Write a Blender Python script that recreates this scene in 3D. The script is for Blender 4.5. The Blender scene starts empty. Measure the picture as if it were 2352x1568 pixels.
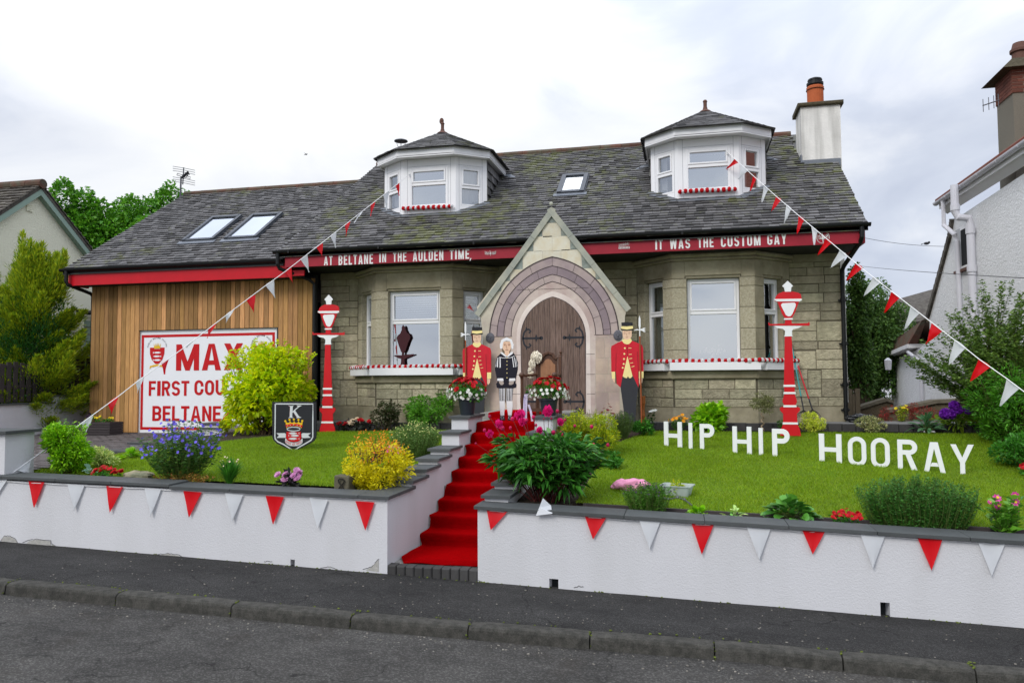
import bpy, math, random
import numpy as np
from mathutils import Vector, Matrix
random.seed(4); RNG = np.random.default_rng(7)
sc = bpy.context.scene
COL = sc.collection
# ---------------------------------------------------------------- camera
EYE = 2.0
FPX, YAW, PITCH, ROLL = 1740.0, math.radians(12.75), math.radians(2.87), math.radians(-0.36)
_f = np.array([-math.sin(YAW)*math.cos(PITCH), math.cos(YAW)*math.cos(PITCH), math.sin(PITCH)])
_r0 = np.array([math.cos(YAW), math.sin(YAW), 0.0]); _u0 = np.cross(_r0, _f)
_r = _r0*math.cos(ROLL)+_u0*math.sin(ROLL); _u = -_r0*math.sin(ROLL)+_u0*math.cos(ROLL)
cam_data = bpy.data.cameras.new('camera'); cam = bpy.data.objects.new('camera', cam_data); COL.objects.link(cam)
cam.matrix_world = Matrix(((_r[0], _u[0], -_f[0], 0), (_r[1], _u[1], -_f[1], 0), (_r[2], _u[2], -_f[2], EYE), (0, 0, 0, 1)))
cam_data.sensor_width = 36.0; cam_data.lens = 36.0*FPX/2352.0; cam_data.clip_end = 2000; cam_data.clip_start = 0.1
sc.camera = cam
# ---------------------------------------------------------------- world, sun, exposure
sc.view_settings.view_transform = 'Standard'; sc.view_settings.look = 'None'
sc.view_settings.gamma = 1.0; sc.view_settings.use_curve_mapping = False
sc.view_settings.exposure = 0.45
SUN_EL, SUN_AZ = math.radians(40), math.radians(206)      # behind the camera, a little to the left
world = bpy.data.worlds.new('World'); sc.world = world; world.use_nodes = True
def N(nt, t, **k):
    n = nt.nodes.new(t)
    for a, v in k.items(): setattr(n, a, v)
    return n
def build_sky():
    nt = world.node_tree; nt.nodes.clear(); L = nt.links.new
    out = N(nt, 'ShaderNodeOutputWorld'); bg = N(nt, 'ShaderNodeBackground')
    sky = N(nt, 'ShaderNodeTexSky', sky_type='NISHITA', sun_disc=False, sun_elevation=SUN_EL, sun_rotation=SUN_AZ)
    tc = N(nt, 'ShaderNodeTexCoord'); mp = N(nt, 'ShaderNodeMapping'); mp.inputs['Scale'].default_value = (1.0, 1.0, 2.6)
    L(tc.outputs['Generated'], mp.inputs['Vector'])
    n1 = N(nt, 'ShaderNodeTexNoise'); n1.inputs['Scale'].default_value = 2.6; n1.inputs['Detail'].default_value = 7; n1.inputs['Roughness'].default_value = 0.52; n1.inputs['Distortion'].default_value = 0.5
    L(mp.outputs['Vector'], n1.inputs['Vector'])
    sep = N(nt, 'ShaderNodeSeparateXYZ'); L(tc.outputs['Generated'], sep.inputs[0])
    # the brightest part of the overcast sits in one direction of the sky (thin cloud)
    dot = N(nt, 'ShaderNodeVectorMath', operation='DOT_PRODUCT'); L(tc.outputs['Generated'], dot.inputs[0])
    dot.inputs[1].default_value = Vector((-0.40, 0.86, 0.30)).normalized()
    br = N(nt, 'ShaderNodeMapRange'); br.inputs['From Min'].default_value = 0.885; br.inputs['From Max'].default_value = 0.995
    br.inputs['To Min'].default_value = 0.0; br.inputs['To Max'].default_value = 0.27; L(dot.outputs['Value'], br.inputs['Value'])
    add = N(nt, 'ShaderNodeMath', operation='ADD'); L(n1.outputs['Fac'], add.inputs[0]); L(br.outputs['Result'], add.inputs[1])
    ramp = N(nt, 'ShaderNodeValToRGB'); L(add.outputs[0], ramp.inputs[0])
    e = ramp.color_ramp.elements
    e[0].position = 0.38; e[0].color = (0.455, 0.495, 0.595, 1)
    e[1].position = 0.80; e[1].color = (0.80, 0.81, 0.82, 1)
    m = e.new(0.50); m.color = (0.53, 0.57, 0.66, 1)
    m = e.new(0.61); m.color = (0.67, 0.695, 0.75, 1)
    # overcast: the zenith is brighter than the horizon
    zz = N(nt, 'ShaderNodeMapRange'); zz.inputs['From Min'].default_value = 0.28; zz.inputs['From Max'].default_value = 1.0
    zz.inputs['To Min'].default_value = 1.0; zz.inputs['To Max'].default_value = 2.5; L(sep.outputs['Z'], zz.inputs['Value'])
    mul = N(nt, 'ShaderNodeVectorMath', operation='SCALE'); L(ramp.outputs['Color'], mul.inputs[0]); L(zz.outputs['Result'], mul.inputs['Scale'])
    sk = N(nt, 'ShaderNodeVectorMath', operation='SCALE'); sk.inputs['Scale'].default_value = 0.10; L(sky.outputs['Color'], sk.inputs[0])
    mix = N(nt, 'ShaderNodeMix', data_type='RGBA'); mix.inputs['Factor'].default_value = 0.95
    L(sk.outputs['Vector'], mix.inputs['A']); L(mul.outputs['Vector'], mix.inputs['B'])
    L(mix.outputs['Result'], bg.inputs['Color']); bg.inputs['Strength'].default_value = 0.95
    L(bg.outputs[0], out.inputs['Surface'])
build_sky()
sun_data = bpy.data.lights.new('sun', 'SUN'); sun_data.energy = 1.35; sun_data.angle = math.radians(25); sun_data.color = (1.0, 0.96, 0.90)
sun = bpy.data.objects.new('sun', sun_data); COL.objects.link(sun)
_d = Vector((math.sin(SUN_AZ)*math.cos(SUN_EL), math.cos(SUN_AZ)*math.cos(SUN_EL), math.sin(SUN_EL)))   # towards the sun
sun.rotation_euler = _d.to_track_quat('Z', 'Y').to_euler(); sun.location = (0, -5, 20)
# ---------------------------------------------------------------- photo pixel (2352 wide) -> point on a real plane
def _ray(x, y): return _f+_r*(x-1176)/FPX-_u*(y-784)/FPX
_O = np.array([0, 0, EYE])
def at(x, y, Y): d = _ray(x, y); return _O+d*(Y/d[1])
def atX(x, y, X): d = _ray(x, y); return _O+d*(X/d[0])
def atZ(x, y, Z): d = _ray(x, y); return _O+d*((Z-EYE)/d[2])
def crop(ox, oy, s): return lambda x, y: ((ox+x/s)*0.91875, (oy+y/s)*0.91875)
def on_plane(x, y, A, B):
    """point of the pixel's ray on the vertical plane through ground points A, B"""
    d = _ray(x, y); n = np.array([B[1]-A[1], -(B[0]-A[0])]); t = (n[0]*A[0]+n[1]*A[1])/(n[0]*d[0]+n[1]*d[1]); return _O+d*t
def depth(p): return float((np.array(p)-_O)@_f)
def px2m(p, px): return px*depth(p)/FPX
# ---------------------------------------------------------------- object helpers
def worigin(o):
    v = Vector((0, 0, 0))
    while o is not None: v = v+o.location; o = o.parent
    return v
def tag(o, label=None, cat=None, group=None, kind=None):
    if label: o['label'] = label
    if cat: o['category'] = cat
    if group: o['group'] = group
    if kind: o['kind'] = kind
    return o
def thing(name, loc, label, cat, group=None):
    o = bpy.data.objects.new(name, None); COL.objects.link(o); o.location = Vector([float(c) for c in loc]); o.empty_display_size = 0.2
    return tag(o, label, cat, group, 'thing')
class MB:
    """collects shapes in world coordinates; build() links them as one mesh object"""
    def __init__(s): s.v = []; s.f = []; s.m = []; s.mi = 0; s.n = 0
    def mat(s, i): s.mi = i; return s
    def add(s, vs, fs):
        o = s.n
        s.v.extend([tuple(float(c) for c in p) for p in vs]); s.n += len(vs)
        s.f.extend([[i+o for i in f] for f in fs]); s.m.extend([s.mi]*len(fs)); return s
    def box(s, x0, x1, y0, y1, z0, z1):
        vs = [(x0, y0, z0), (x1, y0, z0), (x1, y1, z0), (x0, y1, z0), (x0, y0, z1), (x1, y0, z1), (x1, y1, z1), (x0, y1, z1)]
        return s.add(vs, [(0, 3, 2, 1), (4, 5, 6, 7), (0, 1, 5, 4), (1, 2, 6, 5), (2, 3, 7, 6), (3, 0, 4, 7)])
    def hexa(s, b, t):
        return s.add(list(b)+list(t), [(0, 3, 2, 1), (4, 5, 6, 7), (0, 1, 5, 4), (1, 2, 6, 5), (2, 3, 7, 6), (3, 0, 4, 7)])
    def bbox(s, x0, x1, y0, y1, z0, z1, b=0.008):
        """box with chamfered edges on the face towards -Y"""
        b = min(b, (x1-x0)/3, (z1-z0)/3)
        vs = [(x0, y1, z0), (x1, y1, z0), (x1, y1, z1), (x0, y1, z1), (x0, y0+b, z0), (x1, y0+b, z0), (x1, y0+b, z1), (x0, y0+b, z1),
              (x0+b, y0, z0+b), (x1-b, y0, z0+b), (x1-b, y0, z1-b), (x0+b, y0, z1-b)]
        return s.add(vs, [(0, 3, 2, 1), (0, 1, 5, 4), (1, 2, 6, 5), (2, 3, 7, 6), (3, 0, 4, 7), (4, 5, 9, 8), (5, 6, 10, 9), (6, 7, 11, 10), (7, 4, 8, 11), (8, 9, 10, 11)])
    def poly(s, pts): return s.add(pts, [list(range(len(pts)))])
    def prism(s, pts, off):
        """polygon extruded by the vector off"""
        n = len(pts); off = np.array(off, float); p = [np.array(q, float) for q in pts]
        fs = [list(range(n)), list(range(2*n-1, n-1, -1))]+[[i, n+i, n+(i+1) % n, (i+1) % n] for i in range(n)]
        return s.add(p+[q+off for q in p], fs)
    def plate(s, xz, y, t):
        """polygon in the X-Z plane, front at y, thickness t backwards"""
        return s.prism([(x, y, z) for x, z in xz], (0, t, 0))
    def tube(s, path, r, n=8, cap=True, r2=None):
        P = [np.array(p, float) for p in path]; k = len(P); vs = []; fs = []; up = np.array([0.13, 0.21, 0.97])
        for i in range(k):
            t = P[min(i+1, k-1)]-P[max(i-1, 0)]; t = t/(np.linalg.norm(t)+1e-9)
            a = np.cross(t, up); 
            if np.linalg.norm(a) < 0.15: a = np.cross(t, np.array([1, 0.1, 0]))
            a /= np.linalg.norm(a); b = np.cross(t, a)
            rr = r[i] if isinstance(r, (list, tuple)) else (r if r2 is None else r+(r2-r)*i/(k-1))
            for j in range(n):
                an = 2*math.pi*j/n; vs.append(P[i]+rr*(a*math.cos(an)+b*math.sin(an)))
        for i in range(k-1):
            for j in range(n): fs.append((i*n+j, i*n+(j+1) % n, (i+1)*n+(j+1) % n, (i+1)*n+j))
        if cap: fs += [list(range(n))[::-1], [(k-1)*n+j for j in range(n)]]
        return s.add(vs, fs)
    def lathe(s, prof, c, n=20, a0=0.0, a1=2*math.pi):
        """prof: list of (radius, z); c: (x, y, z0)"""
        vs = []; fs = []; k = len(prof)
        for r, z in prof:
            for j in range(n):
                an = a0+(a1-a0)*j/n; vs.append((c[0]+r*math.cos(an), c[1]+r*math.sin(an), c[2]+z))
        for i in range(k-1):
            for j in range(n): fs.append((i*n+j, i*n+(j+1) % n, (i+1)*n+(j+1) % n, (i+1)*n+j))
        fs += [list(range(n))[::-1], [(k-1)*n+j for j in range(n)]]
        return s.add(vs, fs)
    def ball(s, c, rx, ry=None, rz=None, n=10, m=7, jit=0.0):
        ry = rx if ry is None else ry; rz = rx if rz is None else rz; vs = []; fs = []
        for i in range(m+1):
            ph = math.pi*i/m
            for j in range(n):
                an = 2*math.pi*j/n; k = 1+jit*(random.random()-0.5)*2
                vs.append((c[0]+rx*k*math.sin(ph)*math.cos(an), c[1]+ry*k*math.sin(ph)*math.sin(an), c[2]+rz*k*math.cos(ph)))
        for i in range(m):
            for j in range(n): fs.append((i*n+j, (i+1)*n+j, (i+1)*n+(j+1) % n, i*n+(j+1) % n))
        return s.add(vs, fs)
    def build(s, name, mats, parent=None, loc=None, smooth=False, bevel=0):
        mats = mats if isinstance(mats, (list, tuple)) else [mats]
        org = worigin(parent) if parent is not None else (Vector([float(c) for c in loc]) if loc is not None else Vector((0, 0, 0)))
        me = bpy.data.meshes.new(name); me.from_pydata([(a-org.x, b-org.y, c-org.z) for a, b, c in s.v], [], s.f)
        for m in mats: me.materials.append(m)
        me.polygons.foreach_set('material_index', s.m)
        if smooth: me.polygons.foreach_set('use_smooth', [True]*len(me.polygons))
        me.update(); me.validate()
        o = bpy.data.objects.new(name, me); COL.objects.link(o)
        if parent is not None: o.parent = parent
        else: o.location = org
        if bevel:
            b = o.modifiers.new('bevel', 'BEVEL'); b.width = bevel; b.segments = 2; b.limit_method = 'ANGLE'; b.angle_limit = math.radians(40)
        return o
def np_mesh(name, V, F, mats, parent=None, loc=None, mi=None, smooth=False):
    """fast mesh from numpy arrays; F is (n, k) with one k"""
    mats = mats if isinstance(mats, (list, tuple)) else [mats]
    org = worigin(parent) if parent is not None else (Vector([float(c) for c in loc]) if loc is not None else Vector((0, 0, 0)))
    V = np.asarray(V, np.float32)-np.array(org, np.float32); F = np.asarray(F, np.int32); k = F.shape[1]
    me = bpy.data.meshes.new(name); me.vertices.add(len(V)); me.vertices.foreach_set('co', V.ravel())
    me.loops.add(F.size); me.loops.foreach_set('vertex_index', F.ravel()); me.polygons.add(len(F))
    me.polygons.foreach_set('loop_start', np.arange(0, F.size, k, dtype=np.int32))
    for m in mats: me.materials.append(m)
    if mi is not None: me.polygons.foreach_set('material_index', np.asarray(mi, np.int32))
    if smooth: me.polygons.foreach_set('use_smooth', np.ones(len(F), bool))
    me.update(calc_edges=True)
    o = bpy.data.objects.new(name, me); COL.objects.link(o)
    if parent is not None: o.parent = parent
    else: o.location = org
    return o
# ---------------------------------------------------------------- materials
def S(r, g, b):
    f = lambda c: (c/255/12.92) if c/255 <= 0.04045 else ((c/255+0.055)/1.055)**2.4
    return (f(r), f(g), f(b))
def M(name, col, rough=0.7, isl=0.0, noise=None, bump=None, spec=0.3, metal=0.0, col2=None, mixscale=None, stretch=(1, 1, 1), coord='Object', translucent=0.0, sheen=0.0, hue=0.0, streak=None):
    m = bpy.data.materials.new(name); m.use_nodes = True; nt = m.node_tree; L = nt.links.new
    p = nt.nodes['Principled BSDF']; p.inputs['Roughness'].default_value = rough; p.inputs['Metallic'].default_value = metal
    p.inputs['Specular IOR Level'].default_value = spec
    if sheen: p.inputs['Sheen Weight'].default_value = sheen; p.inputs['Sheen Tint'].default_value = (min(1, col[0]*6), col[1]*2, col[2]*2, 1); p.inputs['Sheen Roughness'].default_value = 0.45
    tc = N(nt, 'ShaderNodeTexCoord'); mp = N(nt, 'ShaderNodeMapping'); mp.inputs['Scale'].default_value = stretch
    L(tc.outputs[coord], mp.inputs['Vector'])
    cur = None
    rgb = N(nt, 'ShaderNodeRGB'); rgb.outputs[0].default_value = (*col, 1); cur = rgb.outputs[0]
    def mixrgb(fac, a, b, mode='MIX'):
        x = N(nt, 'ShaderNodeMix', data_type='RGBA', blend_type=mode); L(fac, x.inputs['Factor']) if not isinstance(fac, float) else setattr(x.inputs['Factor'], 'default_value', fac)
        for s_, v in (('A', a), ('B', b)):
            if isinstance(v, tuple): x.inputs[s_].default_value = (*v, 1) if len(v) == 3 else v
            else: L(v, x.inputs[s_])
        return x.outputs['Result']
    geo = N(nt, 'ShaderNodeNewGeometry')
    def scaled(v, k0, k1):
        r_ = N(nt, 'ShaderNodeMapRange'); L(v, r_.inputs['Value']); r_.inputs['To Min'].default_value = k0; r_.inputs['To Max'].default_value = k1; return r_.outputs['Result']
    def noise_node(scale, detail=6, rough_=0.6):
        n = N(nt, 'ShaderNodeTexNoise'); n.inputs['Scale'].default_value = scale; n.inputs['Detail'].default_value = detail; n.inputs['Roughness'].default_value = rough_
        L(mp.outputs['Vector'], n.inputs['Vector']); return n.outputs['Fac']
    if col2 is not None:
        if mixscale == 'island': fac = geo.outputs['Random Per Island']
        else:
            fac = N(nt, 'ShaderNodeMapRange'); fac.inputs['From Min'].default_value = 0.38; fac.inputs['From Max'].default_value = 0.62
            L(noise_node(mixscale or 3.0), fac.inputs['Value']); fac = fac.outputs['Result']
        cur = mixrgb(fac, cur, col2)
    def mulv(cur, v):
        x = N(nt, 'ShaderNodeVectorMath', operation='SCALE'); L(cur, x.inputs[0]); L(v, x.inputs['Scale']); return x.outputs['Vector']
    if isl:
        # a second, decorrelated random from the island's own
        w = N(nt, 'ShaderNodeTexWhiteNoise', noise_dimensions='1D'); L(geo.outputs['Random Per Island'], w.inputs['W'])
        cur = mulv(cur, scaled(w.outputs['Value'], 1-isl, 1+isl))
        if hue:
            h = N(nt, 'ShaderNodeHueSaturation'); L(scaled(geo.outputs['Random Per Island'], 0.5-hue, 0.5+hue), h.inputs['Hue']); L(cur, h.inputs['Color']); cur = h.outputs['Color']
    if noise:
        cur = mulv(cur, scaled(noise_node(noise[0]), 1-noise[1]*1.6, 1+noise[1]*1.6))
    if streak:   # weather streaks that run down the surface
        m2 = N(nt, 'ShaderNodeMapping'); m2.inputs['Scale'].default_value = (streak[0], streak[0], streak[0]*0.08); L(tc.outputs['Object'], m2.inputs['Vector'])
        n2 = N(nt, 'ShaderNodeTexNoise'); n2.inputs['Scale'].default_value = 1.0; n2.inputs['Detail'].default_value = 4; L(m2.outputs['Vector'], n2.inputs['Vector'])
        r2 = N(nt, 'ShaderNodeMapRange'); r2.inputs['From Min'].default_value = 0.45; r2.inputs['From Max'].default_value = 0.75; r2.inputs['To Max'].default_value = streak[1]; L(n2.outputs['Fac'], r2.inputs['Value'])
        cur = mixrgb(r2.outputs['Result'], cur, streak[2])
    L(cur, p.inputs['Base Color'])
    if bump:
        b = N(nt, 'ShaderNodeBump'); b.inputs['Strength'].default_value = bump[1]; b.inputs['Distance'].default_value = bump[2] if len(bump) > 2 else 0.01
        L(noise_node(bump[0], 5, 0.65), b.inputs['Height']); L(b.outputs['Normal'], p.inputs['Normal'])
    if translucent:
        t = N(nt, 'ShaderNodeBsdfTranslucent'); L(cur, t.inputs['Color']); x = N(nt, 'ShaderNodeMixShader'); x.inputs['Fac'].default_value = translucent
        L(p.outputs[0], x.inputs[1]); L(t.outputs[0], x.inputs[2]); L(x.outputs[0], nt.nodes['Material Output'].inputs['Surface'])
    return m
def glass(name, refl=0.55, tint=(1, 1, 1)):
    m = bpy.data.materials.new(name); m.use_nodes = True; nt = m.node_tree; nt.nodes.clear(); L = nt.links.new
    o = N(nt, 'ShaderNodeOutputMaterial'); g = N(nt, 'ShaderNodeBsdfGlossy'); g.inputs['Roughness'].default_value = 0.01; g.inputs['Color'].default_value = (0.92, 0.95, 0.97, 1)
    t = N(nt, 'ShaderNodeBsdfTransparent'); t.inputs['Color'].default_value = (*tint, 1); x = N(nt, 'ShaderNodeMixShader')
    fr = N(nt, 'ShaderNodeFresnel'); fr.inputs['IOR'].default_value = 1.5; mr = N(nt, 'ShaderNodeMapRange'); mr.inputs['To Min'].default_value = refl; L(fr.outputs[0], mr.inputs['Value'])
    L(mr.outputs[0], x.inputs['Fac']); L(t.outputs[0], x.inputs[1]); L(g.outputs[0], x.inputs[2]); L(x.outputs[0], o.inputs['Surface']); return m
def leafmat(name, a, b, tr=0.35, rough=0.45, isl=0.28):
    return M(name, a, rough=rough, col2=b, mixscale='island', isl=isl, translucent=tr, spec=0.35)

def asphalt(name, base, agg, scale, stain=None, moss=None):
    m = bpy.data.materials.new(name); m.use_nodes = True; nt = m.node_tree; L = nt.links.new; p = nt.nodes['Principled BSDF']
    p.inputs['Roughness'].default_value = 0.85; p.inputs['Specular IOR Level'].default_value = 0.25
    tc = N(nt, 'ShaderNodeTexCoord')
    def noise(s, d=6, r=0.6, st=None):
        n = N(nt, 'ShaderNodeTexNoise'); n.inputs['Scale'].default_value = s; n.inputs['Detail'].default_value = d; n.inputs['Roughness'].default_value = r
        if st:
            mp = N(nt, 'ShaderNodeMapping'); mp.inputs['Scale'].default_value = st; L(tc.outputs['Object'], mp.inputs['Vector']); L(mp.outputs['Vector'], n.inputs['Vector'])
        else: L(tc.outputs['Object'], n.inputs['Vector'])
        return n.outputs['Fac']
    def rng(v, a, b, c=0.0, d=1.0):
        r = N(nt, 'ShaderNodeMapRange'); L(v, r.inputs['Value'])
        for k, q in zip(('From Min', 'From Max', 'To Min', 'To Max'), (a, b, c, d)): r.inputs[k].default_value = q
        return r.outputs['Result']
    def mix(f, a, b):
        x = N(nt, 'ShaderNodeMix', data_type='RGBA'); L(f, x.inputs['Factor'])
        for k, q in (('A', a), ('B', b)):
            if isinstance(q, tuple): x.inputs[k].default_value = (*q, 1)
            else: L(q, x.inputs[k])
        return x.outputs['Result']
    vo = N(nt, 'ShaderNodeTexVoronoi'); vo.inputs['Scale'].default_value = scale; L(tc.outputs['Object'], vo.inputs['Vector'])
    w = N(nt, 'ShaderNodeSeparateColor'); L(vo.outputs['Color'], w.inputs[0])
    c = mix(rng(w.outputs[0], 0.55, 1.0), base, agg)
    big = rng(noise(1.6, 12, 0.78, (0.6, 1.2, 1)), 0.28, 0.72, 0.45, 1.5)
    sc_ = N(nt, 'ShaderNodeVectorMath', operation='SCALE'); L(c, sc_.inputs[0]); L(big, sc_.inputs['Scale']); c = sc_.outputs['Vector']
    if stain: c = mix(rng(noise(0.9, 9, 0.7), 0.52, 0.70, 0, 0.75), c, stain)
    if moss: c = mix(rng(noise(3.0, 9, 0.75), 0.66, 0.74, 0, 0.5), c, moss)
    # cracks
    v2 = N(nt, 'ShaderNodeTexVoronoi', feature='DISTANCE_TO_EDGE'); v2.inputs['Scale'].default_value = 0.75
    wob = N(nt, 'ShaderNodeTexNoise'); wob.inputs['Scale'].default_value = 3; wob.inputs['Detail'].default_value = 6; L(tc.outputs['Object'], wob.inputs['Vector'])
    mx = N(nt, 'ShaderNodeVectorMath', operation='MULTIPLY_ADD'); L(wob.outputs['Color'], mx.inputs[0]); mx.inputs[1].default_value = (0.5, 0.5, 0.5); L(tc.outputs['Object'], mx.inputs[2]); L(mx.outputs[0], v2.inputs['Vector'])
    cr = N(nt, 'ShaderNodeMath', operation='MULTIPLY'); L(rng(v2.outputs['Distance'], 0.0, 0.010, 0.9, 0.0), cr.inputs[0]); L(rng(noise(0.8), 0.42, 0.55), cr.inputs[1])
    c = mix(cr.outputs[0], c, (0.012, 0.011, 0.010))
    L(c, p.inputs['Base Color'])
    b = N(nt, 'ShaderNodeBump'); b.inputs['Strength'].default_value = 0.9; b.inputs['Distance'].default_value = 0.012
    L(vo.outputs['Distance'], b.inputs['Height']); b2 = N(nt, 'ShaderNodeBump'); b2.inputs['Strength'].default_value = 0.7; b2.inputs['Distance'].default_value = 0.04; L(noise(9, 10, 0.8), b2.inputs['Height'])
    L(b.outputs['Normal'], b2.inputs['Normal']); L(b2.outputs['Normal'], p.inputs['Normal']); return m
def slate_mat(name, moss):
    m = M(name, (0.096, 0.093, 0.093), rough=0.6, isl=0.55, noise=(9, 0.30), bump=(45, 0.45, 0.008), spec=0.35, hue=0.012)
    nt = m.node_tree; L = nt.links.new; p = nt.nodes['Principled BSDF']; cur = p.inputs['Base Color'].links[0].from_socket
    tc = N(nt, 'ShaderNodeTexCoord'); n = N(nt, 'ShaderNodeTexNoise'); n.inputs['Scale'].default_value = 0.75; n.inputs['Detail'].default_value = 8; n.inputs['Roughness'].default_value = 0.7; L(tc.outputs['Object'], n.inputs['Vector'])
    n2 = N(nt, 'ShaderNodeTexNoise'); n2.inputs['Scale'].default_value = 7; n2.inputs['Detail'].default_value = 6; L(tc.outputs['Object'], n2.inputs['Vector'])
    g = N(nt, 'ShaderNodeNewGeometry'); a1 = N(nt, 'ShaderNodeMath', operation='MULTIPLY_ADD'); L(n2.outputs['Fac'], a1.inputs[0]); a1.inputs[1].default_value = 0.45; L(n.outputs['Fac'], a1.inputs[2])
    a2 = N(nt, 'ShaderNodeMath', operation='MULTIPLY_ADD'); L(g.outputs['Random Per Island'], a2.inputs[0]); a2.inputs[1].default_value = 0.12; L(a1.outputs[0], a2.inputs[2])
    r = N(nt, 'ShaderNodeMapRange'); r.inputs['From Min'].default_value = 0.88-0.085*moss; r.inputs['From Max'].default_value = 1.06-0.06*moss; r.inputs['To Max'].default_value = 0.75; L(a2.outputs[0], r.inputs['Value'])
    x = N(nt, 'ShaderNodeMix', data_type='RGBA'); L(r.outputs[0], x.inputs['Factor']); L(cur, x.inputs['A']); x.inputs['B'].default_value = (0.16, 0.175, 0.045, 1)
    L(x.outputs['Result'], p.inputs['Base Color']); return m

m_slate = slate_mat('slate_mossy', 1.0); m_slate2 = slate_mat('slate_clean', 0.0)
m_stone = M('rubble_stone', S(176, 168, 142), rough=0.9, isl=0.26, noise=(12, 0.30), bump=(16, 1.0, 0.04), hue=0.01, streak=(5, 0.35, S(104, 97, 76)))
m_ashlar = M('ashlar_stone', S(166, 158, 134), rough=0.9, isl=0.12, noise=(14, 0.16), bump=(60, 0.5, 0.01), col2=S(140, 132, 108), mixscale=2.2)
m_fleck = M('lichen_flecked_stone', S(158, 150, 126), rough=0.9, isl=0.08, noise=(40, 0.22), bump=(60, 0.5, 0.01), col2=S(178, 171, 148), mixscale=30)
m_mortar = M('dark_mortar', S(96, 90, 74), rough=0.95, noise=(20, 0.2))
m_render = M('white_roughcast', (0.60, 0.60, 0.615), rough=0.75, noise=(1.5, 0.03), bump=(75, 0.55, 0.010), streak=(2.2, 0.20, S(165, 165, 160)))
m_render_cream = M('cream_roughcast', (0.80, 0.79, 0.62), rough=0.9, noise=(2, 0.05), bump=(26, 0.7, 0.03))
m_render_white = M('white_pebbledash', (0.84, 0.85, 0.86), rough=0.9, noise=(3, 0.05), bump=(22, 0.75, 0.035))
m_coping = M('slate_coping', S(74, 77, 77), rough=0.6, isl=0.15, noise=(6, 0.2), bump=(40, 0.3, 0.006))
m_white = M('white_upvc', (0.80, 0.80, 0.81), rough=0.35, spec=0.45, noise=(4, 0.03))
m_white_paint = M('white_paint', (0.78, 0.79, 0.79), rough=0.5, noise=(9, 0.05))
m_red_fascia = M('crimson_fascia_paint', S(150, 28, 45), rough=0.5, noise=(5, 0.18), bump=(30, 0.2, 0.004))
m_red_fascia2 = M('scarlet_fascia_paint', S(190, 8, 28), rough=0.4, noise=(4, 0.14), bump=(30, 0.2, 0.004))
m_red = M('red_gloss_paint', S(196, 8, 22), rough=0.4, noise=(3, 0.10), spec=0.4)
m_signred = M('sign_red', S(188, 10, 18), rough=0.5)
m_black = M('black_gutter', S(18, 20, 21), rough=0.5, spec=0.3, noise=(6, 0.15))
m_blackpaint = M('black_paint', S(34, 35, 40), rough=0.5, noise=(12, 0.12))
m_soffit = M('dark_soffit', S(38, 38, 37), rough=0.7, noise=(3, 0.15))
m_lead = M('lead_flashing', S(112, 117, 124), rough=0.5, noise=(8, 0.15), metal=0.3)
m_terracotta = M('terracotta', S(96, 68, 58), rough=0.8, noise=(6, 0.2), bump=(30, 0.3, 0.01))
m_ridge = M('ridge_tile', S(96, 64, 52), rough=0.85, isl=0.25, noise=(8, 0.3), bump=(30, 0.4, 0.01), col2=S(80, 76, 62), mixscale=4)
m_dark = M('dark_room', S(38, 40, 42), rough=0.9)
m_soil = M('soil', S(66, 54, 46), rough=0.95, noise=(25, 0.35), bump=(30, 1.0, 0.05))
m_wood_clad = M('larch_cladding', S(194, 150, 94), rough=0.75, isl=0.34, noise=(6, 0.40), stretch=(9, 9, 0.7), bump=(8, 0.35, 0.006), hue=0.012, col2=S(134, 94, 54), mixscale='island')
m_timber = M('fence_timber', S(120, 108, 88), rough=0.85, isl=0.2, noise=(6, 0.2), stretch=(8, 8, 0.7), bump=(8, 0.3, 0.006))
m_timber_dark = M('dark_stained_timber', S(62, 56, 56), rough=0.8, isl=0.15, noise=(8, 0.25), stretch=(1, 8, 8), bump=(10, 0.4, 0.006))
m_glass = glass('window_glass', 0.40); m_glass_sky = glass('roof_glass', 0.78); m_glass_hi = glass('window_glass_bright', 0.62)
m_carpet = M('red_carpet', S(122, 0, 3), rough=1.0, noise=(14, 0.16), bump=(110, 0.7, 0.008), spec=0.02, sheen=0.55)
m_concrete = M('concrete', S(140, 138, 132), rough=0.9, noise=(12, 0.2), bump=(40, 0.4, 0.01))
m_brickpaver = M('charcoal_paver', S(64, 63, 62), rough=0.85, isl=0.2, noise=(20, 0.2), bump=(60, 0.4, 0.008))
m_kerb = M('kerb_concrete', S(88, 86, 80), rough=0.95, isl=0.12, noise=(110, 0.5), bump=(150, 1.0, 0.02), col2=S(66, 65, 60), mixscale=14)
m_road = asphalt('road_asphalt', (0.060, 0.057, 0.052), (0.135, 0.130, 0.12), 90, stain=(0.040, 0.032, 0.024))
m_pave = asphalt('pavement_asphalt', (0.034, 0.033, 0.031), (0.085, 0.083, 0.08), 150, moss=(0.055, 0.060, 0.02))
m_wpen = M('white_pennant', (0.72, 0.74, 0.76), rough=0.45, translucent=0.3, spec=0.4)
m_rpen = M('red_pennant', S(222, 8, 24), rough=0.3, translucent=0.3, spec=0.5)
m_cord = M('white_tape', (0.80, 0.80, 0.80), rough=0.7)
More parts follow.
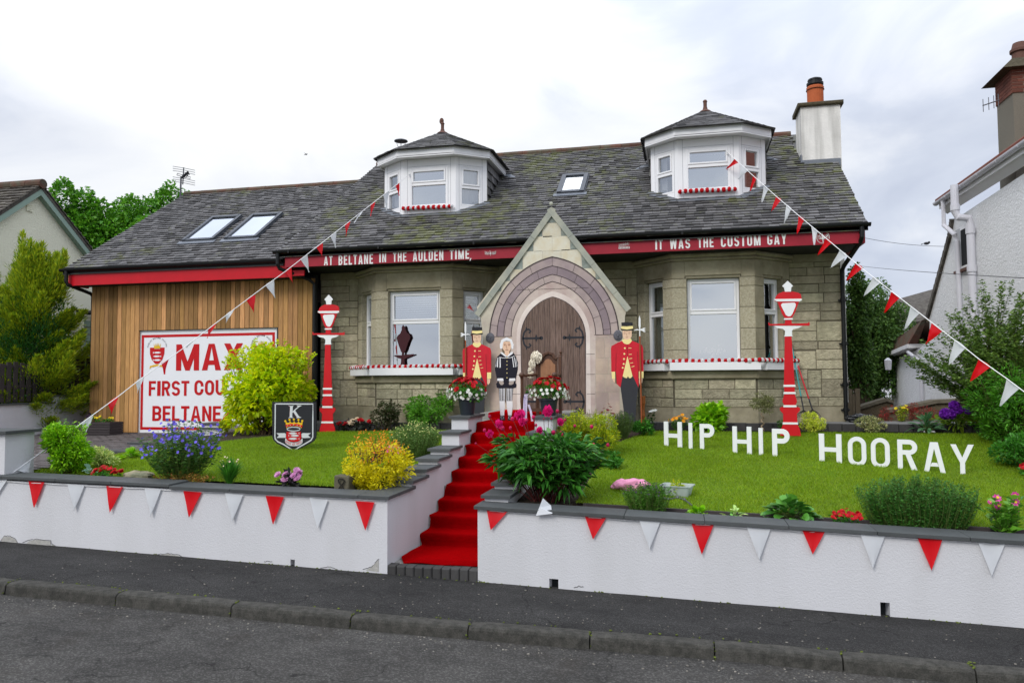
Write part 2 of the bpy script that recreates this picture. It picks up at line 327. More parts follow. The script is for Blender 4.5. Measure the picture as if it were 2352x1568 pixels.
# ================================================================ levels
def zcR(X): return 0.787-0.031*(X+1.957)
def zcL(X): return 0.847-0.018*(X+2.78)
def pav(X): return 0.058-0.0285*(X+1.97)
def kerbY(X): return float(np.interp(X, [-60, -6.1, -2.3, 0.24, 60], [5.6, 5.83, 6.0, 6.11, 6.6]))
def kerbZ(X): return float(np.interp(X, [-60, -6.1, -2.3, 0.24, 60], [2.1, 0.193, 0.04, -0.02, -1.7]))
def gz(X, Y):
    """height of the garden ground"""
    f = (zcL(X) if X < -2.4 else zcR(X))-0.055
    b = 1.105 if X < -2.4 else 1.135
    t = min(max((Y-7.5)/(12.55-7.5), 0), 1)
    z = f+(b-f)*t
    if X < -2.4 and X > -3.3: z = min(z, f+(b-f)*t)
    if Y > 12.55: z += 0.02*min(Y-12.55, 1.0)
    return z
def G(px, py):
    """the pixel's ray meets the garden ground"""
    d = _ray(px, py); lo = 7.3
    for k in range(400):
        t = 7.3/d[1]*(1+k*0.0035); p = _O+d*t
        if p[2] <= gz(p[0], p[1]): return p
    return p
# ================================================================ ground, road, pavement, kerb
def grid_sheet(name, xs, ys, zf, mat, mask=None):
    xs = np.array(xs, float); ys = np.array(ys, float); V = [(x, y, zf(x, y)) for y in ys for x in xs]; nx = len(xs); F = []
    for j in range(len(ys)-1):
        for i in range(nx-1):
            if mask is None or mask(0.5*(xs[i]+xs[i+1]), 0.5*(ys[j]+ys[j+1])): F.append((j*nx+i, j*nx+i+1, (j+1)*nx+i+1, (j+1)*nx+i))
    o = np_mesh(name, V, F, mat, smooth=True); return tag(o, kind='structure')
xs_far = list(np.linspace(-70, -14, 15))+list(np.linspace(-13, 9, 45))+list(np.linspace(10, 70, 15))
_gx = sorted(set(list(np.linspace(-300, -70, 8))+xs_far+[-3.14, -1.73, -8.3, -8.2]+list(np.linspace(75, 300, 8))))
grid_sheet('ground', _gx, [7.4, 8, 8.5, 9, 9.5, 10, 10.5, 11, 11.5, 12, 12.55, 13, 13.6, 20, 30, 60, 120, 300],
           lambda x, y: (gz(min(max(x, -13), 9), y)-0.03)-(0.28 if x < -8.25 else 0), m_soil, lambda x, y: not (-3.14 < x < -1.73 and y < 12.55))
zroad = lambda x, y: kerbZ(x)-0.105+0.012*min(kerbY(x)-y, 3.5)-0.02*max(0, -y-1.0)*0
grid_sheet('road', xs_far, [-40, -20, -10, -5, 0, 2, 3, 4, 4.6, 5.0, 5.3, 5.5, 5.7, 5.86, 6.0, 6.3], lambda x, y: zroad(x, min(y, kerbY(x))), m_road)
m_far = M('far_verge', S(80, 95, 60), rough=0.95, noise=(1, 0.3))
grid_sheet('far_ground', [-300, 0, 300], [-300, -100, -39.9], lambda x, y: -0.6, m_far)
def pz(x, y):
    t = (y-kerbY(x))/(7.2-kerbY(x)); return kerbZ(x)*(1-t)+pav(x)*t
o = []
mbp = MB(); xs = np.linspace(-30, 20, 126)
ts = [-0.03, 0.035, 0.3, 0.6, 1.0]
V = []; F = []
for x in xs:
    for t in ts:
        y = kerbY(x)*(1-t)+7.2*t; V.append((x, y, kerbZ(x)*(1-t)+pav(x)*t-(0.13 if t < 0 else (0.012 if t < .05 else 0))+0.004*math.sin(x*5.1)*math.sin(y*4.0)))
for i in range(len(xs)-1):
    for j in range(len(ts)-1): F.append((i*5+j, (i+1)*5+j, (i+1)*5+j+1, i*5+j+1))
tag(np_mesh('pavement', V, F, m_pave, smooth=True), kind='structure')
# kerb stones: one sheet of stones, each about 0.9 m, with open joints
mk = MB(); x = -30.0
joints = [(100, 1350), (323, 1369), (560, 1391), (808, 1418), (1070, 1440), (1348, 1466), (1644, 1493), (1958, 1521), (2290, 1550)]
jx = sorted(float(atZ(px, py, kerbZ(-2))[0]) for px, py in joints)
jx = [jx[0]-0.915*k for k in range(25, 0, -1)]+jx+[jx[-1]+0.915*k for k in range(1, 12)]
prof = [(0.14, -0.14), (0.14, 0.0), (0.035, 0.0), (0.012, -0.008), (0.0, -0.03), (-0.012, -0.12), (-0.012, -0.25)]
for a, b in zip(jx[:-1], jx[1:]):
    g = 0.006; dz = random.uniform(-0.004, 0.004); dy = random.uniform(-0.004, 0.004); xsn = np.linspace(a+g, b-g, 7); vs = []; n = len(prof)
    for xx in xsn:
        e = 0.007 if xx in (xsn[0], xsn[-1]) else 0
        for py, pz_ in prof: vs.append((xx, kerbY(xx)-0.07+py+dy+(e if py < 0.05 else 0), kerbZ(xx)+pz_+dz-(e if pz_ > -0.02 else 0)+random.uniform(-0.002, 0.002)))
    fs = [(i*n+j, i*n+j+1, (i+1)*n+j+1, (i+1)*n+j) for i in range(6) for j in range(n-1)]+[list(range(n))[::-1], [6*n+j for j in range(n)]]
    mk.add(vs, fs)
tag(mk.build('kerb', m_kerb, smooth=False), kind='structure')
# moss tufts and grit where the kerb meets road and pavement
m_moss = M('moss', (0.10, 0.13, 0.02), rough=0.95, noise=(30, 0.4), isl=0.3)
mm = MB()
for a in jx:
    if -8 < a < 4:
        for k in range(6):
            q = random.random(); y = kerbY(a)-0.085+q*0.15; z = kerbZ(a)+0.0-(0.10*(1-q*3) if q < 0.33 else 0); mm.ball((a+random.uniform(-0.012, 0.012), y, z), random.uniform(0.004, 0.011), rz=random.uniform(0.003, 0.007), n=5, m=3, jit=0.4)
for k in range(150):
    x = random.uniform(-7, 3); q = random.random()
    y = kerbY(x)+0.07+random.uniform(0, 0.03) if q < 0.35 else (7.15-random.uniform(0.0, 0.02)); z = (kerbZ(x) if q < 0.35 else pav(x))+0.002
    mm.ball((x, y, z), random.uniform(0.004, 0.014), rz=random.uniform(0.003, 0.008), n=5, m=3, jit=0.4)
tag(mm.build('moss', m_moss), kind='stuff')
ml = MB()
for k in range(620):
    x = random.uniform(-6, 3)
    if random.random() < 0.55: y = kerbY(x)-0.1-abs(random.gauss(0, 0.18)); z = zroad(x, y)
    else: y = random.uniform(kerbY(x)+0.1, 7.1); z = pz(x, y)
    r = random.uniform(0.003, 0.009); ml.ball((x, y, z+r*0.3), r*random.uniform(0.8, 1.6), r, r*0.6, n=5, m=3, jit=0.3)
m_grit = M('grit', S(120, 116, 108), rough=0.9, isl=0.5)
tag(ml.build('gravel', m_grit), kind='stuff')
# ================================================================ front walls
def front_wall(name, x0, x1, top, label, drains=(), cop_steps=(), cracks=(), flakes=()):
    t = thing(name, ((x0+x1)/2, 7.3, pav((x0+x1)/2)), label, 'wall')
    mb = MB(); cuts = sorted([x0, x1]+[c for d in drains for c in (d[0], d[1])]+[x for x in np.arange(x0+0.5, x1-0.2, 0.5) if not any(d[0]-0.05 < x < d[1]+0.05 for d in drains)])
    for a, b in zip(cuts[:-1], cuts[1:]):
        d = [d for d in drains if abs(d[0]-a) < 1e-6]; zb = (lambda x: pav(x)-0.12) if not d else (lambda x: pav(x)+d[0][2])
        y0, y1 = 7.15, 7.42
        mb.hexa([(a, y0, zb(a)), (b, y0, zb(b)), (b, y1, zb(b)), (a, y1, zb(a))], [(a, y0, top(a)-0.034), (b, y0, top(b)-0.034), (b, y1, top(b)-0.034), (a, y1, top(a)-0.034)])
    # weld neighbouring slices so that the face is one surface
    o = mb.build('rendered_face', m_render, t)
    cp = MB(); c0 = x0-(0.03 if name.endswith('r') else 0)
    xs = list(np.arange(x0-0.03 if x0 > -3 else x0, x1, 0.72))+[x1+(0.03 if x1 > -4 and x1 < 0 else 0)]
    for a, b in zip(xs[:-1], xs[1:]):
        j = random.uniform(-0.002, 0.002); d = 0.018 if any(a < c for c in cop_steps) else 0
        zt = lambda x: top(x)+j+d
        cp.hexa([(a+0.002, 7.112, zt(a)-0.034), (b-0.002, 7.112, zt(b)-0.034), (b-0.002, 7.46, zt(b)-0.034), (a+0.002, 7.46, zt(a)-0.034)], [(a+0.002, 7.112, zt(a)), (b-0.002, 7.112, zt(b)), (b-0.002, 7.46, zt(b)), (a+0.002, 7.46, zt(a))])
    cp.build('coping', m_coping, t, bevel=0.003)
    for d in drains:
        b = MB(); b.mat(0).box(d[0]+0.001, d[1]-0.001, 7.30, 7.41, pav(d[0])-0.1, pav(d[0])+d[2]); b.build('drain_hole', m_dark, t)
    if cracks:
        cm = MB()
        for (pts) in cracks:
            P = [np.array(at(px, py, 7.148)) for px, py in pts]
            fine = []
            for p, q in zip(P[:-1], P[1:]):
                for k in range(6): fine.append(p+(q-p)*k/6+np.array([random.uniform(-.006, .006), 0, random.uniform(-.005, .005)]))
            fine.append(P[-1]); cm.tube(fine, 0.003, n=4)
        cm.build('crack', M('crack_line', S(95, 95, 95), rough=0.9), t)
    for shape in flakes:
        P2 = [at(px, py, 7.146) for px, py in shape]; MB().plate([(q[0], q[2]) for q in P2], 7.146, .006).build('flaked_patch', m_flake, t)
    return t
m_flake = M('flaked_render', S(168, 166, 160), rough=.95, noise=(30, .25), bump=(50, 1, .01))
c7 = crop(0, 1150, 2.352)
front_wall('retaining_wall', -14.0, -2.9, zcL, 'long white rendered garden wall left of the red carpeted steps, with a grey slate coping', drains=[tuple(list(np.sort([float(at(667, 1300, 7.15)[0]), float(at(677, 1300, 7.15)[0])]))+[0.065])], cop_steps=(-5.9,), flakes=[[c7(5, 478), c7(20, 448), c7(60, 449), c7(95, 468), c7(100, 486)], [c7(150, 492), c7(170, 474), c7(215, 466), c7(295, 475), c7(298, 500), c7(220, 498)], [c7(940, 556), c7(985, 549), c7(1045, 559), c7(1065, 569), c7(990, 566)], [c7(2150, 645), c7(2185, 628), c7(2212, 596), c7(2226, 585), c7(2226, 655)]],
    cracks=[[c7(5, 470), c7(25, 442), c7(60, 445), c7(90, 462), c7(103, 482)], [c7(135, 482), c7(165, 470), c7(215, 462), c7(300, 472), c7(302, 490), c7(325, 500)], [c7(925, 553), c7(985, 546), c7(1050, 556), c7(1070, 566)], [c7(1550, 598), c7(1580, 590), c7(1600, 596)], [c7(1885, 635), c7(1935, 625), c7(1985, 640)], [c7(2135, 640), c7(2190, 625), c7(2215, 590), c7(2228, 578)]])
dr = [float(at(px, 1390, 7.15)[0]) for px in (1262, 1283, 2022, 2044)]
front_wall('retaining_wall', -1.97, 9.0, zcR, 'white rendered garden wall right of the red carpeted steps, standing below the lawn lettering', drains=[(dr[0], dr[1], 0.085), (dr[2], dr[3], 0.115)],
    cracks=[[crop(900, 1150, 2.613)(1400, 830), crop(900, 1150, 2.613)(1430, 820), crop(900, 1150, 2.613)(1460, 826)], [crop(900, 1150, 2.613)(770, 785), crop(900, 1150, 2.613)(820, 798), crop(900, 1150, 2.613)(920, 808)]])
# ================================================================ steps with side walls
X0, X1 = -2.9, -1.97
RISE = 0.1363; TREAD = 0.2925; Y1 = 8.107
ztop = lambda k: 0.162+RISE*k
t = thing('garden_steps', (-2.43, 9.3, 0.16), 'flight of garden steps under the red carpet, with a charcoal brick edge at the pavement', 'steps')
mb = MB(); mb.box(X0+.002, X1-.002, 7.25, Y1, -0.2, 0.155)
for k in range(1, 10): mb.box(X0+.002, X1-.002, Y1+TREAD*(k-1), Y1+TREAD*k if k < 9 else 11.6, -0.2+0.1*k, ztop(k)-0.008)
mb.box(-3.15, -1.74, 11.6, 13.9, 0.8, 1.475); mb.box(X0+.002, X1-.002, 10.75, 11.6, 0.8, ztop(9)-0.01)
mb.box(-3.20, X0+.0, 10.83, 11.6, 0.8, ztop(9)-0.02); mb.box(X1, -1.72, 10.83, 11.6, 0.8, ztop(9)-0.02)
mb.build('stair_body', m_concrete, t)
eb = MB(); n = 10
for k in range(n):
    a = X0+(X1-X0)*k/n; b = X0+(X1-X0)*(k+1)/n
    eb.bbox(a+0.003, b-0.003, 7.148, 7.26, pav(a)-0.03, 0.168+random.uniform(-.003, .003), b=0.01)
eb.build('brick_edge', m_brickpaver, t)
# carpet: one strip that runs over nosings and risers
prof = [(7.27, 0.172), (7.5, 0.170), (7.8, 0.171)]
for k in range(1, 10):
    y = Y1+TREAD*(k-1); z0 = ztop(k-1)+0.004; z1 = ztop(k)+0.004
    prof += [(y-0.028, z0+0.001), (y-0.010, z0+0.010), (y-0.008, z0+0.05), (y-0.010, z1-0.035), (y-0.004, z1-0.012), (y+0.012, z1-0.001), (y+0.04, z1+0.001)]
prof += [(11.2, ztop(9)+0.004), (11.57, ztop(9)+0.005), (11.588, ztop(9)+0.02), (11.59, 1.46), (11.60, 1.478), (11.63, 1.482), (12.7, 1.484)]
V = []; F = []; nx = 9
for j, (y, z) in enumerate(prof):
    for i in range(nx):
        u = i/(nx-1); w = 0.012*math.sin(j*1.7+i*0.9); sag = 0.005*math.sin(i*1.9+j*.7)+0.004*math.sin(i*4.1-j*1.3)
        xa, xb = X0+0.015+(0.0 if j else 0.11), X1-0.012
        if y > 11.55: xa, xb = -3.0, -2.0
        V.append((xa+(xb-xa)*u+(sag*1.5 if i in (0, nx-1) else 0), y+(w if j == 0 else sag*(.6 if j > 2 else 0)), z+(0.010*abs(math.sin(i*2.3+j)) if j < 3 else abs(sag)*.6)))
for j in range(len(prof)-1):
    for i in range(nx-1): F.append((j*nx+i, j*nx+i+1, (j+1)*nx+i+1, (j+1)*nx+i))
o = np_mesh('red_carpet', V, F, m_carpet, loc=(-2.43, 8.1, 0.17), smooth=True)
sm = o.modifiers.new('thickness', 'SOLIDIFY'); sm.thickness = 0.008; sm.offset = -1
tag(o, 'red carpet runner laid up the garden steps to the painted doorway', 'carpet')
STEPS = [(7.42, 7.83, 0.851), (7.83, 8.28, 0.916), (8.28, 8.72, 0.988), (8.72, 9.17, 1.062), (9.17, 9.63, 1.138), (9.63, 10.06, 1.318), (10.06, 10.82, 1.50)]
def stair_wall(xi, xo, label):
    s = 1 if xo > xi else -1
    t = thing('stair_wall', ((xi+xo)/2, 8.8, 0.1), label, 'wall'); mb = MB(); cp = MB(); lo, hi = min(xi, xo), max(xi, xo)
    zc0 = (zcL(-3) if s < 0 else zcR(-1.9))-0.034
    for a, b, z in STEPS:
        mb.box(lo, hi, a, b, -0.1, z-0.034)
        c = b+(0.06 if b < 10.8 else 0.03); lo2, hi2 = lo-0.032, hi+0.032
        j = random.uniform(-.004, .004)
        cp.box(lo2, hi2, a-0.035, c, z-0.034, z+j*0.3)
    mb.build('rendered_body', m_render, t); cp.build('coping', m_coping, t, bevel=0.003); return t
stair_wall(-2.9, -3.14, 'stepped white side wall with slate ledges rising left of the red carpet')
stair_wall(-1.97, -1.73, 'stepped white side wall with slate ledges right of the red carpet, half hidden by peonies')
# ================================================================ lawns
m_turf = M('turf', (0.115, 0.22, 0.008), rough=0.95, noise=(1.6, 0.16), col2=(0.17, 0.26, 0.010), mixscale=2.2, bump=(60, 1.0, 0.03))
def inL(X, Y): 
    return 7.78 < Y < min(12.35+0.28*(X+5.8) if X < -4.3 else 12.75, 12.75) and X < -3.25-0.12*math.sin(Y*2) and X > (-7.9 if Y < 9.6 else -7.9+0.55*(Y-9.6))
def inR(X, Y):
    return 7.78 < Y < 12.6 and X > (-1.08+0.02*math.sin(Y*3) if Y < 11 else -1.08+0.3*(Y-11)**1.2) and X < (4.6 if Y > 11.2 else 4.6+(11.2-Y)*0.1)
grid_sheet('lawn', np.arange(-8.2, -3.0, 0.1), np.arange(7.7, 12.9, 0.1), lambda x, y: gz(x, y)+0.006, m_turf, inL)
grid_sheet('lawn', np.arange(-1.4, 6.0, 0.1), np.arange(7.7, 12.8, 0.1), lambda x, y: gz(x, y)+0.006, m_turf, inR)
m_grass = M('grass_blade', (0.155, 0.30, 0.006), rough=0.5, col2=(0.28, 0.385, 0.012), mixscale='island', isl=0.35, translucent=0.45, noise=(1.7, 0.20))
def grass(test, x0, x1, n, y0=7.75, y1=12.8):
    P = np.stack([RNG.uniform(x0, x1, n), RNG.uniform(y0, y1, n)], 1)
    P = P[np.array([test(a, b) for a, b in P])]; k = len(P); z = np.array([gz(a, b) for a, b in P])+0.004
    an = RNG.uniform(0, 2*math.pi, k); 
    patch = 0.75+0.5*(np.sin(P[:, 0]*3.1+1)*np.sin(P[:, 1]*2.7)*0.5+0.5)
    h = RNG.uniform(0.016, 0.036, k)*patch; w = RNG.uniform(0.0025, 0.0045, k); lean = RNG.normal(0, 0.6, (k, 2))*h[:, None]
    b = np.stack([P[:, 0], P[:, 1], z], 1); s = np.stack([np.cos(an)*w, np.sin(an)*w, 0*w], 1)
    tip = b+np.stack([lean[:, 0], lean[:, 1], h], 1)
    V = np.stack([b-s, b+s, tip], 1).reshape(-1, 3); return V, np.arange(3*k).reshape(-1, 3)
for test, a, b, n in ((inL, -8.0, -3.1, 150000), (inR, -1.2, 5.6, 210000)):
    V, F = grass(test, a, b, n); tag(np_mesh('grass', V, F, m_grass), kind='stuff')
# timber lawn edging
t = MB()
for a, b in ((-1.02, -0.1), (-0.1, 1.0), (1.0, 2.2), (2.2, 3.4), (3.4, 5.0)):
    t.hexa([(a, 7.72, gz(a, 7.7)-.05), (b, 7.72, gz(b, 7.7)-.05), (b, 7.755, gz(b, 7.7)-.05), (a, 7.755, gz(a, 7.7)-.05)], [(a, 7.72, gz(a, 7.7)+.022), (b, 7.72, gz(b, 7.7)+.022), (b, 7.755, gz(b, 7.7)+.022), (a, 7.755, gz(a, 7.7)+.022)])
tag(t.build('lawn_edging', m_timber_dark, loc=(1, 7.74, 0.7)), 'dark timber board edging the front of the right-hand lawn behind the wall', 'edging')
# ================================================================ drive, low stepped walls, back wall, pier
m_drive = M('block_paving', S(92, 86, 84), rough=0.85, isl=0.16, noise=(9, 0.2), bump=(30, 0.4, 0.008))
mb = MB(); y = 7.5; r = 0; zd = lambda x, y: 0.935+0.005*(y-7.5)
DV = []; DF = []
while y < 13.9:
    x = -12.65-0.1*(r % 2)
    while x < -7.9-0.1*(y-7.5):
        a, b = x+0.004, x+0.196; c, d = y+0.004, y+0.096; j = random.uniform(-0.003, 0.003); o = len(DV)
        DV += [(a, c, zd(a, c)+j), (b, c, zd(b, c)+j), (b, d, zd(b, d)+j), (a, d, zd(a, d)+j)]; DF.append((o, o+1, o+2, o+3)); x += 0.2
    y += 0.1; r += 1
tag(np_mesh('driveway', DV, DF, m_drive), kind='structure')
def low_block(x0, x1, y0, y1, z0, z1, label, second=None):
    t = thing('planter_wall', ((x0+x1)/2, (y0+y1)/2, z0), label, 'wall'); MB().box(x0, x1, y0, y1, z0, z1-0.033).build('rendered_body', m_render, t)
    c = MB(); c.box(x0-.03, x1+.03, y0-.03, y1+.03, z1-0.032, z1)
    if second: c.box(x0-.02, x1+.03, y0-.03, y0+.1, second, second+0.03)
    c.build('coping', m_coping, t, bevel=0.003)
low_block(-8.60, -7.80, 9.75, 10.0, 0.80, 0.98, 'lowest slate-topped white step wall beside the drive, nearest the variegated shrub')
low_block(-8.90, -7.95, 10.82, 11.1, 0.85, 1.01, 'middle slate-topped white step wall at the edge of the drive behind the blue geranium')
low_block(-9.10, -8.60, 13.0, 13.40, 0.90, 1.20, 'top slate-coped white step wall against the foot of the big white sign', second=1.085)
t = thing('gate_pier', (-7.9, 7.45, 0.9), 'white rendered gate pier with a slate cap at the left end of the garden wall', 'pier')
MB().box(-8.3, -7.59, 7.22, 7.62, 0.86, 1.415).build('rendered_body', m_render, t); MB().box(-8.35, -7.535, 7.17, 7.67, 1.415, 1.45).build('cap', m_coping, t, bevel=0.004)
t = thing('drive_wall', (-12.75, 12.6, 0.9), 'low grey-white rendered wall beside the drive, under the dark picket fence', 'wall')
m_render_grey = M('grey_roughcast', (0.60, 0.60, 0.63), rough=0.8, noise=(1.5, 0.06), bump=(40, 0.8, 0.012), streak=(1.8, 0.15, S(150, 150, 145)))
mb = MB(); zw1, zw2 = 1.60, 1.74
mb.box(-12.95, -12.68, 9.5, 12.95, 0.7, zw1-.03); mb.box(-12.95, -12.68, 12.95, 20, 0.7, zw2-.03); mb.build('rendered_body', m_render_grey, t)
cp = MB(); cp.box(-12.98, -12.64, 9.5, 13.2, zw1-.03, zw1); cp.box(-12.98, -12.64, 12.9, 20, zw2-.03, zw2); cp.build('coping', m_coping, t)
t = thing('picket_fence', (-12.82, 14, 1.7), 'dark brown vertical picket fence on top of the drive wall, half covered by shrubs', 'fence')
for k in range(62):
    y = 10.2+k*0.155; z0 = zw1 if y < 12.9 else zw2; MB().box(-12.86, -12.835, y, y+0.095, z0+0.02, z0+0.78+0.03*math.sin(k*7.3)).build('picket', m_timber_dark, t)
rl = MB(); rl.box(-12.90, -12.86, 10.1, 20, zw2+.15, zw2+.21); rl.box(-12.90, -12.86, 10.1, 20, zw2+.55, zw2+.61); rl.build('rail', m_timber_dark, t)
# terrace paving in front of the bays with a dark brick edge
tb = MB(); tb.box(-7.05, -3.4, 13.1, 14.2, 0.9, 1.215); tb.box(-0.94, 5.2, 13.1, 14.2, 0.9, 1.245)
m_terr = M('terrace_slabs', S(120, 120, 118), rough=0.9, noise=(8, 0.2))
tag(tb.build('path', m_terr), kind='structure')
ed = MB()
for x0, x1, z in ((-6.6, -3.4, 1.225), (-0.9, 5.2, 1.258)):
    x = x0
    while x < x1: ed.bbox(x+.004, x+.206, 13.06, 13.16, z-0.13, z+random.uniform(-.003, .003), b=0.008); x += 0.21
tag(ed.build('path_edging', m_brickpaver), kind='structure')
# ================================================================ text helper
def text_poly(body, bold=0.0, space=1.0):
    """outline of a word as flat mesh data: verts (x, y) and faces, cap height scaled to the bbox later"""
    cu = bpy.data.curves.new('t', 'FONT'); cu.body = body; cu.size = 1.0; cu.offset = bold; cu.space_character = space; cu.fill_mode = 'FRONT'; cu.resolution_u = 4
    ob = bpy.data.objects.new('t', cu); COL.objects.link(ob); dg = bpy.context.evaluated_depsgraph_get(); dg.update()
    me = bpy.data.meshes.new_from_object(ob.evaluated_get(dg)); V = [(v.co.x, v.co.y) for v in me.vertices]; F = [list(p.vertices) for p in me.polygons]
    bpy.data.objects.remove(ob); bpy.data.curves.remove(cu); bpy.data.meshes.remove(me); return V, F
def put_text(mb, body, x0, x1, z0, z1, y, bold=0.0, space=1.0, relief=0.0, capref=None, shear=0.0, fit=True):
    """letters in the X-Z plane at depth y fitted into the box"""
    V, F = text_poly(body, bold, space)
    if capref: _, _ = 0, 0
    xs = [v[0] for v in V]; ys = [v[1] for v in V]; a, b = min(xs), max(xs); c, d = min(ys), max(ys)
    if capref is not None: W, _ = text_poly(capref, bold, space); c, d = min(v[1] for v in W), max(v[1] for v in W)
    mb.add([(x0+(v[0]-a)/(b-a)*(x1-x0), y, z0+(v[1]-c)/(d-c)*(z1-z0)+shear*(v[0]-a)/(b-a)) for v in V], F)
# ================================================================ block letters drawn as polygons
def glyph(c, w, h, t, b):
    """polygons of a sans capital in a w x h box; t = stem width, b = bar height"""
    o = []
    def R(x0, z0, x1, z1): o.append([(x0, z0), (x1, z0), (x1, z1), (x0, z1)])
    def arc(cx, cz, rx, rz, a0, a1, n=10):
        a0, a1 = math.radians(a0), math.radians(a1)
        for k in range(n):
            p, q = a0+(a1-a0)*k/n, a0+(a1-a0)*(k+1)/n
            o.append([(cx+rx*math.cos(p), cz+rz*math.sin(p)), (cx+rx*math.cos(q), cz+rz*math.sin(q)), (cx+(rx-t)*math.cos(q), cz+(rz-b)*math.sin(q)), (cx+(rx-t)*math.cos(p), cz+(rz-b)*math.sin(p))])
    r = min(w*.5, h*.36); m = w/2
    if c in 'EFBDHIKLMNPRU': R(0, 0 if c != 'U' else r, t, h)
    if c in 'EFT': R(t if c != 'T' else 0, h-b, w, h)
    if c in 'EL': R(t, 0, w, b)
    if c in 'EF': R(t, h*.5-b*.5, w*.9, h*.5+b*.5)
    if c == 'T': R(m-t/2, 0, m+t/2, h-b)
    if c == 'H': R(w-t, 0, w, h); R(t, h*.5-b*.5, w-t, h*.5+b*.5)
    if c == 'N': R(w-t, 0, w, h); o.append([(t, h*.98), (t, h*.62), (w-t, h*.02), (w-t, h*.38)][::-1])
    if c == 'M': R(w-t, 0, w, h); o.append([(t, h*.45), (m-t*.42, 0), (m, 0), (m, h*.34), (t, h)]); o.append([(m, 0), (m+t*.42, 0), (w-t, h*.45), (w-t, h), (m, h*.34)])
    if c == 'W': k = w*.25; o += [[(k-t*.5, 0), (k+t*.45, 0), (t*.95, h), (0, h)], [(k-t*.45, 0), (k+t*.5, 0), (m+t*.45, h), (m-t*.45, h)], [(w-k-t*.5, 0), (w-k+t*.45, 0), (m+t*.45, h), (m-t*.45, h)], [(w-k-t*.45, 0), (w-k+t*.5, 0), (w, h), (w-t*.95, h)]]
    if c == 'A': a = t*1.05; o += [[(0, 0), (a, 0), (m+t*.1, h), (m-t*.55, h)], [(w-a, 0), (w, 0), (m+t*.55, h), (m-t*.1, h)], [(w*.22, h*.20), (w*.78, h*.20), (w*.70, h*.20+b), (w*.30, h*.20+b)]]
    if c == 'X': a = t*1.15; o += [[(0, 0), (a, 0), (w, h), (w-a, h)], [(w-a, 0), (w, 0), (a, h), (0, h)]]
    if c == 'Y': a = t*1.1; o += [[(m-t/2, 0), (m+t/2, 0), (m+t/2, h*.45), (m-t/2, h*.45)], [(m-t/2, h*.42), (m+t/2, h*.42), (a, h), (0, h)], [(m-t/2, h*.42), (m+t/2, h*.42), (w, h), (w-a, h)]]
    if c in 'OCGQ':
        arc(m, h-r, m, r, 0, 180); arc(m, r, m, r, 180, 360); R(0, r, t, h-r)
        if c == 'O': R(w-t, r, w, h-r)
        else: R(w-t, h-r-h*.07, w, h-r); R(w-t, r, w, r+h*.07)
        if c == 'G': R(w-t, r, w, h*.48); R(m, h*.48-b, w-t, h*.48)
    if c == 'U': R(w-t, r, w, h); arc(m, r, m, r, 180, 360)
    if c == 'D': arc(w-m, h-r, m, r, 0, 90); arc(w-m, r, m, r, -90, 0); R(w-t, r, w, h-r); R(t, h-b, m, h); R(t, 0, m, b)
    if c in 'PRB':
        q = (h*.5+b*.5)/2; x = w-min(q, w*.55); rx = w-x; arc(x, h-q, rx, q, -90, 90, 12); R(t, h-b, x, h); R(t, h-2*q, x, h-2*q+b)
        if c == 'B': arc(x, q, rx, q, -90, 90, 12); R(t, 0, x, b)
        if c == 'R': o.append([(w-t*1.15, 0), (w, 0), (w*.52+t*.55, h-2*q+b*.3), (w*.52-t*.5, h-2*q+b*.3)])
    if c == 'S': q = h*.25+b*.25; arc(m, h-q, m, q, 12, 270, 16); arc(m, q, m, q, 90, -168, 16)
    if c == '2': q = h*.28; arc(m, h-q, m, q, 170, -20, 14); o.append([(w-t*.9, h-q*1.35), (w, h-q*1.3), (w*.42, b), (0, b)]); R(0, 0, w, b)
    if c == ',': o.append([(0, b), (w, b), (w*.35, -h*.16), (0, -h*.13)]); 
    return o
GW = {'I': .40, 'M': 1.32, 'W': 1.38, 'E': .88, 'F': .86, 'L': .84, 'T': .92, ',': .4, 'A': 1.08, 'X': 1.05, 'Y': 1.04}
def put_word(mb, body, x0, x1, z0, z1, y, stem=.30, bar=.20, gap=.26, t=.002):
    """a word of block letters as thin raised paint in the X-Z plane, fitted between x0 and x1"""
    tot = sum(GW.get(c, 1.0) for c in body)+gap*(len(body)-1); u = (x1-x0)/tot; x = x0; h = z1-z0; k = 0
    for c in body:
        w = GW.get(c, 1.0)*u
        for poly in glyph(c, w, h, (stem*u if c != 'I' else w), bar*h):
            mb.add([(x+a, y-.00025*(k % 6), z0+b) for a, b in poly], [list(range(len(poly)))]); k += 1
        x += w+gap*u
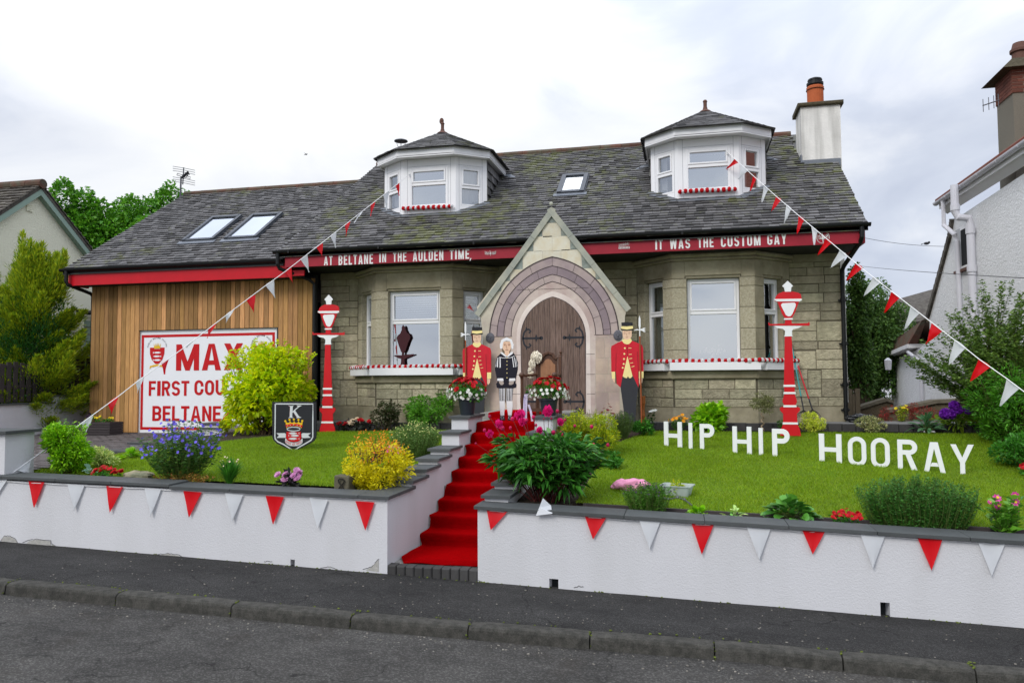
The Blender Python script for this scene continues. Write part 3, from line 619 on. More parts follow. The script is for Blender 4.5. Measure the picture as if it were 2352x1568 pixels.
# ================================================================ geometry in a facet's own frame
class FB(MB):
    """box coordinates (u along the facet, y inward from its face, z); placed on the facet with place()"""
    def __init__(s, o=(0, 0), d=(1, 0)): super().__init__(); s.o = o; l = math.hypot(*d); s.d = (d[0]/l, d[1]/l)
    def add(s, vs, fs):
        dx, dy = s.d; return super().add([(s.o[0]+p[0]*dx-p[1]*dy, s.o[1]+p[0]*dy+p[1]*dx, p[2]) for p in vs], fs)
def rubble(fb, u0, u1, z0, z1, seed, proud=0.012, smooth_ends=True):
    """coursed rubble blocks with tight dark joints; jumpers two courses high"""
    R = random.Random(seed); z = z0; used = []; g = 0.003
    while z < z1-0.02:
        h = R.choice([0.145, 0.16, 0.18]); h = min(h, z1-z); 
        if z1-(z+h) < 0.07: h = z1-z
        u = u0
        while u < u1-0.01:
            blk = [b for b in used if b[0]-1e-6 <= u < b[1]-1e-6 and b[2] > z+0.02]
            if blk: u = blk[0][1]; continue
            w = R.uniform(0.26, 0.62); nxt = [b[0] for b in used if b[2] > z+0.02 and b[0] > u]; e = min([u1]+nxt)
            w = e-u if u+w > e-0.16 else w
            hh = h
            if R.random() < 0.16 and w < 0.45 and z+h+0.2 < z1: hh = h+0.16; used.append((u, u+w, z+hh))
            p = R.uniform(0.2, 1.0)*proud
            fb.bbox(u+g, u+w-g, -p, 0.06, z+g, z+hh-g, b=0.010); u += w
        z += h
def window(fr, gl, u0, u1, z0, z1, zt, y=0.10, fw=0.05, vent=False):
    """outer frame, transom and casement rails; panes in gl"""
    fr.bbox(u0, u0+fw, y, y+.06, z0, z1, .006); fr.bbox(u1-fw, u1, y, y+.06, z0, z1, .006)
    fr.bbox(u0+fw, u1-fw, y+.001, y+.06, z1-fw, z1, .006); fr.bbox(u0+fw, u1-fw, y+.001, y+.06, z0, z0+fw, .006)
    if zt: fr.bbox(u0+fw, u1-fw, y+.001, y+.06, zt-.03, zt+.03, .006)
    c = 0.032
    if zt:   # opening casement above
        a, b, z_0, z_1 = u0+fw, u1-fw, zt+.03, z1-fw
        fr.bbox(a, a+c, y-.012, y+.05, z_0, z_1, .005); fr.bbox(b-c, b, y-.012, y+.05, z_0, z_1, .005); fr.bbox(a+c, b-c, y-.011, y+.05, z_1-c, z_1, .005); fr.bbox(a+c, b-c, y-.011, y+.05, z_0, z_0+c, .005)
        gl.poly([(a+c, y+.03, z_0+c), (b-c, y+.03, z_0+c), (b-c, y+.03, z_1-c), (a+c, y+.03, z_1-c)])
        gl.poly([(u0+fw, y+.04, z0+fw), (u1-fw, y+.04, z0+fw), (u1-fw, y+.04, zt-.03), (u0+fw, y+.04, zt-.03)])
    else: gl.poly([(u0+fw, y+.04, z0+fw), (u1-fw, y+.04, z0+fw), (u1-fw, y+.04, z1-fw), (u0+fw, y+.04, z1-fw)])
# ================================================================ roofs
def slates(mb, O, du, dv, vmax, ul, ur, gauge=0.116, width=0.155, holes=(), thick=0.018, seed=1, jitter=1.0):
    """courses of slates on the plane O + u*du + v*dv; ul(v), ur(v) are its edges; holes are (u0,u1,v0,v1)"""
    R = random.Random(seed); O, du, dv = (np.array(q, float) for q in (O, du, dv)); n = np.cross(du, dv); n /= np.linalg.norm(n)
    v = 0.0; row = 0
    while v < vmax-0.02:
        v1 = min(v+gauge*1.0, vmax); a, b = ul(v), ur(v); u = a-(width*0.5 if row % 2 else 0)-R.random()*0.03
        while u < b:
            w = width*R.uniform(0.82, 1.2); x0, x1 = max(u+0.002, a), min(u+w-0.002, b); u += w
            if x1-x0 < 0.02: continue
            cx = 0.5*(x0+x1); cv = 0.5*(v+v1)
            if any(h[0] < cx < h[1] and h[2] < cv < h[3] for h in holes): continue
            t0 = thick*R.uniform(1.0, 1.9)*jitter; t1 = 0.001; j = R.uniform(-0.008, 0.006)*jitter; sk = R.uniform(-0.003, 0.003)
            va, vb = v+j, min(v1+gauge*0.35, vmax+0.01)
            P = lambda uu, vv, hh: O+du*uu+dv*vv+n*hh
            # the head of each slate tucks under the one above
            mb.add([P(x0, va+sk, t0+.004), P(x1, va-sk, t0+.004), P(x1, vb, t1), P(x0, vb, t1), P(x0, va+sk, 0.0), P(x1, va-sk, 0.0)], [(0, 1, 2, 3), (4, 5, 1, 0), (0, 3, 4), (1, 5, 2)])
        v += gauge; row += 1
PITCH_R = 0.69
SL = math.hypot(1, PITCH_R)
def roof_plane(parent, name, xl0, xr0, xl1, xr1, ye, ze, yr, mat, holes=(), seed=1, under=True):
    """front slope from the eave (ye, ze) to the ridge at yr, with slates"""
    mb = MB(); zr = ze+PITCH_R*(yr-ye); L = (yr-ye)*SL
    mb.hexa([(xl0, ye, ze-.10), (xr0, ye, ze-.10), (xr1, yr, zr-.10), (xl1, yr, zr-.10)], [(xl0, ye, ze-.004), (xr0, ye, ze-.004), (xr1, yr, zr-.004), (xl1, yr, zr-.004)])
    # rear slope
    yb = 2*yr-ye
    mb.hexa([(xl1, yr, zr-.1), (xr1, yr, zr-.1), (xr0, yb, ze-.1), (xl0, yb, ze-.1)], [(xl1, yr, zr-.005), (xr1, yr, zr-.005), (xr0, yb, ze-.005), (xl0, yb, ze-.005)])
    slates(mb, (0, ye-.05, ze-.035), (1, 0, 0), (0, 1/SL, PITCH_R/SL), L+.05, lambda v: xl0+(xl1-xl0)*v/L, lambda v: xr0+(xr1-xr0)*v/L, holes=holes, seed=seed)
    return mb.build(name, mat, parent), zr
house = thing('house', (-2.2, 14.5, 1.2), 'stone bungalow with two bay windows, a slate roof, white dormers and a crimson lettered fascia', 'house')
YE, ZE, YR = 12.90, 4.43, 16.9
roof, ZR = roof_plane(house, 'roof', -7.47, 2.90, -7.13, 2.98, YE, ZE, YR, m_slate, seed=3,
                      holes=[(-2.40, -1.83, (14.60-YE)*SL, (15.5-YE)*SL), (2.30, 3.1, (15.36-YE)*SL, 99)])
rt = MB(); x = -7.13
while x < 2.3:
    rt.tube([(x, YR, ZR-.01), (x+0.445, YR, ZR-.01+random.uniform(-.004, .004))], 0.085, n=10, cap=True); x += 0.45
rt.build('ridge_tiles', m_ridge, roof)
# ---- walls
def wall_piece(o, d, u0, u1, z0, z1, seed):
    f = FB(o, d); rubble(f, u0, u1, z0, z1, seed); w_ = f.build('wall', m_stone, house); f = FB(o, d); f.box(u0, u1, 0.0, 0.3, z0, z1); f.build('mortar_backing', m_mortar, w_)
    p_ = MB(); p_.box(o[0], o[0]+u1+(.02 if o[0] > 1 else 0), 13.965, 14.3, 1.0, 1.498); p_.build('plinth', m_ashlar, w_); p_ = MB(); p_.box(o[0], o[0]+u1, 13.985, 14.3, 4.021, 4.16); p_.build('wall_head', m_ashlar, w_)
for a, b, s in ((-7.12, -6.31, 11), (-3.50, -0.81, 12), (1.835, 2.68, 16)): wall_piece((a, 14.0), (1, 0), 0, b-a, 1.50, 4.02, s)
pl = MB(); pl.box(2.68, 2.70, 14.3, 19.7, 1.0, 4.3); pl.build('gable_wall', m_stone, house); pl = MB(); pl.box(-7.12, -6.9, 14.301, 19.7, 1.0, 4.3); pl.build('gable_wall', m_stone, house); pl = MB(); pl.box(-7.1, 2.68, 19.7, 19.9, 1.0, 4.3); pl.build('rear_wall', m_stone, house)
for X in (-6.95, 2.42): pl = MB(); pl.prism([(X, 13.4, 4.3), (X, 20.4, 4.3), (X, YR, ZR-.12)], (0.25, 0, 0)); pl.build('gable_peak', m_stone, house)
rm = MB(); rm.box(-6.88, 2.4, 16.2, 16.3, 1.0, 4.6); rm.box(-6.88, 2.4, 14.31, 16.2, 0.9, 1.0); rm.box(-6.88, 2.4, 13.5, 16.2, 4.18, 4.24); rm.build('room', m_dark, house)
# ---- bays
m_blind = M('white_blind', (0.75, 0.75, 0.76), rough=0.6); m_curtain = M('pale_curtain', S(190, 192, 196), rough=0.9, noise=(3, 0.1), stretch=(20, 20, 0.5)); m_gcurtain = M('grey_green_curtain', S(150, 165, 160), rough=0.9, noise=(3, 0.15), stretch=(25, 25, 0.5))
def bay(xl0, xc0, xc1, xr1, dz, seed, kind):
    b = MB(); YB = 13.36
    facets = [((xl0, 14.0), (xc0, YB)), ((xc0, YB), (xc1, YB)), ((xc1, YB), (xr1, 14.0))]
    root = bpy.data.objects.new('bay_window', None); COL.objects.link(root); root.parent = house; root.location = (0, 0, 0); frs = []; gls = []; brd = FB()
    Z = lambda z: z+dz
    def use(tgt, o, d): tgt.o = o; l = math.hypot(*d); tgt.d = (d[0]/l, d[1]/l); return tgt
    for i, (p, q) in enumerate(facets):
        d = (q[0]-p[0], q[1]-p[1]); L = math.hypot(*d)
        ash = FB(p, d); sil = FB(p, d); lin = FB(p, d); cor = FB(p, d); rub = FB(p, d); mor = FB(p, d); use(brd, p, d)
        win_u = (0.20, L-0.24) if i == 0 else ((0.245, L-0.245) if i == 1 else (0.24, L-0.20))
        mor.box(0.004, L-.004, 0.0, 0.25, 1.5, Z(2.0)); rubble(rub, 0.015, L-0.015, 1.502, Z(1.985), seed+i, proud=0.016)
        ash.box(-0.012, L+0.012, -0.03, 0.25, 1.0, 1.5)
        sil.bbox(-0.025, L+0.025, -0.055, 0.25, Z(1.987), Z(2.125), 0.02)                     # stone sill course
        # jamb pilasters: squared blocks
        for (a, c) in ((0.0, win_u[0]), (win_u[1], L)):
            z = Z(2.126); k = 0; fle = FB(p, d)
            while z < Z(3.69):
                z2 = min(z+0.36, Z(3.72)); fle.bbox(a+.001, c-.001, 0.0+0.002*(k % 2), 0.24, z+.003, z2-.003, .005); z = z2; k += 1
            fle.build('pilaster', m_fleck if (seed+i) % 4 else m_ashlar, root)
        # lintel with a raised, chamfered drip over the window
        lin.bbox(-0.004, win_u[0]-.028, -.004, .24, Z(3.722), 4.02, .006); lin.bbox(win_u[1]+.028, L+.004, -.004, .24, Z(3.722), 4.02, .006)
        lin.bbox(win_u[0]-.028, win_u[1]+.028, -.003, .24, Z(3.765), 4.02, .006); lin.bbox(win_u[0]-.02, win_u[1]+.02, .02, .24, Z(3.72), Z(3.763), .006)
        cor.bbox(-0.03, L+0.03, -0.055, 0.24, 4.022, 4.075, 0.02); cor.bbox(-0.05, L+0.05, -0.09, 0.24, 4.076, 4.15, 0.03)    # cornice
        fr = FB(p, d); gl = FB(p, d)
        ash.build('plinth', m_ashlar, root); sil.build('stone_sill', m_ashlar, root); lin.build('lintel', m_ashlar, root); cor.build('cornice', m_ashlar, root); rub.build('rubble_panel', m_stone, root); mor.build('mortar_backing', m_mortar, root)
        window(fr, gl, win_u[0]+.004, win_u[1]-.004, Z(2.13), Z(3.715), Z(3.13), y=0.10); frs.append(fr); gls.append(gl)
        if i == 1: fr.box(win_u[0]+.25, win_u[1]-.25, .085, .10, Z(3.68), Z(3.695))
        brd.bbox(-.06 if i == 1 else (-.02 if i == 0 else -.06+.06), L+(.06 if i == 1 else .0), -.16, .10, Z(2.135), Z(2.27), .004) if i == 1 else brd.bbox(0.0 if i == 0 else 0.067, L-0.067 if i == 0 else L, -.16, .10, Z(2.135), Z(2.27), .004)
    brd.build('window_board', m_white, root)
    for i in range(3): frs[i].build('window_frame', m_white, root); gls[i].build('pane', m_glass_hi if (i == 1) else m_glass, root)
    top = MB(); top.prism([(xl0-.02, 14.1, 4.152), (xc0-.03, YB-.05, 4.152), (xc1+.03, YB-.05, 4.152), (xr1+.02, 14.1, 4.152)], (0, 0, 0.02)); top.build('bay_top', m_soffit, root)
    fl = MB(); fl.prism([(xl0+.1, 14.2, 1.6), (xc0+.1, YB+.2, 1.6), (xc1-.1, YB+.2, 1.6), (xr1-.1, 14.2, 1.6)], (0, 0, 0.3)); fl.build('bay_floor', m_dark, root)
    # what hangs behind the glass
    if kind == 'blinds':
        for fi, (z0, z1) in ((1, (3.17, 3.66)), (2, (3.17, 3.66))):
            p, q = facets[fi]; d = (q[0]-p[0], q[1]-p[1]); L = math.hypot(*d); bl = FB(p, d); a, c = (0.31, L-.31) if fi == 1 else (0.3, L-.26); z = Z(z0)
            while z < Z(z1): bl.hexa([(a, .20, z), (c, .20, z), (c, .235, z+.012), (a, .235, z+.012)], [(a, .20, z+.003), (c, .20, z+.003), (c, .235, z+.015), (a, .235, z+.015)]); z += 0.042
            bl.build('blind', m_blind, root)
    for fi, u0, u1 in (((0, .25, .45), (2, .30, .45)) if kind == 'curtains' else ((0, .25, .4),)):
        p, q = facets[fi]; d = (q[0]-p[0], q[1]-p[1]); cu = FB(p, d); n = 14
        pts = [(u0+(u1-u0)*k/n, 0.25+0.02*math.sin(k*2.2)) for k in range(n+1)]
        for (a, ya), (c, yc) in zip(pts[:-1], pts[1:]): cu.poly([(a, ya, Z(2.1)), (c, yc, Z(2.1)), (c, yc, Z(3.7)), (a, ya, Z(3.7))])
        cu.build('curtain', m_gcurtain, root)
    return facets
facL = bay(-6.31, -5.66, -4.15, -3.50, -0.045, 30, 'blinds')
facR = bay(-0.81, -0.172, 1.197, 1.835, 0.0, 50, 'curtains')
# ---- fascia, soffit, gutter, downpipe
m_lettering = M('white_lettering', (0.78, 0.77, 0.76), rough=0.6, noise=(20, 0.05))
fa = MB(); fa.box(-7.32, 2.86, 12.94, 12.97, 4.14, 4.37); fa.box(2.83, 2.86, 12.97, 14.3, 4.14, 4.37); fa.box(-7.32, -7.29, 12.97, 13.45, 4.14, 4.37)
fascia = fa.build('fascia', m_red_fascia, house)
so = MB(); so.box(-7.28, 2.82, 12.971, 14.02, 4.155, 4.17); so.build('soffit', m_soffit, house)
def gutter(mb, x0, x1, y, z, r=0.058):
    n = 9; path = []; vs = []
    for x in (x0, x1):
        for k in range(n): an = math.pi+math.pi*k/(n-1); vs.append((x, y+r*math.cos(an), z+r*math.sin(an)))
        for k in range(n): an = 2*math.pi-math.pi*k/(n-1); vs.append((x, y+(r-.006)*math.cos(an), z+(r-.006)*math.sin(an)))
    m = 2*n; fs = [(i, (i+1) % m, m+(i+1) % m, m+i) for i in range(m)]; mb.add(vs, fs)
    for x in (x0, x1): mb.prism([(x, y+r*math.cos(math.pi+math.pi*k/8), z+r*math.sin(math.pi+math.pi*k/8)) for k in range(9)], (0.004 if x == x0 else -0.004, 0, 0))
gu = MB(); gutter(gu, -7.52, 2.93, 12.87, 4.445); 
for x in np.arange(-7.2, 2.9, 1.8): gu.box(x, x+.03, 12.806, 12.935, 4.39, 4.44)
gu.box(-7.5, 2.9, 12.90, 12.939, 4.345, 4.47); gu.build('gutter', m_black, house)
dp = MB(); r = 0.036
dp.tube([(2.80, 12.88, 4.40), (2.80, 12.88, 4.23), (2.79, 12.95, 4.16), (2.70, 13.80, 3.90), (2.69, 13.90, 3.84), (2.69, 13.915, 3.7), (2.69, 13.915, 1.28)], r, n=12)
for z in (3.3, 2.55, 1.85, 1.42): dp.tube([(2.69, 13.915, z), (2.69, 13.915, z+.06)], r+.010, n=12); dp.box(2.62, 2.76, 13.93, 13.97, z+.01, z+.04)
dp.build('downpipe', m_black, house)
wp = MB(); wp.box(2.705, 2.725, 13.96, 14.0, 1.3, 3.95); wp.build('corner_trim', m_white, house)
# lettering on the fascia
lt = MB(); c1_ = crop(780, 600, 2352/520); c2_ = crop(1520, 560, 2352/660)
for body, a, b, ca, z0_, z1_ in (('AT', 135, 232, c1_, 285, 182), ('BELTANE', 300, 690, c1_, 276, 164), ('IN', 760, 838, c1_, 252, 150), ('THE', 915, 1068, c1_, 244, 140), ('AULDEN', 1140, 1485, c1_, 235, 121), ('TIME', 1557, 1778, c1_, 216, 107),
                        ('IT', 422, 488, c2_, 228, 142), ('WAS', 553, 733, c2_, 220, 133), ('THE', 800, 942, c2_, 209, 120), ('CUSTOM', 1007, 1360, c2_, 198, 100), ('GAY', 1420, 1592, c2_, 183, 88)):
    yy = 12.936; zc0 = at(*ca(0.5*(a+b), z0_), yy)[2]; zc1 = at(*ca(0.5*(a+b), z1_), yy)[2]
    put_word(lt, body, at(*ca(a, z0_), yy)[0], at(*ca(b, z0_), yy)[0], zc0, zc1, yy, stem=.34, bar=.155, gap=.34)
q = at(*c1_(1790, 218), 12.936); lt.poly([(q[0], 12.936, q[2]+.02), (q[0]-.012, 12.936, q[2]-.025), (q[0]+.004, 12.936, q[2]-.022), (q[0]+.022, 12.936, q[2]+.02)])
def clef(mb, cx, cz, h, y):
    P = []
    for k in range(40):
        t = k/39
        if t < 0.45: a = t/0.45*1.6*2*math.pi; r_ = h*(0.03+0.13*t/0.45); P.append((cx+r_*math.cos(a), y, cz-h*0.12+r_*math.sin(a)))
        elif t < 0.75: u = (t-.45)/.3; P.append((cx+h*(0.10*math.cos(u*math.pi*1.1)), y, cz-h*0.05+h*0.55*u))
        else: u = (t-.75)/.25; P.append((cx-h*0.09+h*0.10*u, y, cz+h*0.5-h*1.0*u))
    mb.tube(P, h*0.035, n=5)
def note(mb, x, z, h, y): mb.ball((x, y, z), h*0.22, 0.002, h*0.16, n=8, m=5); mb.box(x+h*.16, x+h*.24, y-.001, y+.001, z, z+h); mb.box(x+h*.16, x+h*.5, y-.001, y+.001, z+h*.8, z+h)
yy = 12.936
a = at(*c1_(1960, 150), yy); b = at(*c1_(2075, 145), yy); cx, cz = (a[0]+b[0])/2, (a[2]+b[2])/2
for k in range(5):
    for s in (-1, 1): lt.tube([(cx+s*0.018, yy, cz-.02+k*.01), (cx+s*0.06, yy, cz-.028+k*.011), (cx+s*0.105, yy, cz-.012+k*.012)], 0.0022, n=4)
clef(lt, cx, cz, 0.10, yy)
for dx in (-.085, -.05, .05, .08): note(lt, cx+dx, cz-.015, 0.035, yy)
a = at(*c2_(95, 200), yy); b = at(*c2_(190, 200), yy); cz = a[2]; x0_, x1_ = a[0], b[0]
for k in range(3): lt.box(x0_, x1_, yy-.001, yy+.001, cz-.045+k*.018, cz-.041+k*.018)
for k in range(8): lt.box(x0_+(x1_-x0_)*k/7.3, x0_+(x1_-x0_)*k/7.3+.012, yy-.001, yy+.001, cz-.045, cz-.012)
for k in range(4): lt.tube([(x0_, yy, cz+.0+k*.012), ((x0_+x1_)/2, yy, cz+.008+k*.012), (x1_, yy, cz+.02+k*.012)], .002, n=4)
for k in range(5): note(lt, x0_+.02+k*.03, cz+.012+.005*k, .03, yy)
a = at(*c2_(1915, 118), yy); cx, cz = a[0], a[2]; R_ = px2m(a, 0.5*108/3.5636*.91875)
lt.tube([(cx+R_*math.cos(k*math.pi/16), yy, cz+R_*math.sin(k*math.pi/16)) for k in range(33)], 0.0035, n=5)
for k in range(5): lt.tube([(cx-R_*.95, yy, cz-.03+k*.016), (cx, yy, cz-.022+k*.011), (cx+R_*.95, yy, cz-.012+k*.016)], .0022, n=4)
clef(lt, cx, cz, R_*1.75, yy)
for dx, dz_ in ((-.06, .02), (-.045, -.02), (.05, .0), (.07, .02)): note(lt, cx+dx, cz+dz_, .04, yy)
lt.build('lettering', m_lettering, fascia)
# ---- roof window, stove flue
def skylight(parent, x0, x1, y0, y1, ye, ze, name='skylight', pan=0.085):
    pt = lambda x, y, h: (x, y-h*PITCH_R/SL, ze+PITCH_R*(y-ye)+h/SL)
    mb = MB(); gl = MB(); fl = MB()
    def bar(xa, xb, ya, yb, h): mb.hexa([pt(xa, ya, -.02), pt(xb, ya, -.02), pt(xb, yb, -.02), pt(xa, yb, -.02)], [pt(xa, ya, h), pt(xb, ya, h), pt(xb, yb, h), pt(xa, yb, h)])
    w = pan; bar(x0, x0+w, y0, y1, .075); bar(x1-w, x1, y0, y1, .075); bar(x0+w, x1-w, y1-w, y1, .08); bar(x0+w, x1-w, y0, y0+w*.9, .065)
    bar(x0-.02, x0, y0, y1, .04); bar(x1, x1+.02, y0, y1, .04)
    h = .05; gl.poly([pt(x0+w, y0+w*.9, h), pt(x1-w, y0+w*.9, h), pt(x1-w, y1-w, h), pt(x0+w, y1-w, h)])
    fl.hexa([pt(x0-.06, y0-.10, .02), pt(x1+.06, y0-.10, .02), pt(x1+.06, y0, .02), pt(x0-.06, y0, .02)], [pt(x0-.06, y0-.10, .034), pt(x1+.06, y0-.10, .034), pt(x1+.06, y0, .036), pt(x0-.06, y0, .036)])
    s = mb.build(name, m_skyframe, parent); gl.build('pane', m_glass_sky, s); fl.build('flashing', m_lead, s)
    bk = MB(); bk.poly([pt(x0+w, y0+w, -.015), pt(x1-w, y0+w, -.015), pt(x1-w, y1-w, -.015), pt(x0+w, y1-w, -.015)]); bk.build('blind', m_curtain, s); return s
m_skyframe = M('grey_aluminium', S(70, 74, 80), rough=0.4, metal=0.3)
skylight(house, -2.385, -1.845, 14.63, 15.46, YE, ZE)
fl = MB(); fl.lathe([(.075, -.45), (.075, .0)], (-6.757, 17.5, 7.78), n=14); fl.lathe([(.17, 0), (.165, .02), (.05, .06)], (-6.757, 17.5, 7.92), n=16)
for k in range(4): a = k*math.pi/2+.4; fl.tube([(-6.757+.07*math.cos(a), 17.5+.07*math.sin(a), 7.77), (-6.757+.12*math.cos(a), 17.5+.12*math.sin(a), 7.93)], .006, n=5)
fl.build('stove_flue', m_skyframe, house)
# ---- dormers
def dormer(cx, hw1, hw2, seed):
    w0 = MB(); Yf, Ys = 14.12, 14.50; zt = 6.39
    P = [(cx-hw2, Ys), (cx-hw1, Yf), (cx+hw1, Yf), (cx+hw2, Ys)]
    rz = lambda y: ZE+PITCH_R*(y-YE)
    body = FB(); fr = []; gl = []; lines = FB()
    facets = list(zip(P[:-1], P[1:])); m_line = m_seam
    for i, (p, q) in enumerate(facets):
        d = (q[0]-p[0], q[1]-p[1]); L = math.hypot(*d); l = L
        for t_ in (body, lines): t_.o = p; t_.d = (d[0]/L, d[1]/L)
        zb0, zb1 = rz(p[1])-.05, rz(q[1])-.05
        if i == 1: wu = (L/2-0.40, L/2+0.40); wz = (5.42, 6.21)
        elif i == 0: wu = (0.13, L-.10); wz = (5.43, 6.20)
        else: wu = (0.10, L-.13); wz = (5.43, 6.20)
        # panels round the window
        zlow = lambda u: zb0+(zb1-zb0)*u/L
        body.hexa([(0, 0, zlow(0)), (wu[0], 0, zlow(wu[0])), (wu[0], .1, zlow(wu[0])), (0, .1, zlow(0))], [(0, 0, zt), (wu[0], 0, zt), (wu[0], .1, zt), (0, .1, zt)])
        body.hexa([(wu[1], 0, zlow(wu[1])), (L, 0, zlow(L)), (L, .1, zlow(L)), (wu[1], .1, zlow(wu[1]))], [(wu[1], 0, zt), (L, 0, zt), (L, .1, zt), (wu[1], .1, zt)])
        body.hexa([(wu[0], .001, min(zlow(wu[0]), wz[0]-.01)), (wu[1], .001, min(zlow(wu[1]), wz[0]-.01)), (wu[1], .1, zlow(wu[1])), (wu[0], .1, zlow(wu[0]))], [(wu[0], .001, wz[0]), (wu[1], .001, wz[0]), (wu[1], .1, wz[0]), (wu[0], .1, wz[0])])
        body.box(wu[0], wu[1], .001, .1, wz[1], zt)
        for u in ([wu[0]-.05, wu[1]+.05] if i == 1 else [wu[0]-.03, wu[1]+.03]): lines.box(u-.003, u+.003, -.001, .01, zlow(u)+.06, zt-.002)
        for z in (wz[1]+.03,): lines.box(wu[0]-.05, wu[1]+.05, -.001, .01, z, z+.005)
        f = FB(p, d); g = FB(p, d); window(f, g, wu[0], wu[1], wz[0], wz[1], 5.88 if i == 1 else 5.80, y=-.015 if i == 1 else .0, fw=.05 if i == 1 else .03); fr.append(f); gl.append(g)
        if i == 1: f.bbox(wu[0]-.03, wu[1]+.03, -.05, .0, wz[0]-.03, wz[0], .004); lines.mat(0).box(.02, L-.35, -.012, .0, rz(p[1])+.005, rz(p[1])+.03)
    root = body.build('dormer', m_white, house); lines.build('panel_seam', m_line, root)
    for i in range(3): fr[i].build('window_frame', m_white, root); gl[i].build('pane', m_glass_hi if i == 1 else m_glass, root)
    for sgn in (-1, 1):   # slate-hung cheeks
        ck = MB()
        X = cx+sgn*hw2; ybk = YE+(6.36-ZE)/PITCH_R
        ck.prism([(X, Ys, rz(Ys)-.02), (X, ybk, 6.36), (X, Ys, 6.36)], (-sgn*.1, 0, 0))
        slates(ck, (X+sgn*.0, Ys if sgn > 0 else ybk, rz(Ys)), (0, 1 if sgn > 0 else -1, 0), (0, 0, 1), 6.34-rz(Ys), (lambda v: 0.0+v*0) if sgn > 0 else (lambda v: max(0, (6.36-rz(Ys)-v)*0)), (lambda v: max(.05, (rz(Ys)+v-ZE)/PITCH_R+YE-Ys)) if sgn > 0 else (lambda v: ybk-Ys), gauge=.16, width=.2, seed=seed+sgn)
        ck.build('cheek', m_slate2, root)
    # projecting white fascia and soffit
    zf0, zf1 = 6.375, 6.53; A = [(cx-hw2-.10, 15.74), (cx-hw2-.10, 14.35), (cx-.59, 13.88), (cx+.59, 13.88), (cx+hw2+.10, 14.35), (cx+hw2+.10, 15.74)]
    fs = MB()
    for (p, q) in zip(A[:-1], A[1:]):
        d = np.array([q[0]-p[0], q[1]-p[1]]); d /= np.linalg.norm(d); n = np.array([-d[1], d[0]])*.03
        fs.hexa([(p[0], p[1], zf0), (q[0], q[1], zf0), (q[0]+n[0], q[1]+n[1], zf0), (p[0]+n[0], p[1]+n[1], zf0)], [(p[0], p[1], zf1), (q[0], q[1], zf1), (q[0]+n[0], q[1]+n[1], zf1), (p[0]+n[0], p[1]+n[1], zf1)])
    fs.prism([(x+.0, y+.0, zf0+.02) for x, y in A], (0, 0, 0.012)); fs.build('eaves_board', m_white, root)
    rf = MB(); ap = np.array([cx, 15.0, 7.20]); B = [np.array([cx+(x-cx)*1.04, 15+(y-15)*1.045, 6.535]) for x, y in A]; B[0][1] = 15.85; B[5][1] = 15.85
    for k in range(5):
        p, q = B[k], B[k+1]; rf.add([p, q, ap, p-[0, 0, .025], q-[0, 0, .025]], [(0, 1, 2), (3, 4, 1, 0)])
        e = q-p; L = np.linalg.norm(e); du = e/L; m = ap-p; uu = float(m@du); dv = m-uu*du; H = np.linalg.norm(dv); dv /= H
        slates(rf, p-0.03*dv, du, dv, H+.01, lambda v, uu=uu, H=H: max(0, uu*(v-.03)/H), lambda v, uu=uu, H=H, L=L: L-(L-uu)*max(0, v-.03)/H, gauge=.105, width=.15, thick=.009, seed=seed*10+k)
    rf.add([B[0], B[5], ap], [(1, 0, 2)])
    rf.build('dormer_roof', m_slate2, root)
    fi = MB(); fi.lathe([(.13, 0), (.10, .03), (.05, .06), (.035, .12), (.035, .2), (.045, .22), (.03, .25)], (cx, 15.0, 7.16), n=12)
    if cx < -2: fi.ball((cx-.02, 15.0, 7.44), .05, .04, .07, n=8, m=6); 
    fi.build('finial', m_terracotta, root)
    # lead apron at the foot
    ap_ = MB()
    for (p, q) in facets:
        d = np.array([q[0]-p[0], q[1]-p[1]]); d /= np.linalg.norm(d); n = np.array([d[1], -d[0]])*.13
        pp = [(p[0], p[1]), (q[0], q[1]), (q[0]+n[0]+d[0]*.03, q[1]+n[1]+d[1]*.03), (p[0]+n[0]-d[0]*.03, p[1]+n[1]-d[1]*.03)]
        ap_.add([(pp[0][0], pp[0][1]-.002, rz(pp[0][1])+.025), (pp[1][0], pp[1][1]-.002, rz(pp[1][1])+.025), (pp[2][0], pp[2][1], rz(pp[2][1])+.022), (pp[3][0], pp[3][1], rz(pp[3][1])+.022)], [(3, 2, 1, 0)])
    for sgn in (-1, 1): x = cx+sgn*(hw2+.02); y = 15.62; ap_.add([(x, y, rz(y)+.03), (x+sgn*.34, y-.06, rz(y-.06)+.03), (x+sgn*.2, y+.1, rz(y+.1)+.035), (x, y+.16, rz(y+.16)+.035)], [(0, 1, 2, 3)])
    ap_.build('lead_apron', m_lead, root)
    cu = MB()
    for s, a, b in (((-1, .06, .40), (1, .06, .40))):
        p, q = (facets[0] if s < 0 else facets[2]); d = np.array([q[0]-p[0], q[1]-p[1]]); L = np.linalg.norm(d); d /= L; n = np.array([-d[1], d[0]])
        k0 = [(p[0]+d[0]*(.15+(L-.3)*k/12)+n[0]*(.14+.012*math.sin(k*2.4)), p[1]+d[1]*(.15+(L-.3)*k/12)+n[1]*(.14+.012*math.sin(k*2.4))) for k in range(13 if cx < -2 else 6)]
        for g_, h_ in zip(k0[:-1], k0[1:]): cu.poly([(*g_, 5.4), (*h_, 5.4), (*h_, 6.2), (*g_, 6.2)])
    cu.build('curtain', m_curtain, root)
    bk = MB(); bk.box(cx-hw2+.1, cx+hw2-.1, 15.05, 15.1, 5.2, 6.34); bk.build('room', m_dark, root)
    return root
m_seam = M('panel_seam', S(150, 150, 155), rough=0.6)
dormer(-4.865, 0.555, 1.09, 5); dormer(0.495, 0.545, 1.04, 6)
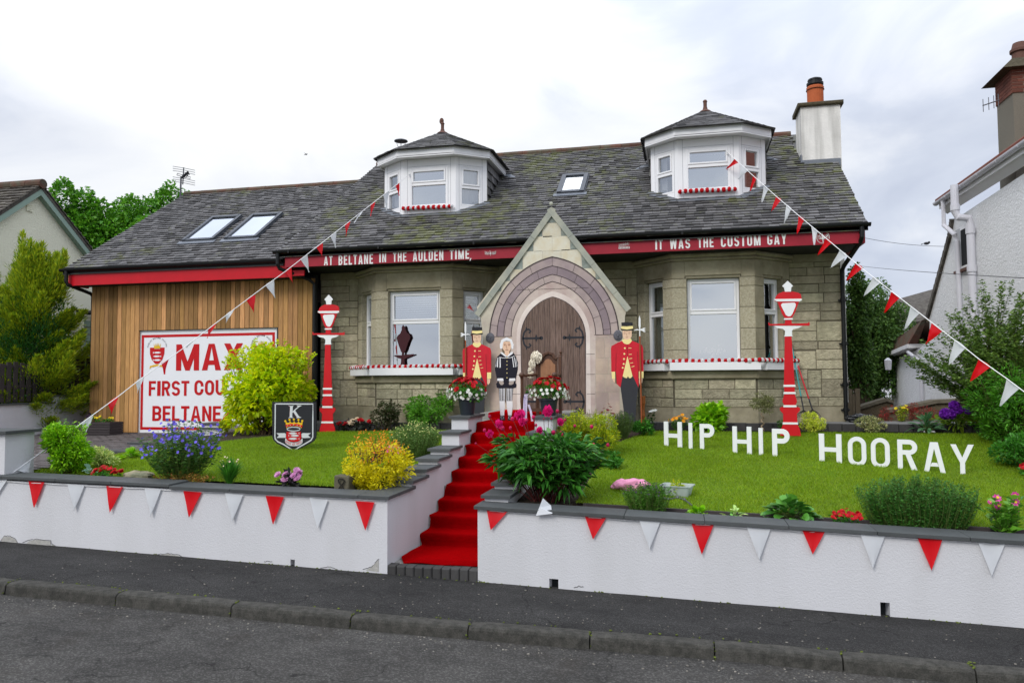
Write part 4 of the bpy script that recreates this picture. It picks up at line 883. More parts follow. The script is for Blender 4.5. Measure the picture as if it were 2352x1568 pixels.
# ---- chimney
ch = MB(); ch.box(2.30, 3.02, 15.36, 16.02, 5.6, 7.235); ch.box(2.69, 3.02, 15.37, 16.01, 1.0, 5.6)
m_harl = M('grey_harled_render', S(222, 220, 214), rough=0.9, noise=(6, 0.1), bump=(30, 0.5, 0.01), streak=(6, 0.55, S(105, 105, 98)))
chm = ch.build('chimney', m_harl, house); cp = MB(); cp.bbox(2.245, 3.075, 15.30, 16.08, 7.236, 7.315, .02)
m_capmoss = M('mossy_cope', S(74, 68, 52), rough=0.95, noise=(14, 0.4), bump=(25, 1, 0.02)); cp.build('chimney_cope', m_capmoss, chm)
ld = MB(); ld.box(2.28, 3.0, 15.335, 15.36, 6.05, 6.19); ld.box(2.275, 2.30, 15.33, 16.0, 6.0, 6.3); ld.build('lead_flashing', m_lead, chm)
pt = MB(); pt.lathe([(.155, 0), (.155, .36), (.165, .38), (.165, .42), (.15, .44), (.14, .44)], (2.635, 15.72, 7.31), n=20)
m_pot = M('clay_pot', S(172, 88, 48), rough=0.75, noise=(8, 0.15)); pot = pt.build('chimney_pot', m_pot, chm, smooth=False)
cw = MB(); cw.lathe([(.13, .44), (.16, .47), (.16, .51), (.13, .52), (.13, .55), (.14, .56), (.13, .59), (.06, .62)], (2.635, 15.72, 7.31), n=18); cw.tube([(2.635+.168*math.cos(k*.3), 15.72+.168*math.sin(k*.3), 7.68) for k in range(22)], .005, n=5); cw.build('cowl', m_black, pot)
# ================================================================ garage wing
garage = thing('garage', (-9.6, 14.2, 1.0), 'low garage wing clad in vertical larch boards, with a scarlet fascia and two roof windows', 'garage')
GYE, GZE, GYR = 13.05, 4.30, 16.5
vx = [(-10.28, -9.53), (-9.28, -8.53)]
groof, GZR = roof_plane(garage, 'roof', -12.40, -7.42, -12.10, -7.10, GYE, GZE, GYR, m_slate2, seed=9, holes=[(a-.02, b+.02, (13.93-GYE)*SL, (15.0-GYE)*SL) for a, b in vx])
rt = MB(); x = -12.1
while x < -7.1: rt.tube([(x, GYR, GZR-.02), (x+.445, GYR, GZR-.02+random.uniform(-.004, .004))], .085, n=10); x += .45
rt.build('ridge_tiles', m_ridge, groof)
for a, b in vx: skylight(garage, a, b, 13.95, 15.0, GYE, GZE, pan=.07)
cl = MB(); R = random.Random(2); x = -12.05
while x < -6.99:
    w = min(0.102, -6.98-x); z0 = 0.97 if not (-10.93 < x+w/2 < -7.78) else 3.05
    cl.bbox(x+.002, x+w-.002, 13.45-R.uniform(0, .003), 13.49, z0, 3.99, .004); x += 0.105
y = 13.5
while y < 16: cl.bbox(-12.055, -12.04, y, y+.128, .97, 4.1, .002); y += .131
cl.build('cladding', m_wood_clad, garage)
rv = MB(); rv.box(-10.955, -10.93, 13.452, 13.75, 0.97, 3.075); rv.box(-7.775, -7.75, 13.452, 13.75, 0.97, 3.075); rv.box(-10.93, -7.775, 13.452, 13.75, 3.05, 3.075); rv.build('door_reveal', m_timber_dark, garage)
gw = MB(); gw.box(-12.03, -7.13, 13.76, 13.9, 0.9, 4.1); gw.box(-12.03, -11.9, 13.5, 19.5, 0.9, 4.2); gw.box(-12.03, -7.1, 19.5, 19.6, .9, 4.2); gw.prism([(-12.02, 13.5, 4.15), (-12.02, 19.5, 4.15), (-12.02, GYR, GZR-.15)], (.1, 0, 0)); gw.build('wall', m_dark, garage)
gf = MB(); gf.box(-12.29, -7.32, 13.08, 13.11, 3.975, 4.235); gf.box(-12.29, -12.26, 13.11, 13.6, 3.975, 4.235); gf.box(-7.32, -7.0, 13.081, 13.108, 3.995, 4.1); gf.build('fascia', m_red_fascia2, garage)
gs = MB(); gs.box(-12.25, -7.12, 13.112, 13.5, 3.99, 4.005); gs.build('soffit', m_soffit, garage)
gg = MB(); gutter(gg, -12.42, -7.42, 13.01, 4.31); gg.box(-12.4, -7.42, 13.045, 13.079, 4.225, 4.34)

gg.build('gutter', m_black, garage)
gd = MB(); gd.tube([(-12.27, 13.0, 4.27), (-12.27, 13.0, 4.06), (-12.25, 13.02, 3.99), (-12.13, 13.5, 3.86), (-12.12, 13.56, 3.8), (-12.12, 13.58, 1.0)], .036, n=10); gd.build('downpipe', m_black, garage)
d2 = MB(); d2.tube([(-7.43, 12.86, 4.40), (-7.43, 12.86, 4.2), (-7.42, 12.9, 4.12), (-7.02, 13.33, 3.95), (-6.94, 13.38, 3.86), (-6.94, 13.38, 1.1)], .036, n=10)
d2.build('downpipe', m_black, garage)
# ================================================================ flat painted boards
def flat(name, pts, y, t, mat, parent=None, loc=None):
    """polygon given as world (x, z) pairs, front at y, thickness t"""
    return MB().plate([(p[0], p[1]) for p in pts], y, t).build(name, mat, parent, loc)
def px(fn, Y): return lambda x, y: (lambda q: (q[0], q[2]))(at(*fn(x, y), Y))
def stroke(mb, pts, w, y, t=0.0015):
    """a painted line of width w along (x, z) points"""
    pts = [np.array(p, float) for p in pts]; n = len(pts); L = []; Rr = []
    for i in range(n):
        d = pts[min(i+1, n-1)]-pts[max(i-1, 0)]; d /= np.linalg.norm(d)+1e-9; q = np.array([-d[1], d[0]])*w/2; L.append(pts[i]+q); Rr.append(pts[i]-q)
    for i in range(n-1): mb.plate([L[i], L[i+1], Rr[i+1], Rr[i]], y, t)
def ell(cx, cz, rx, rz, n=20, a0=0, a1=2*math.pi): return [(cx+rx*math.cos(a0+(a1-a0)*k/(n if a1-a0 > 6.2 else n-1)), cz+rz*math.sin(a0+(a1-a0)*k/(n if a1-a0 > 6.2 else n-1))) for k in range(n)]
m_gold = M('gold_paint', S(222, 178, 30), rough=0.45, noise=(20, .1)); m_silver = M('silver_paint', S(200, 203, 206), rough=0.45, noise=(15, .06)); m_navy = M('navy_paint', S(20, 18, 32), rough=0.5, noise=(10, .2))
m_skin = M('skin_paint', S(226, 190, 160), rough=0.6, noise=(14, .06)); m_skin_d = M('skin_shade_paint', S(150, 105, 85), rough=0.6); m_cream = M('cream_paint', S(238, 220, 150), rough=0.6, noise=(8, .06))
m_coat = M('scarlet_coat_paint', S(196, 26, 44), rough=0.55, noise=(9, .22), stretch=(1, 1, .5)); m_coat_d = M('coat_line_paint', S(110, 14, 28), rough=0.6); m_trouser = M('charcoal_trouser_paint', S(48, 49, 54), rough=0.6, noise=(9, .16))
m_board = M('white_sign_board', (0.78, 0.79, 0.81), rough=0.4, noise=(2, .03)); m_ink = M('ink_line', S(45, 40, 50), rough=0.6)
# ---------------------------------------------------------------- big sign in the garage opening
YS = 13.50
sg = thing('sign_board', (-9.35, YS, 0.95), 'big white board sign with red border and red lettering starting MAX in the garage opening', 'sign')
cs = crop(340, 800, 1986/380); ps = px(cs, YS)
bx0, bx1, bz0, bz1 = -10.925, -7.782, 0.955, 3.045
MB().box(bx0, bx1, YS, YS+.03, bz0, bz1).build('board', m_board, sg)
bd = MB(); w = 0.055; i0, i1, j0, j1 = bx0+.06, bx1-.06, bz0+.07, bz1-.085
bd.box(i0, i1, YS-.003, YS, j1-w, j1); bd.box(i0, i1, YS-.003, YS, j0, j0+w); bd.box(i0, i0+w, YS-.003, YS, j0+w, j1-w); bd.box(i1-w, i1, YS-.003, YS, j0+w, j1-w)
bd.build('border', m_signred, sg)
lt = MB()
for body, a, b, z0_, z1_, xr in (('MAX', 523, 1395, 655, 309, 960), ('FIRST', 166, 695, 988, 793, 430), ('COU', 762, 1160, 980, 782, 960), ('BELTANE', 213, 1110, 1318, 1120, 640), ('2', 1135, 1250, 1310, 1115, 1190)):
    xa, xb = ps(a, z0_)[0], ps(b, z0_)[0]; put_word(lt, body, xa, xb, ps(xr, z0_)[1], ps(xr, z1_)[1], YS-.004, stem=.30, bar=.175, gap=.16)
lt.build('lettering', m_signred, sg)
def crest(parent, cx, cz, s, y):
    """burgh shield with three fish, crown above, scroll below, words on an arc; s = shield width"""
    sh = [(-.5, .42), (-.2, .42), (-.2, .34), (.2, .34), (.2, .42), (.5, .42), (.49, .05), (.36, -.30), (.14, -.53), (0, -.56), (-.14, -.53), (-.36, -.30), (-.49, .05)]
    root = flat('crest_shield', [(cx+a*s, cz+b*s) for a, b in sh], y, .003, m_signred, parent)
    f = MB()
    for k in range(3):
        zz = cz+s*(.12-.22*k); d = 1 if k == 1 else -1
        f.plate([(cx-.28*s*d, zz), (cx-.1*s*d, zz+.055*s), (cx+.1*s*d, zz+.045*s), (cx+.2*s*d, zz+.01*s), (cx+.29*s*d, zz+.06*s), (cx+.27*s*d, zz), (cx+.29*s*d, zz-.06*s), (cx+.2*s*d, zz-.01*s), (cx+.1*s*d, zz-.045*s), (cx-.1*s*d, zz-.055*s)][::d], y-.002, .002)
    f.build('fish', m_board, root)
    c = MB(); c.plate([(cx-.2*s, cz+.36*s), (cx+.2*s, cz+.36*s), (cx+.24*s, cz+.66*s), (cx+.15*s, cz+.46*s), (cx+.1*s, cz+.68*s), (cx+.04*s, cz+.46*s), (cx, cz+.70*s), (cx-.04*s, cz+.46*s), (cx-.1*s, cz+.68*s), (cx-.15*s, cz+.46*s), (cx-.24*s, cz+.66*s)], y-.002, .002)
    c.plate([(cx-.5*s, cz-.85*s), (cx-.47*s, cz-.66*s), (cx, cz-.57*s), (cx+.47*s, cz-.66*s), (cx+.5*s, cz-.85*s), (cx+.38*s, cz-.74*s), (cx, cz-.68*s), (cx-.38*s, cz-.74*s)], y-.002, .002)
    c.build('crown', m_gold, root)
    wd = MB(); txt = 'PEEBLES BELTANE FESTIVAL'
    for k, chh in enumerate(txt):
        if chh == ' ': continue
        an = math.radians(172-164*k/(len(txt)-1)); V, F = text_poly(chh, .01); h = .085*s*1.35
        x0 = sum(v[0] for v in V)/len(V); ca, sa = math.cos(an-math.pi/2), math.sin(an-math.pi/2); r_ = .60*s
        wd.add([(cx+r_*math.cos(an)+((v[0]-x0)*ca-v[1]*sa)*h, y-.001, cz+.38*s+r_*math.sin(an)*.95+((v[0]-x0)*sa+v[1]*ca)*h) for v in V], F)
    wd.build('crest_words', m_ink, root)
q = ps(277, 470); crest(sg, q[0], q[1]+.03, 0.345, YS-.004)
q = ps(1640, 445); crest(sg, q[0], q[1]+.03, 0.345, YS-.004)
# ---------------------------------------------------------------- painted church doorway
YP = 12.75
s3 = crop(1100, 500, 1568/600); p3 = px(s3, YP)
po = thing('doorway_board', (-2.2, YP, 1.45), 'tall painted board of a pointed stone church doorway covering the front door', 'painted board')
m_pstone = M('painted_buff_stone', S(200, 194, 174), rough=0.7, noise=(2.2, .12), col2=S(176, 164, 150), mixscale=2.5)
m_pblock = M('painted_cream_blocks', S(214, 210, 192), rough=0.7, isl=.1, noise=(6, .14), col2=S(198, 188, 162), mixscale=6)
m_pslate = M('painted_bluegrey_stone', S(112, 124, 120), rough=0.7, isl=.12, noise=(9, .3), col2=S(150, 156, 146), mixscale=8)
m_pcope = M('painted_cope', S(172, 172, 156), rough=0.7, noise=(4, .16), col2=S(142, 146, 136), mixscale=4)
m_parch = M('painted_mauve_arch', S(150, 134, 136), rough=0.7, noise=(2.5, .18), col2=S(184, 168, 160), mixscale=1.4)
m_preveal = M('painted_pale_reveal', S(205, 192, 180), rough=0.7, noise=(3, .1), col2=S(176, 155, 148), mixscale=1.6)
m_pdoor = M('painted_oak', S(122, 102, 92), rough=0.7, isl=.16, noise=(4, .25), stretch=(22, 1, 1.2), col2=S(88, 70, 60), mixscale=3)
m_pline = M('painted_joint', S(70, 60, 60), rough=0.7); m_piron = M('painted_iron', S(40, 42, 48), rough=0.6, noise=(10, .2))
cx0 = -2.168; ZB = 1.40
# outer board: gable with shoulders and jambs
B = [p3(730, 60), p3(1225, 690), p3(1208, 760), p3(1200, 960), (cx0+1.20, 1.16), (cx0+.45, 1.16), (cx0+.45, ZB), (cx0-.99, ZB), (cx0-.99, 1.16), (cx0-1.20, 1.16), p3(285, 960), p3(268, 780), p3(240, 700)]
bo = flat('board', B, YP, .012, m_pstone, po)
bl = MB(); bs = MB()
def pblock(x0, y0, x1, y1, mb): a, b = p3(x0, y0), p3(x1, y1); mb.plate([(a[0], b[1]), (b[0], b[1]), (b[0], a[1]), (a[0], a[1])], YP-.002, .002)
for r in ((672, 155, 788, 238), (613, 240, 732, 332), (734, 240, 849, 328), (543, 338, 668, 450), (671, 334, 790, 420), (793, 325, 920, 440), (460, 455, 540, 520), (930, 448, 1013, 515), (404, 532, 460, 600), (1018, 520, 1080, 570)): pblock(*r, bl)
for tri in ([(730, 80), (772, 148), (690, 150)], [(665, 170), (668, 238), (625, 240)], [(790, 165), (835, 232), (792, 235)], [(608, 250), (610, 334), (560, 336)], [(852, 245), (905, 322), (852, 326)], [(540, 358), (540, 452), (468, 455)], [(922, 335), (1005, 444), (930, 446)], [(455, 480), (458, 528), (415, 530)], [(1018, 470), (1060, 516), (1016, 517)], [(402, 548), (400, 595), (365, 597)]): bs.plate([p3(*p) for p in tri], YP-.002, .002)
bl.build('painted_blocks', m_pblock, po); bs.build('painted_infill', m_pslate, po)
cp = MB()   # sloping copes of the gable: real battens
for side in (-1, 1):
    yo_ = YP-.035-.003*(side > 0)
    A = np.array(p3(730, 45)); E_ = np.array(p3(1250, 708) if side > 0 else p3(228, 742)); d = (E_-A)/np.linalg.norm(E_-A); n = np.array([-d[1], d[0]])*(1 if side > 0 else -1)
    L = np.linalg.norm(E_-A); k = 0.0
    while k < L-.01:
        k2 = min(k+.62, L); a, b = A+d*(k+.002), A+d*(k2-.002); cp.prism([(a[0], yo_, a[1]), (b[0], yo_, b[1]), (b[0]-n[0]*.10, yo_, b[1]-n[1]*.10), (a[0]-n[0]*.10, yo_, a[1]-n[1]*.10)], (0, .033, 0)); k = k2
cp.ball((cx0, YP-.06, p3(730, 30)[1]), .034, .02, .034); cp.build('cope_batten', m_pcope, po)
# arch rings: pointed, from springing at z = ZSP
ZSP = p3(735, 885)[1]
def pointed(hw, zapex, n=18, zsp=ZSP):
    """pointed arch of half width hw rising to zapex: left springing to right springing"""
    h = zapex-zsp; R_ = (h*h+hw*hw)/(2*hw); c = hw-R_     # right arc centre at x = c
    a1 = math.acos(max(-1, min(1, -c/R_))); right = [(cx0+c+R_*math.cos(a1*k/n), zsp+R_*math.sin(a1*k/n)) for k in range(n+1)]
    left = [(2*cx0-x, z) for x, z in right]; return left[:-1]+right[::-1]
rings = [(1.115, p3(735, 372)[1]), (.985, p3(735, 430)[1]), (.86, p3(735, 486)[1]), (.73, p3(735, 532)[1])]
RP = [pointed(hw, za) for hw, za in rings]
m_mats = [m_parch, m_parch, m_parch]
for k, (c1__, c2__) in enumerate(((S(176, 160, 152), S(150, 134, 136)), (S(148, 132, 134), S(126, 112, 118)), (S(182, 166, 158), S(156, 140, 138)))):
    ar = MB(); A, C = RP[k], RP[k+1]; ar.plate(A+C[::-1], YP-.003-.001*k, .003); ar.build('painted_arch', M('painted_arch_ring_%d' % (k+1), c1__, rough=.7, noise=(4, .16), col2=c2__, mixscale=1.3), po)
rev = RP[3]+[(cx0+.71, ZB+.02), (cx0-.71, ZB+.02)]
flat('painted_reveal', rev, YP-.004, .003, m_preveal, po)
flat('painted_splay', pointed(.635, p3(737, 596)[1], zsp=p3(737, 890)[1])+[(cx0+.635, ZB+.02), (cx0-.635, ZB+.02)], YP-.005, .002, M('painted_white_splay', S(226, 216, 206), rough=.7, noise=(2.5, .08), col2=S(206, 190, 182), mixscale=1.5), po)
m_jamb = M('painted_jamb_stone', S(196, 176, 156), rough=0.7, isl=.10, noise=(3, .14), col2=S(168, 150, 142), mixscale=2)
for s in (-1, 1):   # jamb stones below the springing
    jb = MB(); z = ZB+.02; hs = [.36, .30, .27, .34, .32]; k = 0
    while z < ZSP-.02:
        z2 = min(z+hs[k % 5], ZSP); x = .72; 
        for w_ in ((.16, .24) if k % 2 else (.22, .18)): jb.plate([(cx0+s*x+s*.004, z+.004), (cx0+s*(x+w_)-s*.004, z+.004), (cx0+s*(x+w_)-s*.004, z2-.004), (cx0+s*x+s*.004, z2-.004)][::s], YP-.0035, .002); x += w_
        z = z2; k += 1
    jb.build('painted_jamb', m_jamb, po)
dr_ = pointed(.553, p3(737, 634)[1], zsp=p3(737, 900)[1]-.0); dz = [(cx0+.553, ZB+.02), (cx0-.553, ZB+.02)]
ol = MB(); ol.plate([(cx0+(x-cx0)*1.025, z+.01) for x, z in dr_]+dz, YP-.006, .002); ol.build('door_outline', m_pline, po)
dm = MB(); npl = 11
def clipx(poly, xa, xb):
    out = [p for p in poly]
    for sgn, lim in ((1, xa), (-1, xb)):
        q = []
        for i in range(len(out)):
            a, b = out[i], out[(i+1) % len(out)]; ia, ib = sgn*(a[0]-lim) >= 0, sgn*(b[0]-lim) >= 0
            if ia: q.append(a)
            if ia != ib: t = (lim-a[0])/(b[0]-a[0]); q.append((lim, a[1]+t*(b[1]-a[1])))
        out = q
    return out
full = dr_+dz
for k in range(npl): xa = cx0-.553+1.106*k/npl; dm.plate(clipx(full, xa+.003, xa+1.106/npl-.003), YP-.009, .003)
door = dm.build('painted_door', m_pdoor, po)
hn = MB()
def hinge(zc, s, x_in):
    """strap hinge with a C scroll at the jamb; s = +1 at the right jamb"""
    xj = cx0+s*.545; y = YP-.012
    stroke(hn, [(xj-s*.02, zc), (cx0+s*x_in, zc)], .034, y, .003); hn.plate(ell(cx0+s*(x_in-.01), zc, .032, .032, 10), y, .003)
    for v in (-1, 1):
        stroke(hn, [(xj-s*.02, zc+v*.0), (xj-s*.045, zc+v*.10), (xj-s*.085, zc+v*.15), (xj-s*.13, zc+v*.155), (xj-s*.16, zc+v*.12), (xj-s*.13, zc+v*.09)], .03, y, .003)
        hn.plate(ell(xj-s*.085, zc+v*.175, .012, .02, 8), y, .003); hn.plate([(cx0+s*(x_in+.06), zc+v*.015), (cx0+s*(x_in+.095), zc+v*.015), (cx0+s*(x_in+.078), zc+v*.07)][::v*s], y, .003)
for zc in (p3(580, 903)[1], p3(580, 1315)[1]): hinge(zc, -1, .21); hinge(zc, 1, .21)
hn.build('strap_hinge', m_piron, door)
ln = MB()
for kk_, A in enumerate(RP): stroke(ln, A, .020 if kk_ == 0 else .012, YP-.0075, .002)
for k in range(3):
    A, C = RP[k], RP[k+1]
    for i in range(2+k, len(A)-1, 4): stroke(ln, [A[i], C[i]], .0045, YP-.0075, .002)
for s in (-1, 1):
    for i, z in enumerate((1.75, 2.08, 2.42)): stroke(ln, [(cx0+s*.57, z), (cx0+s*.71, z+.0)], .006, YP-.0065, .002)
stroke(ln, [(cx0-1.115, ZSP), (cx0-.71, ZSP)], .008, YP-.0076, .002); stroke(ln, [(cx0+.71, ZSP), (cx0+1.115, ZSP)], .008, YP-.0076, .002)
z = p3(735, 580)[1]; stroke(ln, [(cx0-.62, z), (cx0+.62, z)], .004, YP-.0078, .002)
ln.build('painted_joint', m_pline, po)
m_mask = M('grey_carved_face', S(92, 92, 98), rough=.7, noise=(20, .3), bump=(30, .6, .01))
for s in (-1, 1):
    mk_ = MB(); cxm, czm = cx0+s*1.105, p3(1140, 885)[1]; mk_.lathe([(.0, 0), (.07, 0.0)], (0, 0, 0), n=3) if False else None
    mk_.ball((cxm, YP-.006, czm), .078, .016, .092, n=16, m=10); mk_.ball((cxm, YP-.026, czm-.008), .014, .010, .026); mk_.ball((cxm-.026, YP-.022, czm+.022), .015, .006, .008); mk_.ball((cxm+.026, YP-.022, czm+.022), .015, .006, .008); mk_.ball((cxm, YP-.022, czm-.045), .026, .006, .009)
    mk_.build('carved_face', m_mask, po)
# ---------------------------------------------------------------- painted guards
def guard(cx, y, zb, h, label, side, group):
    """plywood guard in a red coat; drawn in units of the photo's left guard (1304 units tall)"""
    k = h/1304.0; P = lambda x, v: (cx+(x-303)*k, zb+(1404-v)*k); A = lambda *q: [P(*p) for p in q]
    root = thing('guard_cutout', (cx, y, zb), label, 'painted cutout', group)
    out = A((232, 100), (374, 104), (378, 175), (386, 190), (376, 205), (362, 210), (362, 275), (350, 305), (362, 340), (430, 368), (490, 398), (505, 440), (506, 700), (504, 820), (492, 835), (488, 880), (458, 914), (446, 900), (437, 945), (410, 1130), (400, 1290), (392, 1404), (258, 1404), (240, 1200), (208, 945), (160, 900), (120, 870), (118, 835), (96, 825), (92, 700), (90, 440), (98, 405), (180, 362), (236, 340), (258, 308), (244, 275), (240, 208), (222, 195), (216, 180), (232, 170))
    MB().plate(out, y, .014).build('plywood', m_timber, root)
    y1 = y-.002
    flat('trousers', A((236, 800), (372, 800), (437, 945), (410, 1130), (400, 1290), (392, 1404), (258, 1404), (240, 1200), (208, 945)), y1, .002, m_trouser, root)
    flat('face', A((244, 200), (362, 200), (362, 275), (350, 305), (330, 330), (300, 338), (275, 330), (258, 308), (244, 275)), y1, .002, m_skin, root)
    ct = MB(); ct.plate(A((236, 340), (300, 384), (362, 340), (430, 368), (490, 398), (505, 440), (506, 738), (444, 740), (442, 900), (437, 945), (372, 800), (306, 640), (303, 545), (298, 640), (236, 800), (208, 945), (160, 900), (150, 740), (92, 740), (90, 440), (98, 405), (180, 362)), y-.003, .003)
    ct.build('coat', m_coat, root)
    vs_ = MB(); vs_.plate(A((303, 540), (364, 800), (344, 822), (322, 826), (306, 800), (290, 826), (262, 818), (238, 800)), y-.0045, .002); vs_.plate(A((250, 315), (300, 330), (350, 312), (364, 345), (330, 380), (300, 388), (262, 374), (236, 342)), y-.0045, .002)
    vs_.plate(A((94, 740), (140, 740), (140, 832), (98, 830)), y-.0045, .002); vs_.plate(A((446, 738), (506, 738), (503, 824), (446, 828)), y-.0045, .002); vs_.build('waistcoat', m_cream, root)
    hd = MB(); hd.plate(A((448, 828), (492, 830), (488, 880), (458, 914), (446, 880)), y-.004, .002); hd.plate(A((104, 832), (138, 832), (140, 880), (120, 872)), y-.004, .002); hd.build('hand', m_skin, root)
    ht = MB(); ht.plate(A((230, 102), (300, 98), (374, 104), (378, 150), (300, 152), (232, 150)), y-.004, .004); ht.plate(A((216, 182), (300, 196), (386, 184), (382, 205), (300, 212), (226, 202)), y-.005, .005); hat = ht.build('hat', m_blackpaint, root)
    hb = MB(); hb.plate(A((231, 150), (300, 154), (378, 148), (380, 184), (300, 196), (226, 182)), y-.004, .003); hb.build('hat_band', m_cream, hat)
    ln_ = MB()
    for a, b in ((258, 232), (318, 232)): stroke(ln_, A((a, b+2), (a+12, b-5), (a+26, b+2)), 4*k, y-.0035, .001); stroke(ln_, A((a+2, b+14), (a+24, b+14)), 6*k, y-.0035, .001)
    stroke(ln_, A((300, 232), (294, 268), (304, 272)), 3.5*k, y-.0035, .001); stroke(ln_, A((284, 292), (300, 296), (316, 291)), 6*k, y-.0035, .001); ln_.build('face_lines', m_skin_d, root)
    cl_ = MB()
    for q in (((430, 480), (440, 740), (442, 900)), ((158, 500), (150, 740), (160, 900)), ((302, 385), (303, 545))): stroke(cl_, A(*q), 5*k, y-.0046, .001)
    cl_.build('coat_lines', m_coat_d, root)
    bt = MB()
    for x, v in ((271, 436), (263, 510), (258, 576), (253, 640), (240, 690)): bt.plate([P(x+12*math.cos(a*math.pi/5), v+12*math.sin(a*math.pi/5)) for a in range(10)], y-.006, .003)
    for x, v, s_ in ((318, 436, 0), (320, 518, -2), (325, 574, -5), (336, 631, -6), (352, 680, -10)): stroke(bt, A((x, v), (x+38, v+s_)), 7*k, y-.005, .002)
    bt.build('buttons', m_cream, root)
    # halberd: a separate pole held in front
    sx = 140 if side < 0 else 466; hb_ = thing('halberd', (P(sx, 0)[0], y-.03, zb), ('halberd with a white blade held by the guard left of the painted doorway' if side < 0 else 'halberd with a white blade held by the guard right of the painted doorway'), 'halberd', 'halberds of the painted guards')
    dx = 0 if side < 0 else 6
    MB().tube([(P(sx, 285)[0], y-.03, P(0, 285)[1]), (P(sx+dx, 1404)[0], y-.03, zb)], .011, n=8).build('shaft', M('halberd_shaft_%d' % (side+1), S(150, 78, 42), rough=.6), hb_)
    bm = MB(); bm.plate(A((sx, 15), (sx+12, 60), (sx+13, 150), (sx+6, 190), (sx+6, 285), (sx-6, 285), (sx-6, 190), (sx-13, 150), (sx-12, 60)), y-.035, .008)
    d = -1 if side < 0 else 1
    bm.plate(A(*[(sx+d*u, v) for u, v in ((6, 192), (30, 190), (50, 178), (72, 178), (72, 186), (58, 188), (58, 198), (72, 198), (72, 206), (58, 208), (58, 220), (72, 222), (72, 232), (50, 232), (30, 216), (6, 212))]), y-.034, .007); bm.plate(A(*[(sx-d*u, v) for u, v in ((4, 198), (40, 192), (68, 204), (70, 212), (40, 206), (4, 210))]), y-.034, .007)
    bm.build('blade', m_white_paint, hb_); return root
gl_ = at(1440, 740, 12.15); zbR = 1.30; hR = gl_[2]-zbR
guard(at(1441, 800, 12.15)[0], 12.15, zbR, hR, 'painted guard in a red coat, right of the painted doorway by the bay window', 1, 'painted guards by the doorway')
top = at(1096, 751, 12.58); guard(at(1096, 800, 12.58)[0], 12.58, top[2]-hR, hR, 'painted frowning guard in a red coat, left of the doorway behind a flower pot', -1, 'painted guards by the doorway')
